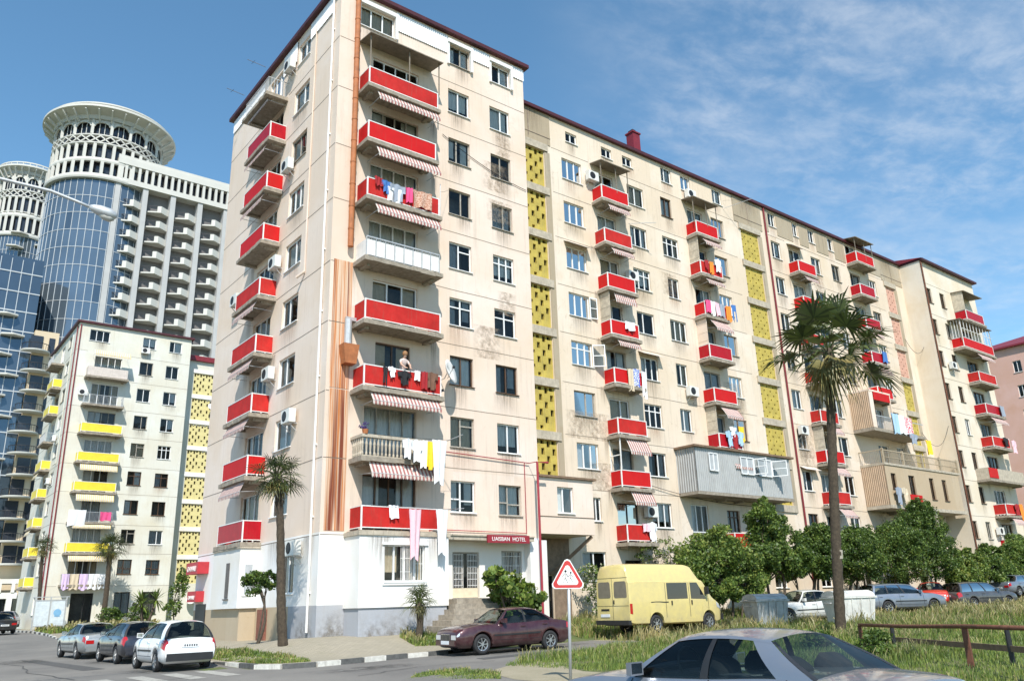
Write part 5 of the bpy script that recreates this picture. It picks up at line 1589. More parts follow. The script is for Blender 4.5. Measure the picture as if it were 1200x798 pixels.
    for ax in (fa, ra):
        for sd in (1, -1):
            wy = W/2*hw(ax)-.115
            o = link('wheel', ty, t, (ax, sd*wy, r), math.pi if sd > 0 else 0)
            link('rim', rim, o); link('brake_disc', br, o)
    # doors: shut lines, handles
    m = MB()
    doors = spec.get('doors', [xf0-.25, xm-.02, xr0+.35])
    for sd in (1, -1):
        for xd in doors: lf.patch(m, sd, [(xd, 3.0), (xd+.018, 3.0), (xd+.018, 5.9), (xd, 5.9)], .002, 1, 8)
        lf.patch(m, sd, [(ra+r+.1, 2.9), (fa-r-.1, 2.9), (fa-r-.1, 3.0), (ra+r+.1, 3.0)], .002, 6, 1)
    build(m, 'door_gap', M_black, t, normals=False)
    m = MB()
    for sd in (1, -1):
        for xd in doors[1:]: 
            p = lf.pt(xd+.16, 4.7, sd, .012); m.box(p.x-.09, p.y-.014, p.z-.016, p.x+.09, p.y+.014, p.z+.016)
    build(m, 'door_handle', paint if spec.get('ph', 1) else M_chrome, t)
    for sd in (1, -1): m = MB(); lf.patch(m, sd, [(ra+r+.12, 3.55), (fa-r-.12, 3.55), (fa-r-.12, 3.75), (ra+r+.12, 3.75)], .012, 8, 1); build(m, 'side_moulding', spec.get('mould', M_black), t, normals=False)
    # mirrors
    for sd in (1, -1):
        a, b = edge(.03); m = MB(); x = a.x-.20; z = a.z+.09
        m.add([(x-.05, sd*(a.y+.03), z-.05), (x+.09, sd*(a.y+.03), z-.04), (x+.09, sd*(a.y+.03), z+.07), (x-.05, sd*(a.y+.03), z+.09), (x-.04, sd*(a.y+.22), z-.055), (x+.05, sd*(a.y+.20), z-.05), (x+.05, sd*(a.y+.20), z+.08), (x-.04, sd*(a.y+.22), z+.09)],
              [(0,1,2,3),(4,7,6,5),(0,4,5,1),(1,5,6,2),(2,6,7,3),(3,7,4,0)])
        mo = build(m, 'door_mirror', paint, t)
        m = MB(); m.quad((x-.052, sd*(a.y+.05), z-.03), (x-.042, sd*(a.y+.205), z-.035), (x-.042, sd*(a.y+.205), z+.075), (x-.052, sd*(a.y+.05), z+.075)); build(m, 'mirror_glass', M_chrome, mo)
    # lights
    hl, tl = spec.get('hl', [(L/2-.09, 4.4), (L/2-.01, 4.35), (L/2-.01, 5.0), (L/2-.11, 5.05)]), spec.get('tl', [(-L/2+.01, 4.1), (-L/2+.22, 4.2), (-L/2+.20, 5.3), (-L/2+.01, 5.2)])
    for sd in (1, -1):
        m = MB(); lf.patch(m, sd, hl, .008); 
        w = hw(L/2)*W/2; zz_ = zt(L/2)
        m.box(L/2+.003, sd*w*.52, zz_-.17, L/2+.012, sd*w*.93, zz_-.03); build(m, 'headlight', M_lamp, t, normals=False)
        m = MB(); lf.patch(m, sd, tl, .008); w = hw(-L/2)*W/2; zz_ = zt(-L/2)
        if spec.get('tlback', True): m.box(-L/2-.012, sd*w*.55, zz_-.19, -L/2-.003, sd*w*.95, zz_-.05)
        build(m, 'tail_light', M_tail, t, normals=False)
    wf = hw(L/2)*W/2; zf = zt(L/2)
    m = MB(); gw = spec.get('grille', .42)*wf; m.box(L/2-.01, -gw, zf-.20, L/2+.016, gw, zf-.02)
    gp = build(m, 'radiator_grille', M_black, t)
    m = MB()
    for q in range(7): m.box(L/2+.0165, -gw+gw*2*q/6-.006, zf-.19, L/2+.022, -gw+gw*2*q/6+.006, zf-.03)
    m.box(L/2+.0165, -gw-.012, zf-.022, L/2+.024, gw+.012, zf+.0); build(m, 'chrome_bars', M_chrome, gp)
    m = MB(); m.box(L/2-.02, -wf*.9, .29, L/2+.035, wf*.9, .44); build(m, 'front_bumper', paint, t)
    m = MB(); wr = hw(-L/2)*W/2; m.box(-L/2-.04, -wr*.92, .30, -L/2+.02, wr*.92, .52); build(m, 'rear_bumper', spec.get('rb', paint), t)
    if plate:
        zp = zt(-L/2)-.20 if not spec.get('hatch') else .74
        m = MB(); m.box(L/2+.036, -.26, .33, L/2+.042, .26, .44); build(m, 'number_plate', M_plate, t)
        m = MB(); m.box(-L/2-.018, -.26, zp-.055, -L/2-.004, .26, zp+.055); p1 = build(m, 'number_plate', M_plate, t)
        m = MB()
        for q in range(6): m.box(-L/2-.0195, -.2+q*.07, zp-.03, -L/2-.0185, -.16+q*.07, zp+.03)
        build(m, 'plate_characters', M_black, p1)
    return t, lf

PLAN = [(-1, .86), (-.93, .93), (-.75, .985), (-.3, 1.0), (.4, 1.0), (.75, .975), (.93, .90), (1, .80)]
def sedan_spec(L=4.5, W=1.74, H=1.42, wb=2.69, **k):
    h = L/2
    s = dict(L=L, W=W, H=H, wb=wb, fa=wb/2+.02,
             top=[(-h, .78), (-h+.06, .90), (-h+.45, .955), (-h+1.0, .975), (-.2, .93), (.6, .91), (h-1.0, .90), (h-.35, .82), (h-.08, .73), (h, .64)],
             plan=[(x*h, y) for x, y in PLAN],
             cab=dict(x=(.98, .30, -.98, -1.58)))
    s.update(k); return s
def hatch_spec(L=3.95, W=1.70, H=1.46, wb=2.49, **k):
    h = L/2
    s = dict(L=L, W=W, H=H, wb=wb, fa=wb/2+.08,
             top=[(-h, .78), (-h+.04, .88), (-h+.2, .93), (-.6, .965), (.2, .95), (h-.85, .93), (h-.3, .83), (h-.06, .72), (h, .62)],
             plan=[(x*h, y) for x, y in [(-1, .90), (-.93, .97), (-.75, .995), (-.3, 1.0), (.4, 1.0), (.75, .965), (.93, .88), (1, .76)]],
             cab=dict(x=(1.0, .22, -h+.50, -h+.10), wt=.64, pillars=[(0, .05), (.44, .48), (.80, .84) if False else (.86, 1.0)]),
             tl=[(-h+.01, 4.0), (-h+.26, 4.2), (-h+.20, 6.8), (-h+.01, 6.4)], tlback=False, hatch=True)
    s.update(k); return s
def estate_spec(L=4.4, W=1.75, H=1.47, wb=2.6, **k):
    h = L/2
    s = hatch_spec(L, W, H, wb); s['cab'] = dict(x=(1.05, .35, -h+.45, -h+.12), wt=.66, pillars=[(0, .05), (.36, .39), (.68, .71), (.95, 1.0)]); s.update(k); return s

def gz(x, y, d=0): return (x, y, ground_h(x, y)+.006+d)
P_silver = carpaint('paint_pale_silver', (.21, .24, .285), .45, .25); P_white = carpaint('paint_white', (.78, .78, .77), 0, .1)
P_maroon = carpaint('paint_maroon', (.052, .008, .014), .3, .2); P_navy = carpaint('paint_dark_navy', (.022, .027, .042), .4, .15)
P_sil2 = carpaint('paint_grey_silver', (.34, .36, .36), .5, .2); P_red = carpaint('paint_bright_red', (.60, .035, .02), 0, .1)
P_grey = carpaint('paint_dark_grey', (.07, .073, .08), .4, .4); P_dirtyw = carpaint('paint_old_white', (.60, .60, .56), 0, .5)
P_lilac = carpaint('paint_lilac_silver', (.50, .48, .58), .4, .1); P_blk = carpaint('paint_black', (.015, .015, .017), .3, .1); P_van = carpaint('paint_pale_yellow', (.68, .55, .21), 0, .5)

car('pale blue silver sedan with a dusty roof in front of the tall grass', 'car', (-5.693, -23.101, -.81), 1.569, P_silver,
    sedan_spec(4.55, 1.80, 1.40, 2.7, cab=dict(x=(1.02, .28, -.95, -1.62), wb=.90, wt=.66, pillars=[(0, .055), (.44, .485), (.83, 1.0)])), interior=True)
car('maroon sedan with a chrome grille parked before the hotel steps', 'car', gz(4.04, -6.07), R(175.5), P_maroon,
    sedan_spec(4.5, 1.72, 1.42, 2.69, grille=.40, mould=M_black, cab=dict(x=(.92, .28, -.92, -1.62), wt=.66)))
car('white hatchback with a dark rear bumper at the head of the kerb row', 'car', gz(-5.15, -.41), R(89.2), P_white, hatch_spec(3.85, 1.66, 1.48, 2.45, rb=M_black), group='cars parked along the left kerb')
car('dark navy hatchback between the white hatchback and the silver sedan', 'car', gz(-4.9, 5.6), R(91), P_navy, hatch_spec(4.0, 1.68, 1.44), group='cars parked along the left kerb')
car('grey silver sedan at the front of the kerb row before the dark hatchback', 'car', gz(-5.05, 11.7), R(92), P_sil2, sedan_spec(4.7, 1.77, 1.42, 2.8), group='cars parked along the left kerb')
car('silver estate car behind the dumpsters, nose to the right', 'car', gz(29.5, -6.6, .1), R(-28), P_silver, estate_spec(), group='cars in the long grass')
car('small bright red hatchback between the silver estate and the dark grey car', 'car', gz(37.2, -4.6, .1), R(-150), P_red, hatch_spec(3.7, 1.6, 1.42, 2.35), group='cars in the long grass')
car('dusty dark grey estate car with black windows beside the red hatchback', 'car', gz(38.5, -6.6, -.05), R(-20), P_grey, estate_spec(4.5, 1.8, 1.5), group='cars in the long grass')
car('old boxy white sedan behind the palm trunk', 'car', gz(21.0, -6.4, .05), R(158), P_dirtyw, sedan_spec(4.1, 1.62, 1.44, 2.42, cab=dict(x=(.75, .25, -.85, -1.25), wt=.76, wb=.92)), group='cars in the long grass')
car('pale silver car half hidden by bushes beyond the dark grey estate', 'car', gz(50.5, -4.2, .3), R(-10), P_silver, sedan_spec(), group='cars in the long grass')
car('lilac silver hatchback on the far pavement by the off-white block', 'car', gz(-1.4, 63, .25), R(75), P_lilac, hatch_spec(), name='parked_car')
car('black car on the far road before the low white arcade', 'car', gz(-4.7, 43, .05), R(95), P_blk, sedan_spec(), name='parked_car')

def van():
    t = thing('parked_van', 'pale yellow high roofed van with a black side window', 'van', gz(12.26, -5.78, .17), R(-2.8))
    L, W, r = 5.2, 1.92, .33; h = L/2; fa, ra = 1.72, -1.22
    zt = interp([(-h, 2.40), (-h+.05, 2.50), (-h+.4, 2.56), (.6, 2.54), (1.0, 2.46), (1.22, 2.22), (1.80, 1.50), (1.98, 1.28), (h-.25, 1.08), (h-.05, .92), (h, .80)])
    hw = interp([(-h, .965), (-h+.1, .99), (-1.5, 1.0), (1.2, 1.0), (1.9, .97), (h-.2, .90), (h, .80)])
    zb = interp([(-h, .38), (-h+.3, .32), (h-.4, .28), (h, .34)])
    def arch(x):
        z = 0
        for ax in (fa, ra):
            q = r+.06; dx = abs(x-ax)
            if dx < q: z = max(z, r+.02+math.sqrt(q*q-dx*dx))
        return z
    def sec(x):
        w, top, bot = hw(x)*W/2, zt(x), zb(x); az = arch(x); lo = max(bot, az)
        f = min(1, max(0, (top-1.25)/1.25)); wt_ = w*(1-.16*f)
        zm = min(top-.12, 1.18); zz2 = min(top-.06, 1.86)
        z1 = max(bot+.25, az+.02)
        zm = max(zm, z1+.02); zz2 = max(zz2, zm+.02)
        fm = (zz2-zm)/max(.01, top-zm)
        return [(0, lo), (w*.85, lo), (w*.97, max(lo+.004, bot+.06)), (w*.995, z1), (w, zm), (w*.985, zz2), (w*.985*(1-f*.06), min(zz2+.03, top-.04)), (wt_*1.0, max(zz2+.05, top-.16)) if top > 1.9 else (w*.93, top-.03), (wt_*.88, top-.02), (wt_*.5, top+.02), (0, top+.03)]
    lf = Loft(sec)
    st = set([-h+L*i/90 for i in range(91)])
    for ax in (fa, ra):
        for q in range(-14, 15): st.add(ax+(r+.06)*math.sin(q/14*math.pi/2)*.9999)
    me = lf.mesh(sorted(st), 'body', P_van); smooth_by_angle(me, 35); link('body', me, t)
    m = MB(); m.box(-h+.2, -W*.38, .3, h-.3, W*.38, .75); build(m, 'underbody', M_black, t)
    M_vg = glass('van_glass', (.10, .12, .13), through=.75)
    M_vb = plain('van_black_glass', (.012, .013, .016), .06, var=.1, coat=1)
    for sd in (1, -1):
        m = MB(); lf.patch(m, sd, [(-.60, 4.06), (.54, 4.06), (.54, 4.95), (-.60, 4.95)], .006); build(m, 'side_window', M_vb, t, normals=False)
        m = MB(); lf.patch(m, sd, [(.72, 4.05), (1.62, 4.0), (1.12, 4.95), (.72, 4.95)], .006); build(m, 'door_window', M_vb, t, normals=False)
        m = MB()
        for xd in (-.70, .62, 1.72): lf.patch(m, sd, [(xd, 3.0), (xd+.02, 3.0), (xd+.02, 4.95), (xd, 4.95)], .003, 1, 8)
        lf.patch(m, sd, [(-1.5, 3.86), (-.55, 3.86), (-.55, 3.92), (-1.5, 3.92)], .008, 4, 1)
        lf.patch(m, sd, [(-h+.05, 5.02), (.9, 5.02), (.9, 5.1), (-h+.05, 5.1)], .003, 8, 1)
        build(m, 'door_gap', M_black, t, normals=False)
        m = MB()
        for xd in (-.4, .72): p = lf.pt(xd+.02, 3.9, sd, .015); m.box(p.x-.02, p.y-.015, p.z-.12, p.x+.03, p.y+.015, p.z+.04)
        build(m, 'door_handle', M_black, t)
        m = MB(); lf.patch(m, sd, [(-h+.015, 3.2), (-h+.13, 3.2), (-h+.13, 3.85), (-h+.015, 3.85)], .01); build(m, 'tail_light', M_tail, t, normals=False)
        m = MB(); lf.patch(m, sd, [(h-.35, 3.7), (h-.04, 3.7), (h-.06, 4.5), (h-.38, 4.6)], .01); build(m, 'headlight', M_lamp, t, normals=False)
        m = MB(); y = W/2; m.box(1.5, sd*(y+.03), 1.36, 1.58, sd*(y+.2), 1.66); m.bar((1.62, sd*(y-.02), 1.3), (1.55, sd*(y+.08), 1.42), .03); build(m, 'door_mirror', M_black, t)
    # windscreen on the sloping front
    m = MB(); vs = []
    for i in range(7):
        x = 1.27+.50*i/6
        for j in range(9):
            q = -1+2*j/8; w = hw(x)*W/2*(.84+.02*i/6)*.92; vs.append((x+.02*(1-q*q)+.012, q*w*.98, zt(x)+.028+.022*(1-q*q)))
    m.add(vs, [(i*9+j, i*9+j+1, (i+1)*9+j+1, (i+1)*9+j) for i in range(6) for j in range(8)]); build(m, 'windscreen', M_vb, t)
    m = MB()
    for a, b in ((-.82, -.10), (.10, .82)):
        m = MB(); m.prism([(a+.04, 1.32), (b-.04, 1.32), (b, 1.38), (b-.02, 1.86), (b-.08, 1.92), (a+.08, 1.92), (a+.02, 1.86), (a, 1.38)], 'x', -h-.008, -h-.001)
        build(m, 'rear_window', plain('dusty_van_glass', (.20, .175, .13), .35, var=.15), t)
    m = MB(); m.box(-h-.006, -.006, .5, -h-.001, .006, 2.05); m.box(-h-.006, -.9, 2.05, -h-.001, .9, 2.062); m.box(-h-.006, -.9, 1.02, -h-.001, .9, 1.03)
    m.box(-h-.03, -.10, 1.1, -h-.001, -.06, 1.24); build(m, 'door_gap', M_black, t)
    m = MB(); m.box(-h-.09, -.93, .34, -h+.05, .93, .50); build(m, 'rear_bumper', M_black, t)
    m = MB(); m.box(h-.05, -.82, .36, h+.08, .82, .60); build(m, 'front_bumper', M_black, t)
    m = MB(); m.box(-h-.02, .2, .62, -h-.0065, .72, .73); build(m, 'number_plate', M_plate, t)
    m = MB()
    for q in range(8): m.box(-h-.012, .22+q*.06, .85, -h-.002, .265+q*.06, .92)
    build(m, 'lettering', M_dark, t)
    ty, rim, br = wheel_meshes(r, .21)
    for ax in (fa, ra):
        for sd in (1, -1):
            o = link('wheel', ty, t, (ax, sd*(W/2-.14), r), math.pi if sd > 0 else 0); link('rim', rim, o); link('brake_disc', br, o)
van()

# ------------------------------------------------------------------ vegetation
def quads_mesh(name, V, mi, mats, tri=False):
    """V (n,k,3) array of separate faces"""
    n, k = V.shape[:2]
    me = bpy.data.meshes.new(name)
    me.vertices.add(n*k); me.vertices.foreach_set('co', V.reshape(-1).astype(np.float32))
    me.loops.add(n*k); me.loops.foreach_set('vertex_index', np.arange(n*k, dtype=np.int32))
    me.polygons.add(n); me.polygons.foreach_set('loop_start', np.arange(0, n*k, k, dtype=np.int32))
    try: me.polygons.foreach_set('loop_total', np.full(n, k, dtype=np.int32))
    except Exception: pass
    for m in mats: me.materials.append(m)
    me.polygons.foreach_set('material_index', mi.astype(np.int32))
    me.update(calc_edges=True); me.validate()
    return me
def leaves(centers, size, mats, weights, droop=.3, aspect=.55, up=.35):
    n = len(centers); d = rng.normal(size=(n, 3)); d[:, 2] -= droop; d /= np.linalg.norm(d, axis=1)[:, None]
    nrm = rng.normal(size=(n, 3)); nrm[:, 2] += up*2; nrm -= d*(nrm*d).sum(1)[:, None]; nrm /= np.linalg.norm(nrm, axis=1)[:, None]
    s = np.cross(d, nrm); L = size*rng.uniform(.6, 1.35, n)[:, None]; w = L*aspect
    V = np.stack([centers-d*L*.5, centers+s*w*.5+nrm*L*.06, centers+d*L*.5, centers-s*w*.5+nrm*L*.06], 1)
    mi = rng.choice(len(mats), n, p=np.array(weights)/sum(weights))
    return V, mi
L_dark = leafmat('leaf_dark', (.048, .092, .02)); L_mid = leafmat('leaf_mid', (.10, .175, .034)); L_light = leafmat('leaf_light', (.18, .27, .055))
L_yel = leafmat('leaf_yellow_green', (.26, .31, .075)); L_palm = leafmat('palm_leaf', (.085, .115, .034), .2, .4); L_palmy = leafmat('palm_leaf_dry', (.24, .21, .08), .2)
L_palmd = leafmat('palm_leaf_dark', (.04, .056, .02), .12, .4); L_white = leafmat('white_blossom', (.55, .55, .42), .3)
M_bark = plain('bark', (.085, .065, .045), .95, var=.4, vscale=9, bump=.8); M_palmbark = plain('palm_bark', (.070, .052, .034), .95, var=.5, vscale=11, bump=1.)
M_limewash = plain('limewashed_bark', (.42, .38, .30), .95, var=.35, vscale=7)

def clump_points(blobs, per, seed, shell=.35, sub=14, subr=.34):
    """blobs: (x,y,z,rx,ry,rz). Points gathered in sub-clumps spread over each blob so that gaps stay between"""
    g = np.random.default_rng(seed); out = []
    for (x, y, z, rx, ry, rz) in blobs:
        ns = sub
        u = g.normal(size=(ns, 3)); u /= np.linalg.norm(u, axis=1)[:, None]; rad = g.uniform(shell, 1.0, ns)[:, None]**.6
        cc = u*rad
        k = int(per/ns)
        for c in cc:
            p = g.normal(size=(k, 3)); p /= np.linalg.norm(p, axis=1)[:, None]; p *= (g.uniform(0, 1, k)[:, None]**.45)*subr*g.uniform(.7, 1.35)
            q = (c+p)*np.array([rx, ry, rz])+np.array([x, y, z]); out.append(q)
    return np.concatenate(out)

def tree(name, label, cat, base, trunks, blobs, per, size, mats, weights, seed, sub=16, subr=.34, aspect=.55, group=None, droop=.3, bark=None):
    t = thing(name, label, cat, base, 0, group)
    g = random.Random(seed)
    m = MB()
    for tr in trunks:                # (x,y,r, target x,y,z)
        x, y, r, tx, ty, tz = tr; pts = []; n = 7
        ox, oy = g.uniform(-.25, .25), g.uniform(-.25, .25)
        for i in range(n+1):
            f = i/n; b = math.sin(f*math.pi)
            pts.append((x+(tx-x)*f+ox*b, y+(ty-y)*f+oy*b, -.15+(tz+.15)*f))
        m.tube(pts, [r*(1-.6*i/n) for i in range(n+1)], 9)
        for bl in blobs:
            st = pts[g.choice((4, 5, 6))]
            for q in range(2):
                e = (bl[0]+g.uniform(-.5, .5)*bl[3], bl[1]+g.uniform(-.5, .5)*bl[4], bl[2]+g.uniform(-.2, .6)*bl[5])
                if math.dist(st, e) > 3.8: continue
                mid = tuple((a+b)/2+g.uniform(-.12, .12) for a, b in zip(st, e)); m.tube([st, mid, e], [r*.42, r*.28, r*.08], 6)
    build(m, 'trunk', bark or M_bark, t, smooth=True)
    P = clump_points(blobs, per, seed, sub=sub, subr=subr)
    V, mi = leaves(P, size, mats, weights, droop, aspect)
    link('crown', quads_mesh('crown', V, mi, mats), t)
    return t
MIX = [L_dark, L_mid, L_light, L_yel]
def gnd(x, y): return (x, y, ground_h(x, y))
# broad leafy trees in the yard, left of the tall palm
tree('leafy_tree', 'bright green bushy tree with several bare stems beside the yellow van', 'tree', gnd(20.2, -2.6),
     [(-.9, 0, .07, -1.2, .1, 2.0), (-.3, .2, .08, -.3, 0, 2.4), (.3, -.2, .07, .6, 0, 2.4), (.8, .1, .07, 1.4, .2, 2.1), (1.3, 0, .06, 2.0, 0, 2.0), (-1.4, .2, .05, -1.9, .1, 1.7)],
     [(-.6, 0, 2.9, 1.9, 1.5, 1.25), (.9, .1, 2.6, 1.6, 1.4, 1.2), (-1.9, .2, 2.3, 1.1, 1.0, .9), (.2, 0, 3.6, 1.3, 1.2, .8), (1.8, 0, 1.7, 1.1, 1.0, .9), (-.6, -.5, 1.6, 1.3, .8, .8)], 6500, .155, MIX, (1.6, 4, 5, 2), 11, 30, .32)
tree('leafy_tree', 'tall dark green tree with a pointed top right of the bushy tree', 'tree', gnd(25.2, -2.2),
     [(-.5, 0, .10, -.6, 0, 3.0), (.6, .1, .10, .8, 0, 3.0), (1.4, 0, .06, 1.9, 0, 2.2)],
     [(-.6, 0, 3.4, 1.6, 1.4, 1.3), (.7, 0, 3.4, 1.5, 1.3, 1.4), (-.2, 0, 4.7, 1.1, 1.0, 1.0), (1.8, 0, 2.6, 1.2, 1.1, .9), (-1.2, .1, 2.3, 1.0, 1.0, .8), (-.2, 0, 5.4, .5, .5, .6)], 6000, .155, MIX, (2.6, 5, 3.2, .8), 12, 26, .30)
# clipped round trees on leaning stems
for i, (x, y, hz, rr, lean, lab) in enumerate(((29.9, -1.9, 3.25, 1.60, -1.2, 'leftmost of the dense clipped round trees, partly behind the tall palm trunk'),
        (33.7, -2.1, 2.95, 1.85, -1.4, 'dense clipped round tree with a curved leaning stem, second from the palm trunk'),
        (38.2, -2.0, 3.20, 2.15, -1.3, 'widest dense clipped round tree, under the brown corrugated enclosure'),
        (42.9, -1.9, 3.85, 2.05, -1.0, 'tallest clipped tree with a cone shaped top under the terrace'))):
    bl = [(0, 0, hz, rr, rr, rr*.92), (rr*.35, 0, hz+rr*.35, rr*.7, rr*.7, rr*.65)]
    if i == 3: bl = [(0, 0, hz-.5, rr*1.1, rr, rr*.9), (0, 0, hz+.9, rr*.75, rr*.7, rr*.9), (.1, 0, hz+2.0, rr*.4, rr*.4, rr*.5)]
    tree('clipped_tree', lab, 'tree', gnd(x, y), [(lean, .1, .13, 0, 0, hz-rr*.3), (lean*.4, -.2, .10, .3, 0, hz-rr*.4)], bl, 15000, .13, MIX, (4.2, 4.5, 2.2, .3), 20+i, 110, .20, .6, 'row of clipped round trees')
# loose bushes at the right
for i, (x, y, z, rr, lab) in enumerate(((45.6, -3.0, 1.9, 1.5, 'yellowish green bush right of the clipped trees behind the red hatchback'), (48.6, -3.2, 2.3, 1.5, 'loose leafy tree before the end block drainpipe'),
        (52.5, -3.4, 2.3, 1.7, 'dark leafy bush over the half hidden pale silver car'), (55.6, -2.6, 3.0, 1.6, 'leafy shrub under the lowest red balconies of the end block'),
        (47.6, -6.9, .9, 1.0, 'low green shrub right of the dark grey estate car'))):
    tree('leafy_bush', lab, 'bush', gnd(x, y), [(-.3, 0, .06, -.4, 0, z), (.3, 0, .05, .5, .1, z)],
         [(0, 0, z, rr, rr*.8, rr*.75), (.5*rr, 0, z+.55*rr, rr*.6, rr*.6, rr*.5), (-.7*rr, 0, z-.2*rr, rr*.7, rr*.6, rr*.6)], 4600, .165, MIX, ((1, 3, 5, 3) if i == 0 else (3, 5, 4, 1)), 40+i, 26, .32)
# shrub by the hotel steps, flowering bushes at the passage, climbers on the wall
tree('fig_bush', 'broad leaved green bush beside the hotel steps above the maroon car', 'bush', gnd(7.5, -2.2), [(-.2, 0, .05, -.5, 0, 1.9), (.2, .1, .05, .5, 0, 1.6), (0, -.1, .04, -.9, 0, 2.1)],
     [(0, 0, 1.55, .95, .8, .75), (-.75, 0, 2.15, .5, .5, .4), (.85, 0, 1.35, .65, .6, .5), (.2, 0, .8, .8, .7, .5)], 620, .27, MIX, (1.2, 4, 5, 1.5), 51, 14, .36, .75)
tree('flowering_bush', 'pale flowering bush against the wall left of the yellow van', 'bush', gnd(14.7, .7), [(0, 0, .04, .1, 0, 1.7), (.3, 0, .03, .5, 0, 1.5)],
     [(.1, 0, 1.6, .9, .5, 1.0), (.4, 0, .9, .8, .5, .7), (-.4, -.1, 2.2, .7, .4, .4)], 560, .13, [L_mid, L_light, L_white], (3, 3, 4), 52, 18, .30)
tree('climbing_shrub', 'straggling climber with pale leaves on the wall above the van', 'bush', gnd(19.8, 1.0), [(0, .2, .03, .3, .4, 3.5), (-.8, .2, .03, -1.2, .4, 3.2), (.6, .2, .03, 1.2, .3, 4.4)],
     [(-.6, .2, 3.2, 1.0, .4, .5), (.7, .2, 3.6, .9, .4, .7), (1.4, .1, 2.8, .9, .4, .8)], 420, .14, [L_mid, L_light, L_yel, L_white], (2, 3, 2, 1), 53, 16, .32)
tree('ball_tree', 'small round topped tree on a thin stem at the corner pavement', 'tree', (-1.75, 1.13, pave_h(-1.75, 1.13)), [(0, 0, .06, 0, 0, 1.9), (.02, .02, .04, .25, 0, 1.9)],
     [(0, 0, 2.05, .62, .58, .48), (-.2, .1, 2.3, .4, .4, .3), (.35, 0, 2.2, .36, .36, .3)], 1500, .10, MIX, (4, 5, 2, .4), 54, 26, .30)
for i, (x, y, rr, lab) in enumerate(((8.9, -16.6, .42, 'dark leafy weed clump round the end post of the rusty railing'), (7.6, -15.6, .5, 'low leafy weeds behind the middle of the rusty railing'), (5.6, -18.3, .45, 'broad weeds before the low plank rail'))):
    tree('weed_clump', lab, 'weed', gnd(x, y), [(0, 0, .012, .1, 0, .3), (.1, 0, .012, -.1, .1, .3)], [(0, 0, .28, rr, rr, .26), (.3, .1, .2, rr*.7, rr*.7, .2)], 420, .10, MIX, (4, 5, 2, .5), 60+i, 14, .36, .6)
# small plants before the yellow block
tree('young_tree', 'slim light green young tree before the yellow block by the pierced stairwell', 'tree', (9.3, 48, ground_h(9.3, 48)), [(0, 0, .06, 0, 0, 3.0)],
     [(0, 0, 2.6, .8, .8, 1.2), (.2, 0, 3.9, .5, .5, .8), (-.3, 0, 1.4, .8, .8, .8)], 620, .22, MIX, (2, 4, 4, 1), 55, 18, .34)
for x, lab in ((4.3, 'low trimmed hedge bush behind the parked white hatchback'), (6.6, 'round low bush right of the hedge bush below the window poster')):
    tree('low_bush', lab, 'bush', (x, 50, ground_h(x, 50)), [(0, 0, .04, 0, 0, .6)], [(0, 0, .8, 1.0, .8, .75), (.6, 0, .7, .7, .7, .6)], 900, .2, MIX, (3, 5, 2, .3), 56, 20, .32)

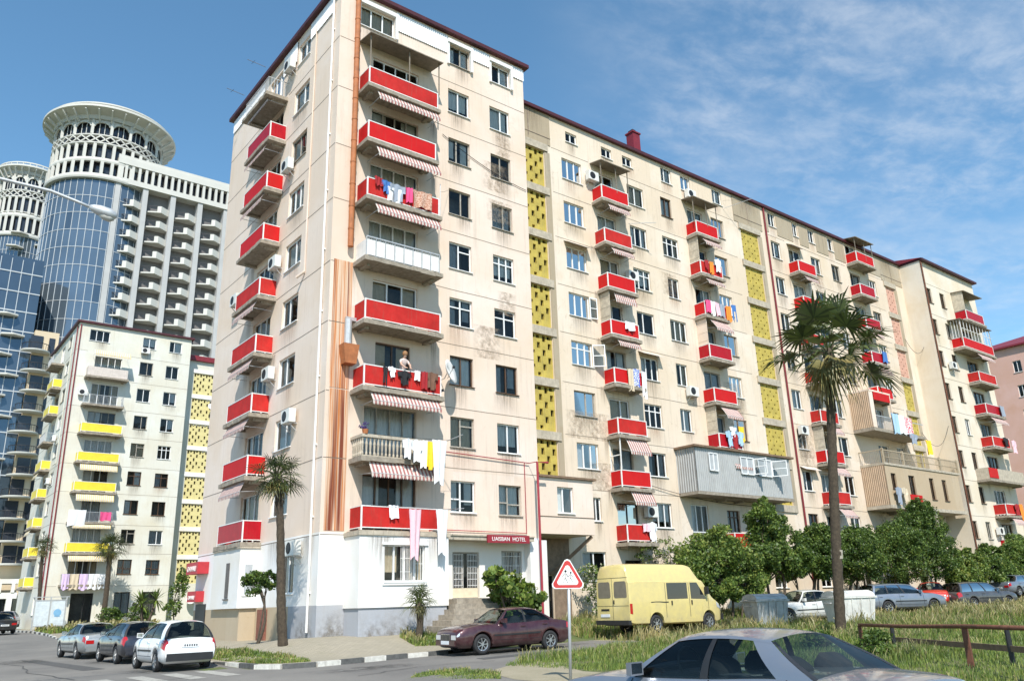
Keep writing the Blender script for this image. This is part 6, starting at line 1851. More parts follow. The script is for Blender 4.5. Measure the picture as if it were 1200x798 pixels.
def fan_palm(name, label, loc, H, r0, r1, nf, fl, seed, lean=(0, 0), skirt=10, whitewash=None, seg=16, up=1.0, pl=1.0):
    t = thing(name, label, 'palm tree', loc)
    g = random.Random(seed)
    m = MB(); pts = []; rs = []; n = max(8, int(H/.22))
    for i in range(n+1):
        f = i/n; pts.append((lean[0]*f+.05*math.sin(f*5+seed), lean[1]*f, -.2+(H+.2)*f)); rs.append((r0+(r1-r0)*f)*(1.06 if i % 2 else .95)*(1.25 if f > .93 and H > 5 else 1))
    m.tube(pts, rs, 12); 
    # rough stubs of old leaf stalks under the crown
    for k in range(int(40*min(1, H/5))):
        f = 1-.22*g.random()**1.5 if H > 5 else 1-.5*g.random(); a = g.uniform(0, 6.28); c = Vector((lean[0]*f, lean[1]*f, H*f)); r = r1*1.0
        m.bar(c+Vector((math.cos(a)*r*.8, math.sin(a)*r*.8, 0)), c+Vector((math.cos(a)*r*1.6, math.sin(a)*r*1.6, .16)), .05, .03)
    build(m, 'trunk', M_palmbark, t, smooth=True)
    if whitewash:
        m = MB(); a, b = whitewash; m.tube([(lean[0]*a/H, lean[1]*a/H, a), (lean[0]*b/H, lean[1]*b/H, b)], r0*1.09, 14, False); build(m, 'limewash_band', M_limewash, t, smooth=True)
    top = Vector((lean[0], lean[1], H))
    V = []; MI = []
    pet = MB()
    def fan(dirv, plen, R_, dry):
        d = dirv.normalized(); e = top+d*plen+Vector((0, 0, -.10*plen*plen*(1-d.z*.5)))
        pet.tube([top-Vector((0, 0, .12)), top+d*plen*.5+Vector((0, 0, .05)), e], [.03, .022, .014], 5)
        ref = Vector((0, 0, 1)); s = d.cross(ref); s = s.normalized() if s.length > .05 else Vector((1, 0, 0)); u = s.cross(d).normalized()
        nl = seg
        tw = g.uniform(-.5, .5); s, u = s*math.cos(tw)+u*math.sin(tw), u*math.cos(tw)-s*math.sin(tw)
        for k in range(nl):
            a = R(-125+250*k/(nl-1)); ld = d*math.cos(a)+s*math.sin(a)+u*(.16*abs(math.sin(a))+.05); ld.normalize()
            L = R_*(.72+.28*math.cos(a*.62))*g.uniform(.9, 1.05); wv = ld.cross(u); wv = wv.normalized()*R_*.044
            mid = e+ld*L*.55; tip = e+ld*L+Vector((0, 0, -g.uniform(.10, .42)*L*(2.2 if dry else 1)))
            V.append((e-wv*.25, mid-wv, mid+wv, e+wv*.25)); MI.append(dry if dry else (0 if g.random() < .65 else 1))
            V.append((mid-wv, tip-wv*.12, tip+wv*.12, mid+wv)); MI.append(dry if dry else (0 if g.random() < .65 else 1))
    for k in range(nf):
        a = 2.39996*k+g.uniform(-.2, .2); el = R(84-112*((k+.5)/nf)**.85*up)+g.uniform(-.08, .08)
        fan(Vector((math.cos(a)*math.cos(el), math.sin(a)*math.cos(el), math.sin(el))), fl*pl*g.uniform(.7, 1.15), fl*g.uniform(.85, 1.05), 0)
    for k in range(skirt):
        a = g.uniform(0, 6.28); el = R(g.uniform(-78, -40))
        fan(Vector((math.cos(a)*math.cos(el), math.sin(a)*math.cos(el), math.sin(el))), fl*.65, fl*.75, 2)
    build(pet, 'leaf_stalks', L_palm, t)
    V = np.array([[tuple(p) for p in q] for q in V]); link('crown', quads_mesh('crown', V, np.array(MI), [L_palm, L_palmd, L_palmy]), t)
    return t
fan_palm('palm_tree', 'tallest fan palm, with a dark trunk, standing in the tall grass', gnd(13.35, -12.84), 10.15, .18, .15, 19, 1.30, 3, (.5, -.85), 9, (2.55, 2.85), 22, 1.0, 1.12)
fan_palm('palm_tree', 'slim fan palm on the corner pavement before the gable', (-1.65, -1.16, pave_h(-1.65, -1.16)), 5.75, .17, .12, 26, .58, 4, (-.52, .25), 12, None, 14, 1.25)
fan_palm('palm_tree', 'small squat fan palm before the white hotel wall', (2.88, -2.5, pave_h(2.88, -2.5)), 1.35, .13, .12, 18, .42, 5, (0, 0), 9, None, 12)
fan_palm('palm_tree', 'fan palm before the yellow balconies of the off-white block', (4.75, 54, ground_h(4.75, 54)), 6.9, .24, .2, 26, .95, 6, (.05, 0), 8, None, 14, 1.1)
fan_palm('palm_tree', 'thin distant fan palm at the left corner of the off-white block', (-.7, 52, ground_h(-.7, 52)), 6.7, .16, .13, 20, .7, 7, (-.3, 0), 5, None, 12)
def spiky(label, loc, H, seed):
    t = thing('yucca_plant', label, 'plant', loc); g = random.Random(seed); m = MB(); V = []
    for q in range(3):
        top = Vector((g.uniform(-.5, .5), g.uniform(-.3, .3), H*g.uniform(.7, 1))); m.tube([(0, 0, -.1), tuple(top*.6), tuple(top)], [.09, .07, .05], 7)
        for k in range(42):
            a = g.uniform(0, 6.28); el = R(g.uniform(-40, 80)); d = Vector((math.cos(a)*math.cos(el), math.sin(a)*math.cos(el), math.sin(el))); s = d.cross(Vector((0, 0, 1))); s = (s.normalized() if s.length > .01 else Vector((1, 0, 0)))*.05
            L = g.uniform(.6, .95); V.append((top-s*.4, top+d*L*.5-s, top+d*L*.5+s, top+s*.4)); V.append((top+d*L*.5-s, top+d*L-Vector((0, 0, .1))-s*.1, top+d*L-Vector((0, 0, .1))+s*.1, top+d*L*.5+s))
    build(m, 'trunk', M_bark, t, smooth=True)
    V = np.array([[tuple(p) for p in q] for q in V]); link('leaves', quads_mesh('leaves', V, rng.integers(0, 2, len(V)), [L_palm, L_light]), t)
spiky('spiky yucca at the far end of the gable below the red shop fascia', (-.4, 21, ground_h(-.4, 21)), 2.3, 3)

# ------------------------------------------------------------------ grass (nobody could count the blades)
G_g = leafmat('grass_green', (.15, .23, .045), .3); G_l = leafmat('grass_light', (.27, .33, .08), .3); G_s = leafmat('grass_straw', (.33, .30, .14), .3); G_d = leafmat('grass_deep', (.045, .08, .015), .3)
def inpoly(P, poly):
    x, y = P[:, 0], P[:, 1]; c = np.zeros(len(P), bool); n = len(poly)
    for i in range(n):
        x1, y1 = poly[i]; x2, y2 = poly[(i+1) % n]
        k = ((y1 > y) != (y2 > y)) & (x < (x2-x1)*(y-y1)/((y2-y1) if y2 != y1 else 1e-9)+x1); c ^= k
    return c
def hmap(P, f): return np.array([f(a, b) for a, b in P])
def fbm(P, s, o): return np.array([mnoise.fractal(Vector((a*s+o, b*s, 0)), 1., 2., 3) for a, b in P])
def grass(name, label, poly, n, h0, h1, straw, seed, hf=None, w=.012, dense=1.0, avoid=()):
    g = np.random.default_rng(seed); p = np.array(poly); lo, hi = p.min(0), p.max(0)
    P = g.uniform(lo, hi, size=(int(n*2.5), 2)); P = P[inpoly(P, poly)]
    for cx, cy, rr in avoid: P = P[((P[:, 0]-cx)**2+(P[:, 1]-cy)**2) > rr*rr]
    P = P[:int(n*1.4)]
    nz = fbm(P, .45, 3.3*seed); nz2 = fbm(P, 1.6, 7.7)
    # thinner with distance from the camera; patchy
    d = np.hypot(P[:, 0]+13.8, P[:, 1]+29.4)
    keep = g.uniform(0, 1, len(P)) < np.clip(.75+nz2*.9, .12, 1); P, nz, d = P[keep], nz[keep], d[keep]
    P, nz, d = P[:n], nz[:n], d[:n]; k = len(P)
    z = hmap(P, hf or ground_h)
    H = g.uniform(h0, h1, k)*np.clip(1+nz*1.1, .35, 1.7); st = g.uniform(0, 1, k) < np.clip(straw+nz*.5, .02, .9)
    near = np.clip((np.hypot(P[:, 0]+13.8, P[:, 1]+29.4)-20)/14, 0, 1); H = H*(.55+.6*near); st = st & (g.uniform(0, 1, k) < .25+.9*near)
    H = np.where(st, H*1.3, H)
    a = g.uniform(0, 2*np.pi, k); ln = g.normal(0, .22, size=(k, 2))+np.array([.06, -.02])
    ww = w*g.uniform(.7, 1.5, k)*np.clip(d/26, .8, 2.2); dx, dy = np.cos(a)*ww, np.sin(a)*ww
    B = np.stack([P[:, 0], P[:, 1], z-.02], 1); M1 = B+np.stack([ln[:, 0]*H*.35, ln[:, 1]*H*.35, H*.62], 1); T = B+np.stack([ln[:, 0]*H, ln[:, 1]*H, H*.98], 1)
    s = np.stack([dx, dy, np.zeros(k)], 1)
    V1 = np.stack([B-s, B+s, M1+s*.8, M1-s*.8], 1); hd = np.where(st, .85, .12)[:, None]
    V2 = np.stack([M1-s*.8, M1+s*.8, T+s*hd, T-s*hd], 1)
    mi = np.where(st, 2, g.choice([0, 1, 3], k, p=[.5, .32, .18]))
    o = link(name, quads_mesh(name, np.concatenate([V1, V2]), np.concatenate([mi, mi]), [G_g, G_l, G_s, G_d]))
    return tag(o, label, 'grass', None, 'stuff')
meadow = [(.4, -10.8), (3.0, -9.4), (6, -8.7), (9.4, -8.0), (22, -7.6), (40, -8.1), (60, -8.7), (60, -14), (34, -22), (16, -28), (5, -27), (-1.5, -23.5), (-.6, -19), (.4, -17), (.5, -13.5)]
grass('tall_grass', 'tall uncut grass with straw coloured seed heads over the open plot', meadow, 300000, .10, .29, .025, 1, w=.0085, avoid=((13.35, -12.84, .3),))
grass('lawn_grass', 'shorter green grass in the yard along the foot of the wing', [(9.2, -4.4), (14, -3.9), (30, -3.6), (56, -4.6), (58, .8), (14.6, 1.5), (10.8, .8)], 42000, .08, .26, .12, 2)
grass('track_grass', 'dry sparse grass along the dirt track by the van', [(9.2, -8.0), (9.4, -4.7), (14, -4.1), (30, -3.9), (60, -5), (60, -8.6), (40, -8.0), (22, -7.5)], 26000, .06, .28, .55, 3)
grass('verge_grass', 'green verge grass behind the painted kerb round the two corner trees', [(-3.8, 5), (-3.8, -1), (-3.55, -3.7), (-3.1, -4.5), (-2.3, -4.7), (-1.9, -3.6), (-2.6, -1.4), (-2.9, 3)], 9000, .05, .14, .05, 4, pave_h)
grass('verge_grass', 'tuft of grass round the small squat palm', [(2.2, -3.4), (4.2, -3.6), (4.0, -1.9), (2.5, -1.8)], 2600, .06, .22, .08, 5, pave_h)
grass('verge_grass', 'small grassy island in the asphalt before the maroon car', [(-3.0, -11.4), (-1.9, -10.4), (-.9, -10.9), (-1.1, -12.6), (-1.8, -13.6)], 6500, .05, .16, .12, 6)
grass('verge_grass', 'grass strip at the far kerb by the poster stand', [(-2.1, 38), (2, 42), (8, 47), (8, 54), (0, 52), (-1.8, 46)], 7000, .1, .3, .1, 7, pave_h, .03)

# ------------------------------------------------------------------ grime: rain runs under sills and slabs, splashes at the foot, oil on the road
def grime_mat(name, c, strength, mode):
    m = bpy.data.materials.new(name); m.use_nodes = True
    n, l = m.node_tree.nodes, m.node_tree.links
    b = n['Principled BSDF']; b.inputs['Roughness'].default_value = .95; b.inputs['Base Color'].default_value = c+(1,)
    tcn = n.new('ShaderNodeTexCoord'); sp = n.new('ShaderNodeSeparateXYZ'); l.new(tcn.outputs['Generated'], sp.inputs[0])
    def mt(op, a, b_=None, c3=None):
        q = n.new('ShaderNodeMath'); q.operation = op; q.use_clamp = op != 'SUBTRACT'
        for i, v in enumerate((a, b_, c3)):
            if v is None: continue
            if isinstance(v, (int, float)): q.inputs[i].default_value = v
            else: l.new(v, q.inputs[i])
        return q.outputs[0]
    def edge(o): return mt('SUBTRACT', 1., mt('POWER', mt('ABSOLUTE', mt('MULTIPLY_ADD', o, 2., -1.)), 2.5)) if False else mt('MULTIPLY', mt('MULTIPLY', o, mt('SUBTRACT', 1., o)), 4.)
    oi = n.new('ShaderNodeObjectInfo'); ad = n.new('ShaderNodeVectorMath'); ad.operation = 'ADD'
    cx = n.new('ShaderNodeCombineXYZ'); l.new(mt('MULTIPLY_ADD', oi.outputs['Random'], 1., 0.), cx.inputs[0]); 
    sc = n.new('ShaderNodeVectorMath'); sc.operation = 'SCALE'; sc.inputs['Scale'].default_value = 37.; l.new(cx.outputs[0], sc.inputs[0])
    mp = n.new('ShaderNodeMapping'); mp.inputs['Scale'].default_value = (9, 9, .35) if mode == 'run' else (3, 3, 3); l.new(tcn.outputs['Object'], mp.inputs[0])
    l.new(mp.outputs[0], ad.inputs[0]); l.new(sc.outputs[0], ad.inputs[1])
    nz = n.new('ShaderNodeTexNoise'); nz.inputs['Scale'].default_value = 1.2; nz.inputs['Detail'].default_value = 6; nz.inputs['Roughness'].default_value = .7; l.new(ad.outputs[0], nz.inputs[0])
    mr = n.new('ShaderNodeMapRange'); mr.inputs[1].default_value = .40; mr.inputs[2].default_value = .66; l.new(nz.outputs['Fac'], mr.inputs[0])
    if mode == 'run': f = mt('MULTIPLY', edge(sp.outputs[0]), mt('POWER', sp.outputs[2], 1.3))
    elif mode == 'foot': f = mt('MULTIPLY', edge(sp.outputs[0]), mt('POWER', mt('SUBTRACT', 1., sp.outputs[2]), 1.5))
    else: f = mt('POWER', mt('MULTIPLY', edge(sp.outputs[0]), edge(sp.outputs[1])), 1.2)
    a = mt('MULTIPLY', mt('MULTIPLY', f, mr.outputs[0]), strength)
    l.new(a, b.inputs['Alpha'])
    return m
GR_run = grime_mat('grime_run', (.17, .125, .085), .75, 'run'); GR_rust = grime_mat('rust_run', (.30, .12, .04), .6, 'run'); GR_foot = grime_mat('foot_splash', (.20, .165, .115), .75, 'foot'); GR_oil = grime_mat('oil_mark', (.045, .043, .04), .75, 'spot')
GR_patch = grime_mat('weathered_patch', (.36, .28, .20), .6, 'spot2')
def grime(fc, u, z, w, h, mat, y=-.0055):
    key = ('grime', round(w, 1), round(h, 1), mat.name); w, h = round(w, 1), round(h, 1)
    if key not in _cache:
        q = MB(); q.quad((-w/2, 0, -h), (w/2, 0, -h), (w/2, 0, 0), (-w/2, 0, 0)); _cache[key] = q.mesh('grime_stain', mat, False, False)
    return fc.inst('grime_stain', _cache[key], u, y-random.uniform(0, .0015), z)
gr = random.Random(5); stained = {}
for fc, nmax, prob in ((A, 26, .8), (G, 16, .7), (B, 80, .95), (Dd, 24, .8), (AY, 22, .7)):
    ops = [o for o in fc.ops if o[2] > 3 and o[1]-o[0] < 2.3 and o[3]-o[2] < 1.7]; gr.shuffle(ops); c = 0
    for o in ops:
        if c >= nmax or gr.random() > prob: continue
        c += 1; w = (o[1]-o[0])*gr.uniform(.7, 1.25)
        grime(fc, (o[0]+o[1])/2+gr.uniform(-.2, .2), o[2]-.04, max(.5, w), gr.choice((.9, 1.1, 1.3, 1.4)), GR_rust if gr.random() < .16 else GR_run)
for fc, us in ((A, (5.1, 5.0, 1.0)), (B, (17.3, 19.9, 25.8, 28.3, 37.3, 39.8)), (G, (-9.1, -5.65)), (Dd, (59.6, 63.4))):
    for u in us:
        for k in range(1, 8):
            if gr.random() < .55: grime(fc, u, F(k)-.05, gr.choice((.4, .6)), gr.choice((1.2, 1.8)), GR_rust if gr.random() < .3 else GR_run)
for i in range(16): grime(B, gr.uniform(14.6, 53), gr.uniform(6, 27.6), gr.choice((1.6, 2.2)), gr.choice((1.5, 2.2)), GR_patch, -.0035) if True else None
for i in range(5): grime(A, gr.uniform(5.3, 9.8), gr.uniform(9, 27), gr.choice((1.2, 1.8)), gr.choice((1.2, 1.6)), GR_patch, -.0035)
for u in (12.6, 33, 52.4): grime(B, u, ZB-.05, 2.4, 1.6, GR_run, -.034)
for u in (.5, .9): grime(A, u, 1.06, 1.0, 1.1, GR_foot, -.006)
for u in (1.9, 3.0, 4.2): grime(E_ if False else Fac(rootA, (0, -1.21, 0), 0), u, .9, 1.6, 1.0, GR_foot, .052)
for u in (-1.4, -.7): grime(G, u, 1.05, 1.2, 1.3, GR_foot, -.006)
for u, z, w, h in ((2.0, 3.5, 1.4, 1.6), (4.4, 3.5, 1.0, 1.4)): grime(Fac(rootA, (0, -1.21, 0), 0), u, z, w, h, GR_run, -.004)
for u, z, w, h in ((-.9, 3.65, 1.2, 1.5), (-4.2, 3.65, 1.6, 1.3)): grime(G, u, z, w, h, GR_run, -.005)
for (x, y, w, d) in ((-6.8, -2.2, 1.6, 2.6), (-6.3, 5, 1.4, 3), (2.6, -7.4, 3.2, 1.6), (-9.5, -9.5, 3, 4), (-3.6, -8.4, 3.4, 1.8), (5.8, -6.6, 2.4, 1.6), (-8.6, 9, 2, 5)):
    q = MB(); q.quad((x, y, base_h(x, y)+.016), (x+w, y, base_h(x+w, y)+.016), (x+w, y+d, base_h(x+w, y+d)+.016), (x, y+d, base_h(x, y+d)+.016)); tag(build(q, 'road_stain', GR_oil, normals=False), kind='structure')
# cracks sealed with tar
for pts in ([(-12, -6), (-9.5, -5.2), (-7.8, -5.6), (-5.4, -4.6)], [(-3.2, -9.5), (-1.0, -8.6), (1.8, -9.2)], [(-8.2, -2), (-8.6, 3), (-8.1, 8), (-8.7, 15)]):
    q = MB(); rdm = random.Random(len(pts)); P = []
    for a, b in zip(pts[:-1], pts[1:]):
        for t_ in range(6): P.append((a[0]+(b[0]-a[0])*t_/6+rdm.uniform(-.07, .07), a[1]+(b[1]-a[1])*t_/6+rdm.uniform(-.07, .07)))
    for a, b in zip(P[:-1], P[1:]):
        d = Vector((b[0]-a[0], b[1]-a[1])).normalized()*.022; q.quad(*[(x, y, base_h(x, y)+.019) for x, y in ((a[0]-d.y, a[1]+d.x), (b[0]-d.y, b[1]+d.x), (b[0]+d.y, b[1]-d.x), (a[0]+d.y, a[1]-d.x))])
    tag(build(q, 'road_crack', MATS['asphalt_patch']), kind='structure')

# ------------------------------------------------------------------ washing on the lines
def wash(fc, rows, y):
    for (kind, label, u, z, w, h, mat, *e) in rows: cloth(fc, kind, label, u, e[1] if len(e) > 1 else y, z, w, h, mat, e[0] if e else 0)
ZR = lambda k: F(k)+.96
wash(A, [('hanging_shirt', 'blue shirt hung on the red balcony third from the top', 2.02, ZR(5)+.02, .42, .62, C_B), ('hanging_shirt', 'grey shirt on the rail between the blue shirt and the pink cloth', 2.55, ZR(5), .62, .85, C_G),
         ('hanging_sheet', 'white cloth trailing under the grey shirt', 2.42, ZR(5)-.25, .7, .72, C_W), ('hanging_towel', 'bright pink cloth on the red balcony third from the top', 3.14, ZR(5), .34, .72, C_P),
         ('hanging_rug', 'beige patterned rug over the red balcony third from the top', 3.85, ZR(5), .95, .82, C_RUG),
         ('hanging_towel', 'dark red bundle over the left end of the red balcony third from the top', 1.62, ZR(5)+.05, .38, .42, C_R)], -1.05)
wash(A, [('hanging_trousers', 'black trousers at the left of the line on the balcony with the person', 2.12, ZR(2)-.05, .22, .72, C_K), ('hanging_shirt', 'small white top beside the black trousers', 2.42, ZR(2), .28, .45, C_W),
         ('hanging_shirt', 'black shirt hung below the person on the balcony', 3.02, ZR(2)-.1, .48, .6, C_K), ('hanging_towel', 'small white cloth right of the black shirt', 3.65, ZR(2), .28, .42, C_W),
         ('hanging_shirt', 'dark brown shirt at the right end of the line', 4.35, ZR(2)+.05, .5, .75, C_BR), ('hanging_towel', 'dark red towel between the white cloth and the brown shirt', 3.98, ZR(2), .3, .75, C_R)], -1.06)
wash(A, [('hanging_shirt', 'white shirt at the left of the three on the baluster balcony', 3.05, F(1)+.80, .42, .8, C_W, 0, -1.35), ('hanging_shirt', 'white shirt in the middle on the baluster balcony', 3.4, F(1)+.78, .40, .9, C_W, 0, -1.4),
         ('hanging_towel', 'long white cloth left of the yellow cloth', 3.72, F(1)+.76, .34, 1.1, C_W, .2, -1.42), ('hanging_towel', 'bright yellow cloth on the baluster balcony', 4.02, F(1)+.74, .34, 1.1, C_Y, 0, -1.45),
         ('hanging_sheet', 'white sheet hanging from the pole at the right of the baluster balcony', 4.45, F(1)+.82, .72, 1.75, C_W, .35, -1.5)], -1.3)
wash(A, [('hanging_towel', 'small white cloth over the lowest long red balcony', 2.6, ZR(0), .42, .5, C_W), ('hanging_sheet', 'long pale pink sheet hanging below the lowest red balcony', 3.25, F(0)+.78, .55, 1.85, C_LP, .35, -1.6),
         ('hanging_sheet', 'long white sheet hanging at the right end of the lowest red balcony', 4.5, F(0)+.82, .56, 1.7, C_W, .45, -1.6)], -1.05)
wash(B, [('hanging_sheet', 'white square cloth on a small red balcony above the open casement', 18.9, ZR(4), .75, .5, C_W), ('hanging_towel', 'beige towel left of the blue checked one', 18.6, ZR(3), .4, 1.25, C_BE), ('hanging_towel', 'blue checked towel between two pale towels', 19.1, ZR(3)+.05, .5, 1.0, C_BW),
         ('hanging_towel', 'long white towel right of the blue checked one', 19.7, ZR(3), .42, 1.5, C_W), ('hanging_shirt', 'white and pink blouse at the lowest red balcony beside the van', 19.4, ZR(0)+.1, .6, .95, C_W), ('hanging_towel', 'pale pink cloth beside the white blouse', 18.9, ZR(0), .5, .4, C_LP)], -.92)
wash(B, [('hanging_towel', 'orange cloth on the upper crowded balcony', 26.9, ZR(6), .36, .85, C_O), ('hanging_shirt', 'white shirt beside the orange cloth on the upper crowded balcony', 27.6, ZR(6)+.35, .5, .9, C_W), ('hanging_towel', 'dark red cloth at the left of the orange cloth', 26.45, ZR(6), .3, .6, C_R),
         ('hanging_towel', 'pink towel at the left of the full washing line', 26.1, ZR(5), .45, .8, C_P), ('hanging_sheet', 'white sheet in the full washing line', 26.55, ZR(5)+.02, .42, .95, C_W), ('hanging_towel', 'pale pink towel in the full washing line', 27.0, ZR(5), .42, .85, C_LP),
         ('hanging_towel', 'grey towel in the full washing line', 27.5, ZR(5), .5, .85, C_G), ('hanging_towel', 'orange towel at the right of the full washing line', 28.15, ZR(5), .45, 1.05, C_O), ('hanging_trousers', 'blue trousers at the right end of the full washing line', 28.75, ZR(5)+.2, .38, 1.15, C_B),
         ('hanging_shirt', 'light blue shirt on the crowded lower balcony', 26.75, ZR(2)+.15, .5, .95, C_LB), ('hanging_shirt', 'dark red shirt in the middle of the crowded lower balcony', 27.3, ZR(2)+.0, .5, .9, C_R), ('hanging_shirt', 'white shirt above the dark red shirt on the crowded lower balcony', 27.2, ZR(2)+.45, .55, .6, C_W),
         ('hanging_shirt', 'turquoise shirt at the right of the crowded lower balcony', 27.85, ZR(2)+.2, .48, .85, C_LB), ('hanging_towel', 'mustard yellow cloth hung in the window beside the crowded lower balcony', 28.95, F(2)+1.7, .5, .95, C_Y, 0, -.3)], -.98)
wash(B, [('hanging_towel', 'blue cloth over a small red balcony behind the palm crown', 47.6, ZR(5)+.1, .7, .85, C_B), ('hanging_sheet', 'pale blue sheet hung from the brown loggia', 45.9, 13.6, .9, 1.5, C_LB, 0, -1.7), ('hanging_sheet', 'white sheet beside the pale blue one on the brown loggia', 46.9, 13.55, .9, 1.4, C_W, 0, -1.72), ('hanging_sheet', 'white cloth with red flowers on the brown loggia', 47.9, 13.5, 1.1, 1.4, C_ST, 0, -1.7), ('hanging_shirt', 'grey shirt below the flowered cloth on the brown loggia', 48.2, 12.3, .9, .8, C_G, 0, -1.75),
         ('hanging_shirt', 'dark green grey shirt hung at the corner of the lower brown enclosure', 43.9, 8.0, .7, 1.2, C_G, 0, -2.1), ('hanging_shirt', 'pale shirt beside the dark one at the corner of the lower brown enclosure', 44.7, 8.0, .7, 1.0, C_BE, 0, -2.1), ('hanging_towel', 'yellow cloth hung over the terrace railing', 50.5, 12.0, .8, 1.1, C_Y, 0, -1.7)], -.98)
wash(Dd, [('hanging_towel', 'orange cloth on the second balcony from the ground of the end block', 62.3, ZR(1), .6, 1.4, C_O), ('hanging_shirt', 'dark red shirt on the end block balcony left of the orange cloth', 61.4, ZR(1), .7, .9, C_R), ('hanging_shirt', 'black shirt on a red balcony of the end block', 62.0, ZR(3), .8, .8, C_K),
          ('hanging_towel', 'grey net cloth on the end block balcony above the black shirt', 62.6, ZR(4), .8, .9, C_G), ('hanging_shirt', 'striped pale shirt hung out right of the black shirt', 63.6, ZR(3)-.1, .7, 1.1, C_LP), ('hanging_shirt', 'pale pink shirt on the lowest end block balcony', 61.8, ZR(0), .6, .8, C_LP)], -1.1)
wash(AY, [('hanging_sheet', 'big white sheet on the off-white block above the palm', 1.75, F(2)+1.05, 1.5, 1.5, C_W, 0, -1.15), ('hanging_towel', 'red and pink cloth on the same balcony as the big white sheet', 4.2, F(2)+.95, .95, .8, C_P), ('hanging_sheet', 'lilac sheet at the left of the five lowest sheets', 1.5, F(0)+.92, .6, 1.35, C_LV), ('hanging_sheet', 'cream sheet second of the five lowest sheets', 2.2, F(0)+.92, .72, 1.35, C_BE),
          ('hanging_sheet', 'lilac sheet in the middle of the five lowest sheets', 3.0, F(0)+.92, .72, 1.4, C_LV), ('hanging_sheet', 'white sheet fourth of the five lowest sheets', 3.8, F(0)+.92, .8, 1.35, C_W), ('hanging_sheet', 'grey white sheet at the right of the five lowest sheets', 4.5, F(0)+.92, .6, 1.3, C_W)], -1.06)
# clothes poles and lines
def pole_line(fc, label, pts, lines, r=.016):
    t = thing('clothes_pole', label, 'clothes line', fac_world(fc, *pts[0]), fc.rz, 'clothes poles on the balconies')
    o = Vector(pts[0]); m = MB(); m.tube([Vector(p)-o for p in pts], r, 6); build(m, 'pole', M_steel, t)
    m = MB()
    for a, b in lines: m.tube([Vector(a)-o, (Vector(a)+Vector(b))/2-o-Vector((0, 0, .04)), Vector(b)-o], .006, 4)
    build(m, 'line', M_dark, t)
pole_line(A, 'steel pole with a line jutting from the right of the lowest red balcony', [(5.0, -.9, F(0)+.9), (5.2, -2.1, F(0)+.85)], [((1.3, -1.6, F(0)+.85), (5.1, -1.6, F(0)+.87))])
pole_line(A, 'steel pole with a line jutting from the right of the baluster balcony', [(4.95, -.9, F(1)+.86), (5.25, -2.0, F(1)+1.05)], [((1.5, -1.4, F(1)+.8), (5.1, -1.45, F(1)+.9))])
pole_line(A, 'thin pole standing at the right end of the balcony with the beige rug', [(4.85, -.96, F(5)+.1), (4.85, -.98, F(5)+1.7)], [((4.85, -.98, F(5)+1.3), (5.9, -.1, F(5)+2.1))])
pole_line(B, 'thin pole jutting right from a small balcony near the red flue chimney', [(20.0, -.4, F(6)+2.0), (21.6, -1.2, F(6)+2.2)], [((17.6, -.9, F(6)+1.6), (19.4, -.9, F(6)+2.1))])
pole_line(B, 'long thin pole at the attic beside the second stair panels', [(30.2, -.05, F(8)+.5), (31.4, -1.6, F(8)+.95)], [((30.2, -.05, F(8)+1.1), (31.4, -1.6, F(8)+1.0))])

# ------------------------------------------------------------------ air conditioners, dishes, flowers
AC = [(G, -4.7, F(6)+.55, 'air conditioner under a gable window, second window from the top'), (G, -5.55, F(4)+1.35, 'air conditioner beside the fourth gable balcony from the top, above the crack'), (G, -5.5, F(2)+1.5, 'air conditioner above the gable balcony third from the ground'),
      (G, -2.9, F(1)+1.85, 'air conditioner at the right of a gable window above the slim palm'), (G, -10.6, F(4)+1.05, 'air conditioner alone at the left edge of the gable'), (G, -1.75, 2.95, 'air conditioner low on the white ground floor of the gable'), (G, -5.2, F(8)+.95, 'air conditioner beside the top gable balcony under the eave'),
      (B, 24.7+1.7, 26.9-.62, 'air conditioner under an attic window of the wing'), (B, 24.6, F(3)+.30, 'air conditioner under a narrow window in the middle of the wing'), (B, 17.3, F(7)+1.3, 'air conditioner behind the top left red balcony of the wing'), (B, 20.1, F(5)+1.15, 'air conditioner between a small red balcony and its window, third from the top'),
      (B, 20.1, F(0)+1.4, 'air conditioner beside the lowest balcony behind the white blouse'), (B, 35.9, F(2)+1.9, 'air conditioner in the top of a window by the red drainpipe'), (Dd, 56.75, F(5)+.8, 'air conditioner between two windows of the end block, upper'), (Dd, 59.3, F(0)+1.3, 'air conditioner on the end block by the lowest balconies')]
for fc, u, z, lab in AC: make_ac(lab, fac_world(fc, u, 0, z), fc.rz)
for u, z, lab in ((6.3, 26.6, 'air conditioner under the attic window of the off-white block'), (7.9, 1.6, 'air conditioner between the ground floor windows of the off-white block'), (1.0, F(6)+.9, 'air conditioner left of the bar balcony of the off-white block')):
    make_ac(lab, fac_world(AY, u, 0, z), 0)
for z, lab in ((F(5)-.2, 'upper of the air conditioners on the side of the off-white block'), (F(3)+1.2, 'lower of the air conditioners on the side of the off-white block')):
    make_ac(lab, fac_world(GY, -4.4, 0, z), GY.rz)
make_dish('big white satellite dish right of the balcony with the person', fac_world(A, 5.45, -.05, F(2)+1.15), 0, .56, None, 15, 35)
make_dish('small dark satellite dish below the big white one', fac_world(A, 5.1, .3, F(2)+.15), 0, .16, M_dark, 20, 0)
make_dish('white satellite dish on the yellow pierced blocks by the gable edge', fac_world(W2, 14.2, 0, F(0)+.9), 0, .5, None, 30, 10)
make_dish('lower white satellite dish beneath the pierced blocks by the gable edge', fac_world(W2, 13.6, 0, 2.1), 0, .5, None, 30, -30)
make_dish('white satellite dish on the top pierced panels beside the gable edge', fac_world(W2, 14.0, 0, F(6)+1.4), 0, .45, None, 30, 0)
t = thing('potted_flower', 'potted purple flowers on the left corner of the baluster balcony', 'flower pot', fac_world(A, 1.32, -.95, F(1)+.885))
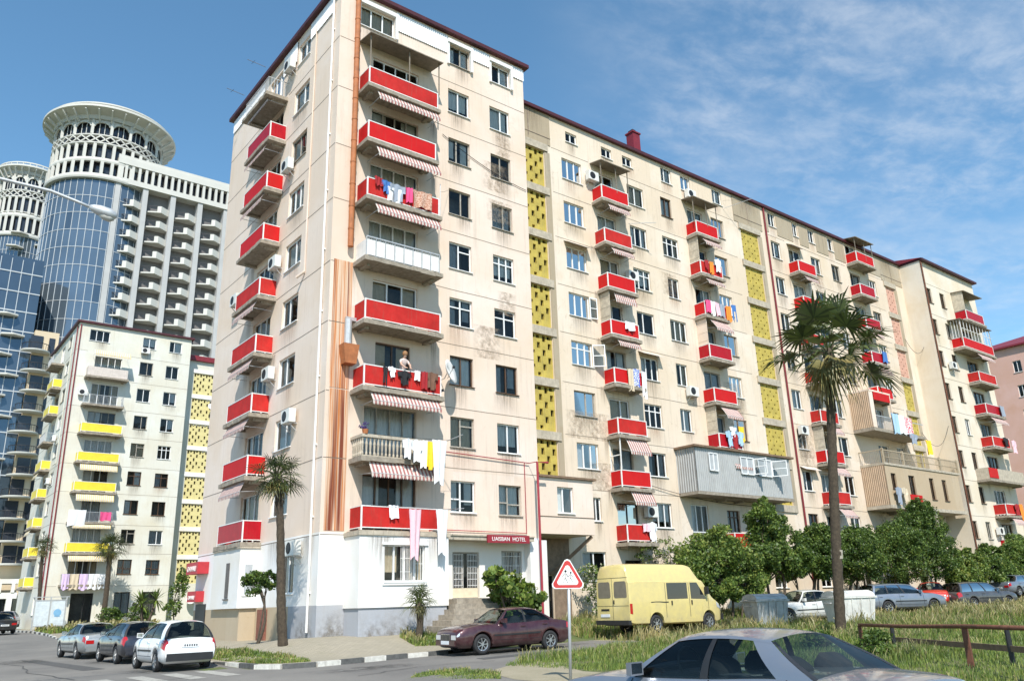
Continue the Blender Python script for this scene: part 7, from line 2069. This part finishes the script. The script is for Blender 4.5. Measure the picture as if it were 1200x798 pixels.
m = MB(); m.lathe([(.0, 0), (.10, 0), (.13, .18), (.11, .18), (0, .14)], 12); build(m, 'pot', M_terra, t)
P = clump_points([(0, 0, .30, .2, .2, .16)], 160, 77, sub=8, subr=.5); V, mi = leaves(P, .07, [leafmat('purple_petal', (.10, .03, .32), .2), L_mid], (3, 1)); link('blossom', quads_mesh('blossom', V, mi, [MATS['purple_petal'], L_mid]), t)

# aerials on the gable eave
for y, z in ((8.4, 29.3), (11.6, 29.3)):
    t = thing('tv_aerial', 'thin aerial rod sticking out over the gable eave', 'aerial', (-.36, y, z-.05), 0, 'aerials on the eave')
    m = MB(); m.tube([(0, 0, 0), (-.9, .4, .35)], .015, 5); m.tube([(-.6, .05, .2), (-.62, .5, .25)], .01, 5); build(m, 'rod', M_dark, t)

# open casements swung out of windows
def casement(fc, u, z, w, h, ang, name='open_casement'):
    m = MB()
    m.box(0, -.02, 0, .05, .02, h); m.box(w-.05, -.02, 0, w, .02, h); m.box(.05, -.02, 0, w-.05, .02, .05); m.box(.05, -.02, h-.05, w-.05, .02, h); m.box(.05, -.018, h*.5-.02, w-.05, .018, h*.5+.02)
    o = build(m, name, M_pvc, fc.root, fc.at(u, -.02, z), fc.rz+ang); g = MB(); g.quad((.05, 0, .05), (w-.05, 0, .05), (w-.05, 0, h-.05), (.05, 0, h-.05)); build(g, 'pane', M_glass, o)
casement(B, 16.66, F(3)+1.0, .7, 1.25, R(-38)); casement(B, 16.66, F(4)+1.0, .5, 1.25, R(-12))
casement(gb, 28.2, 7.85, .8, .95, R(-75)); casement(gb, 30.0, 7.85, .9, .95, R(-60))

# electricity cables looped along the wing and across to the end block
for i, (a, b, sag, lab) in enumerate((((19.9, 1.7, 7.0), (30, 1.7, 6.2), .25, 'dark cable sagging along the wing above the van'), ((53.3, 1.7, 21.2), (54.7, .9, 20.5), .9, 'looped cable on the side wall of the end block, upper'), ((53.2, 1.7, 13.2), (54.75, .2, 13.6), 1.4, 'looped cable on the side wall of the end block, lower'), ((5.6, -.05, 22.9), (10.8, -.05, 21.4), .25, 'thin cable slanting over the peach front'))):
    a, b = Vector(a), Vector(b); m = MB(); m.tube([(a+(b-a)*q/10-Vector((0, 0, sag*4*(q/10)*(1-q/10))))-a for q in range(11)], .016, 5)
    tag(build(m, 'electric_cable', M_dark, None, a), lab, 'cable')

# ------------------------------------------------------------------ the person leaning over the balcony rail
def person():
    root = thing('person', 'person with fair hair and a pale top leaning over the balcony rail with the washing', 'person', fac_world(A, 3.15, -.60, F(2)))
    bm = bmesh.new(); sk = bm.verts.layers.skin.verify()
    J = {'pel': ((0, .02, .93), .135), 'wst': ((0, -.01, 1.08), .12), 'che': ((0, -.10, 1.28), .135), 'sh': ((0, -.17, 1.41), .10), 'nk': ((0, -.21, 1.49), .055), 'hd0': ((0, -.25, 1.57), .08), 'hd1': ((0, -.27, 1.66), .092), 'hd2': ((0, -.27, 1.74), .06)}
    for s, n in ((-1, 'l'), (1, 'r')):
        J.update({'hip'+n: ((s*.09, .03, .88), .095), 'kn'+n: ((s*.10, -.01, .49), .065), 'an'+n: ((s*.10, .05, .09), .045), 'toe'+n: ((s*.11, -.10, .04), .038),
                  'so'+n: ((s*.17, -.16, 1.39), .062), 'el'+n: ((s*.22, -.32, 1.16), .045), 'wr'+n: ((s*.13, -.47, 1.02), .032), 'ha'+n: ((s*.11, -.53, .99), .034)})
    vs = {}
    for k, (p, r) in J.items():
        v = bm.verts.new(p); v[sk].radius = (r, r); vs[k] = v
    E_ = [('pel', 'wst'), ('wst', 'che'), ('che', 'sh'), ('sh', 'nk'), ('nk', 'hd0'), ('hd0', 'hd1'), ('hd1', 'hd2')]
    for n in 'lr': E_ += [('pel', 'hip'+n), ('hip'+n, 'kn'+n), ('kn'+n, 'an'+n), ('an'+n, 'toe'+n), ('sh', 'so'+n), ('so'+n, 'el'+n), ('el'+n, 'wr'+n), ('wr'+n, 'ha'+n)]
    # fingers
    for s, n in ((-1, 'l'), (1, 'r')):
        for q in range(5):
            bx, by, bz = J['ha'+n][0]; off = (q-2)*.018
            a = bm.verts.new((bx+off, by-.04 if q else by-.01, bz-.01)); b = bm.verts.new((bx+off*1.2-(.02*s if q == 0 else 0), by-.075-(.008 if q in (2, 3) else 0) if q else by-.035, bz-.04))
            a[sk].radius = (.0095, .0095); b[sk].radius = (.008, .008); bm.edges.new((vs['ha'+n], a)); bm.edges.new((a, b))
    for a, b in E_: bm.edges.new((vs[a], vs[b]))
    vs['pel'][sk].use_root = True
    me = bpy.data.meshes.new('body'); bm.to_mesh(me); bm.free()
    tmp = link('tmp', me); tmp.modifiers.new('s', 'SKIN'); sb = tmp.modifiers.new('u', 'SUBSURF'); sb.levels = 2
    dg = bpy.context.evaluated_depsgraph_get(); me2 = bpy.data.meshes.new_from_object(tmp.evaluated_get(dg)); bpy.data.objects.remove(tmp)
    me2.name = 'body'; me2.materials.clear()
    for m_ in (plain('skin', (.52, .32, .23), .5, var=.05), plain('pale_top', (.62, .50, .46), .9), plain('dark_trousers', (.05, .05, .07), .9)): me2.materials.append(m_)
    for p in me2.polygons:
        c = p.center; p.use_smooth = True
        arm = c.y < -.28 and c.z < 1.33
        p.material_index = 0 if (c.z > 1.47 or arm) else (1 if c.z > .95 else 2)
    body = link('body', me2, root)
    m = MB(); m.lathe([(0, .115), (.07, .10), (.108, .045), (.112, -.02), (.10, -.08), (.085, -.10)], 16)
    o = build(m, 'hair', plain('fair_hair', (.30, .15, .06), .7, var=.3, vscale=20), body, (0, -.245, 1.685), smooth=True); o.rotation_euler = (R(-14), 0, 0)
    m = MB()
    for s in (-1, 1): m.lathe([(0, -.004), (.010, 0), (0, .004)], 8, (s*.034, -.358, 1.655), 'y')
    m.box(-.02, -.353, 1.60, .02, -.345, 1.606); build(m, 'face_features', M_black, body)
    m = MB(); m.add([(-.014, -.345, 1.62), (.014, -.345, 1.62), (0, -.378, 1.622), (0, -.348, 1.66)], [(0, 1, 2), (0, 2, 3), (1, 3, 2)]); build(m, 'nose', MATS['skin'], body)
person()
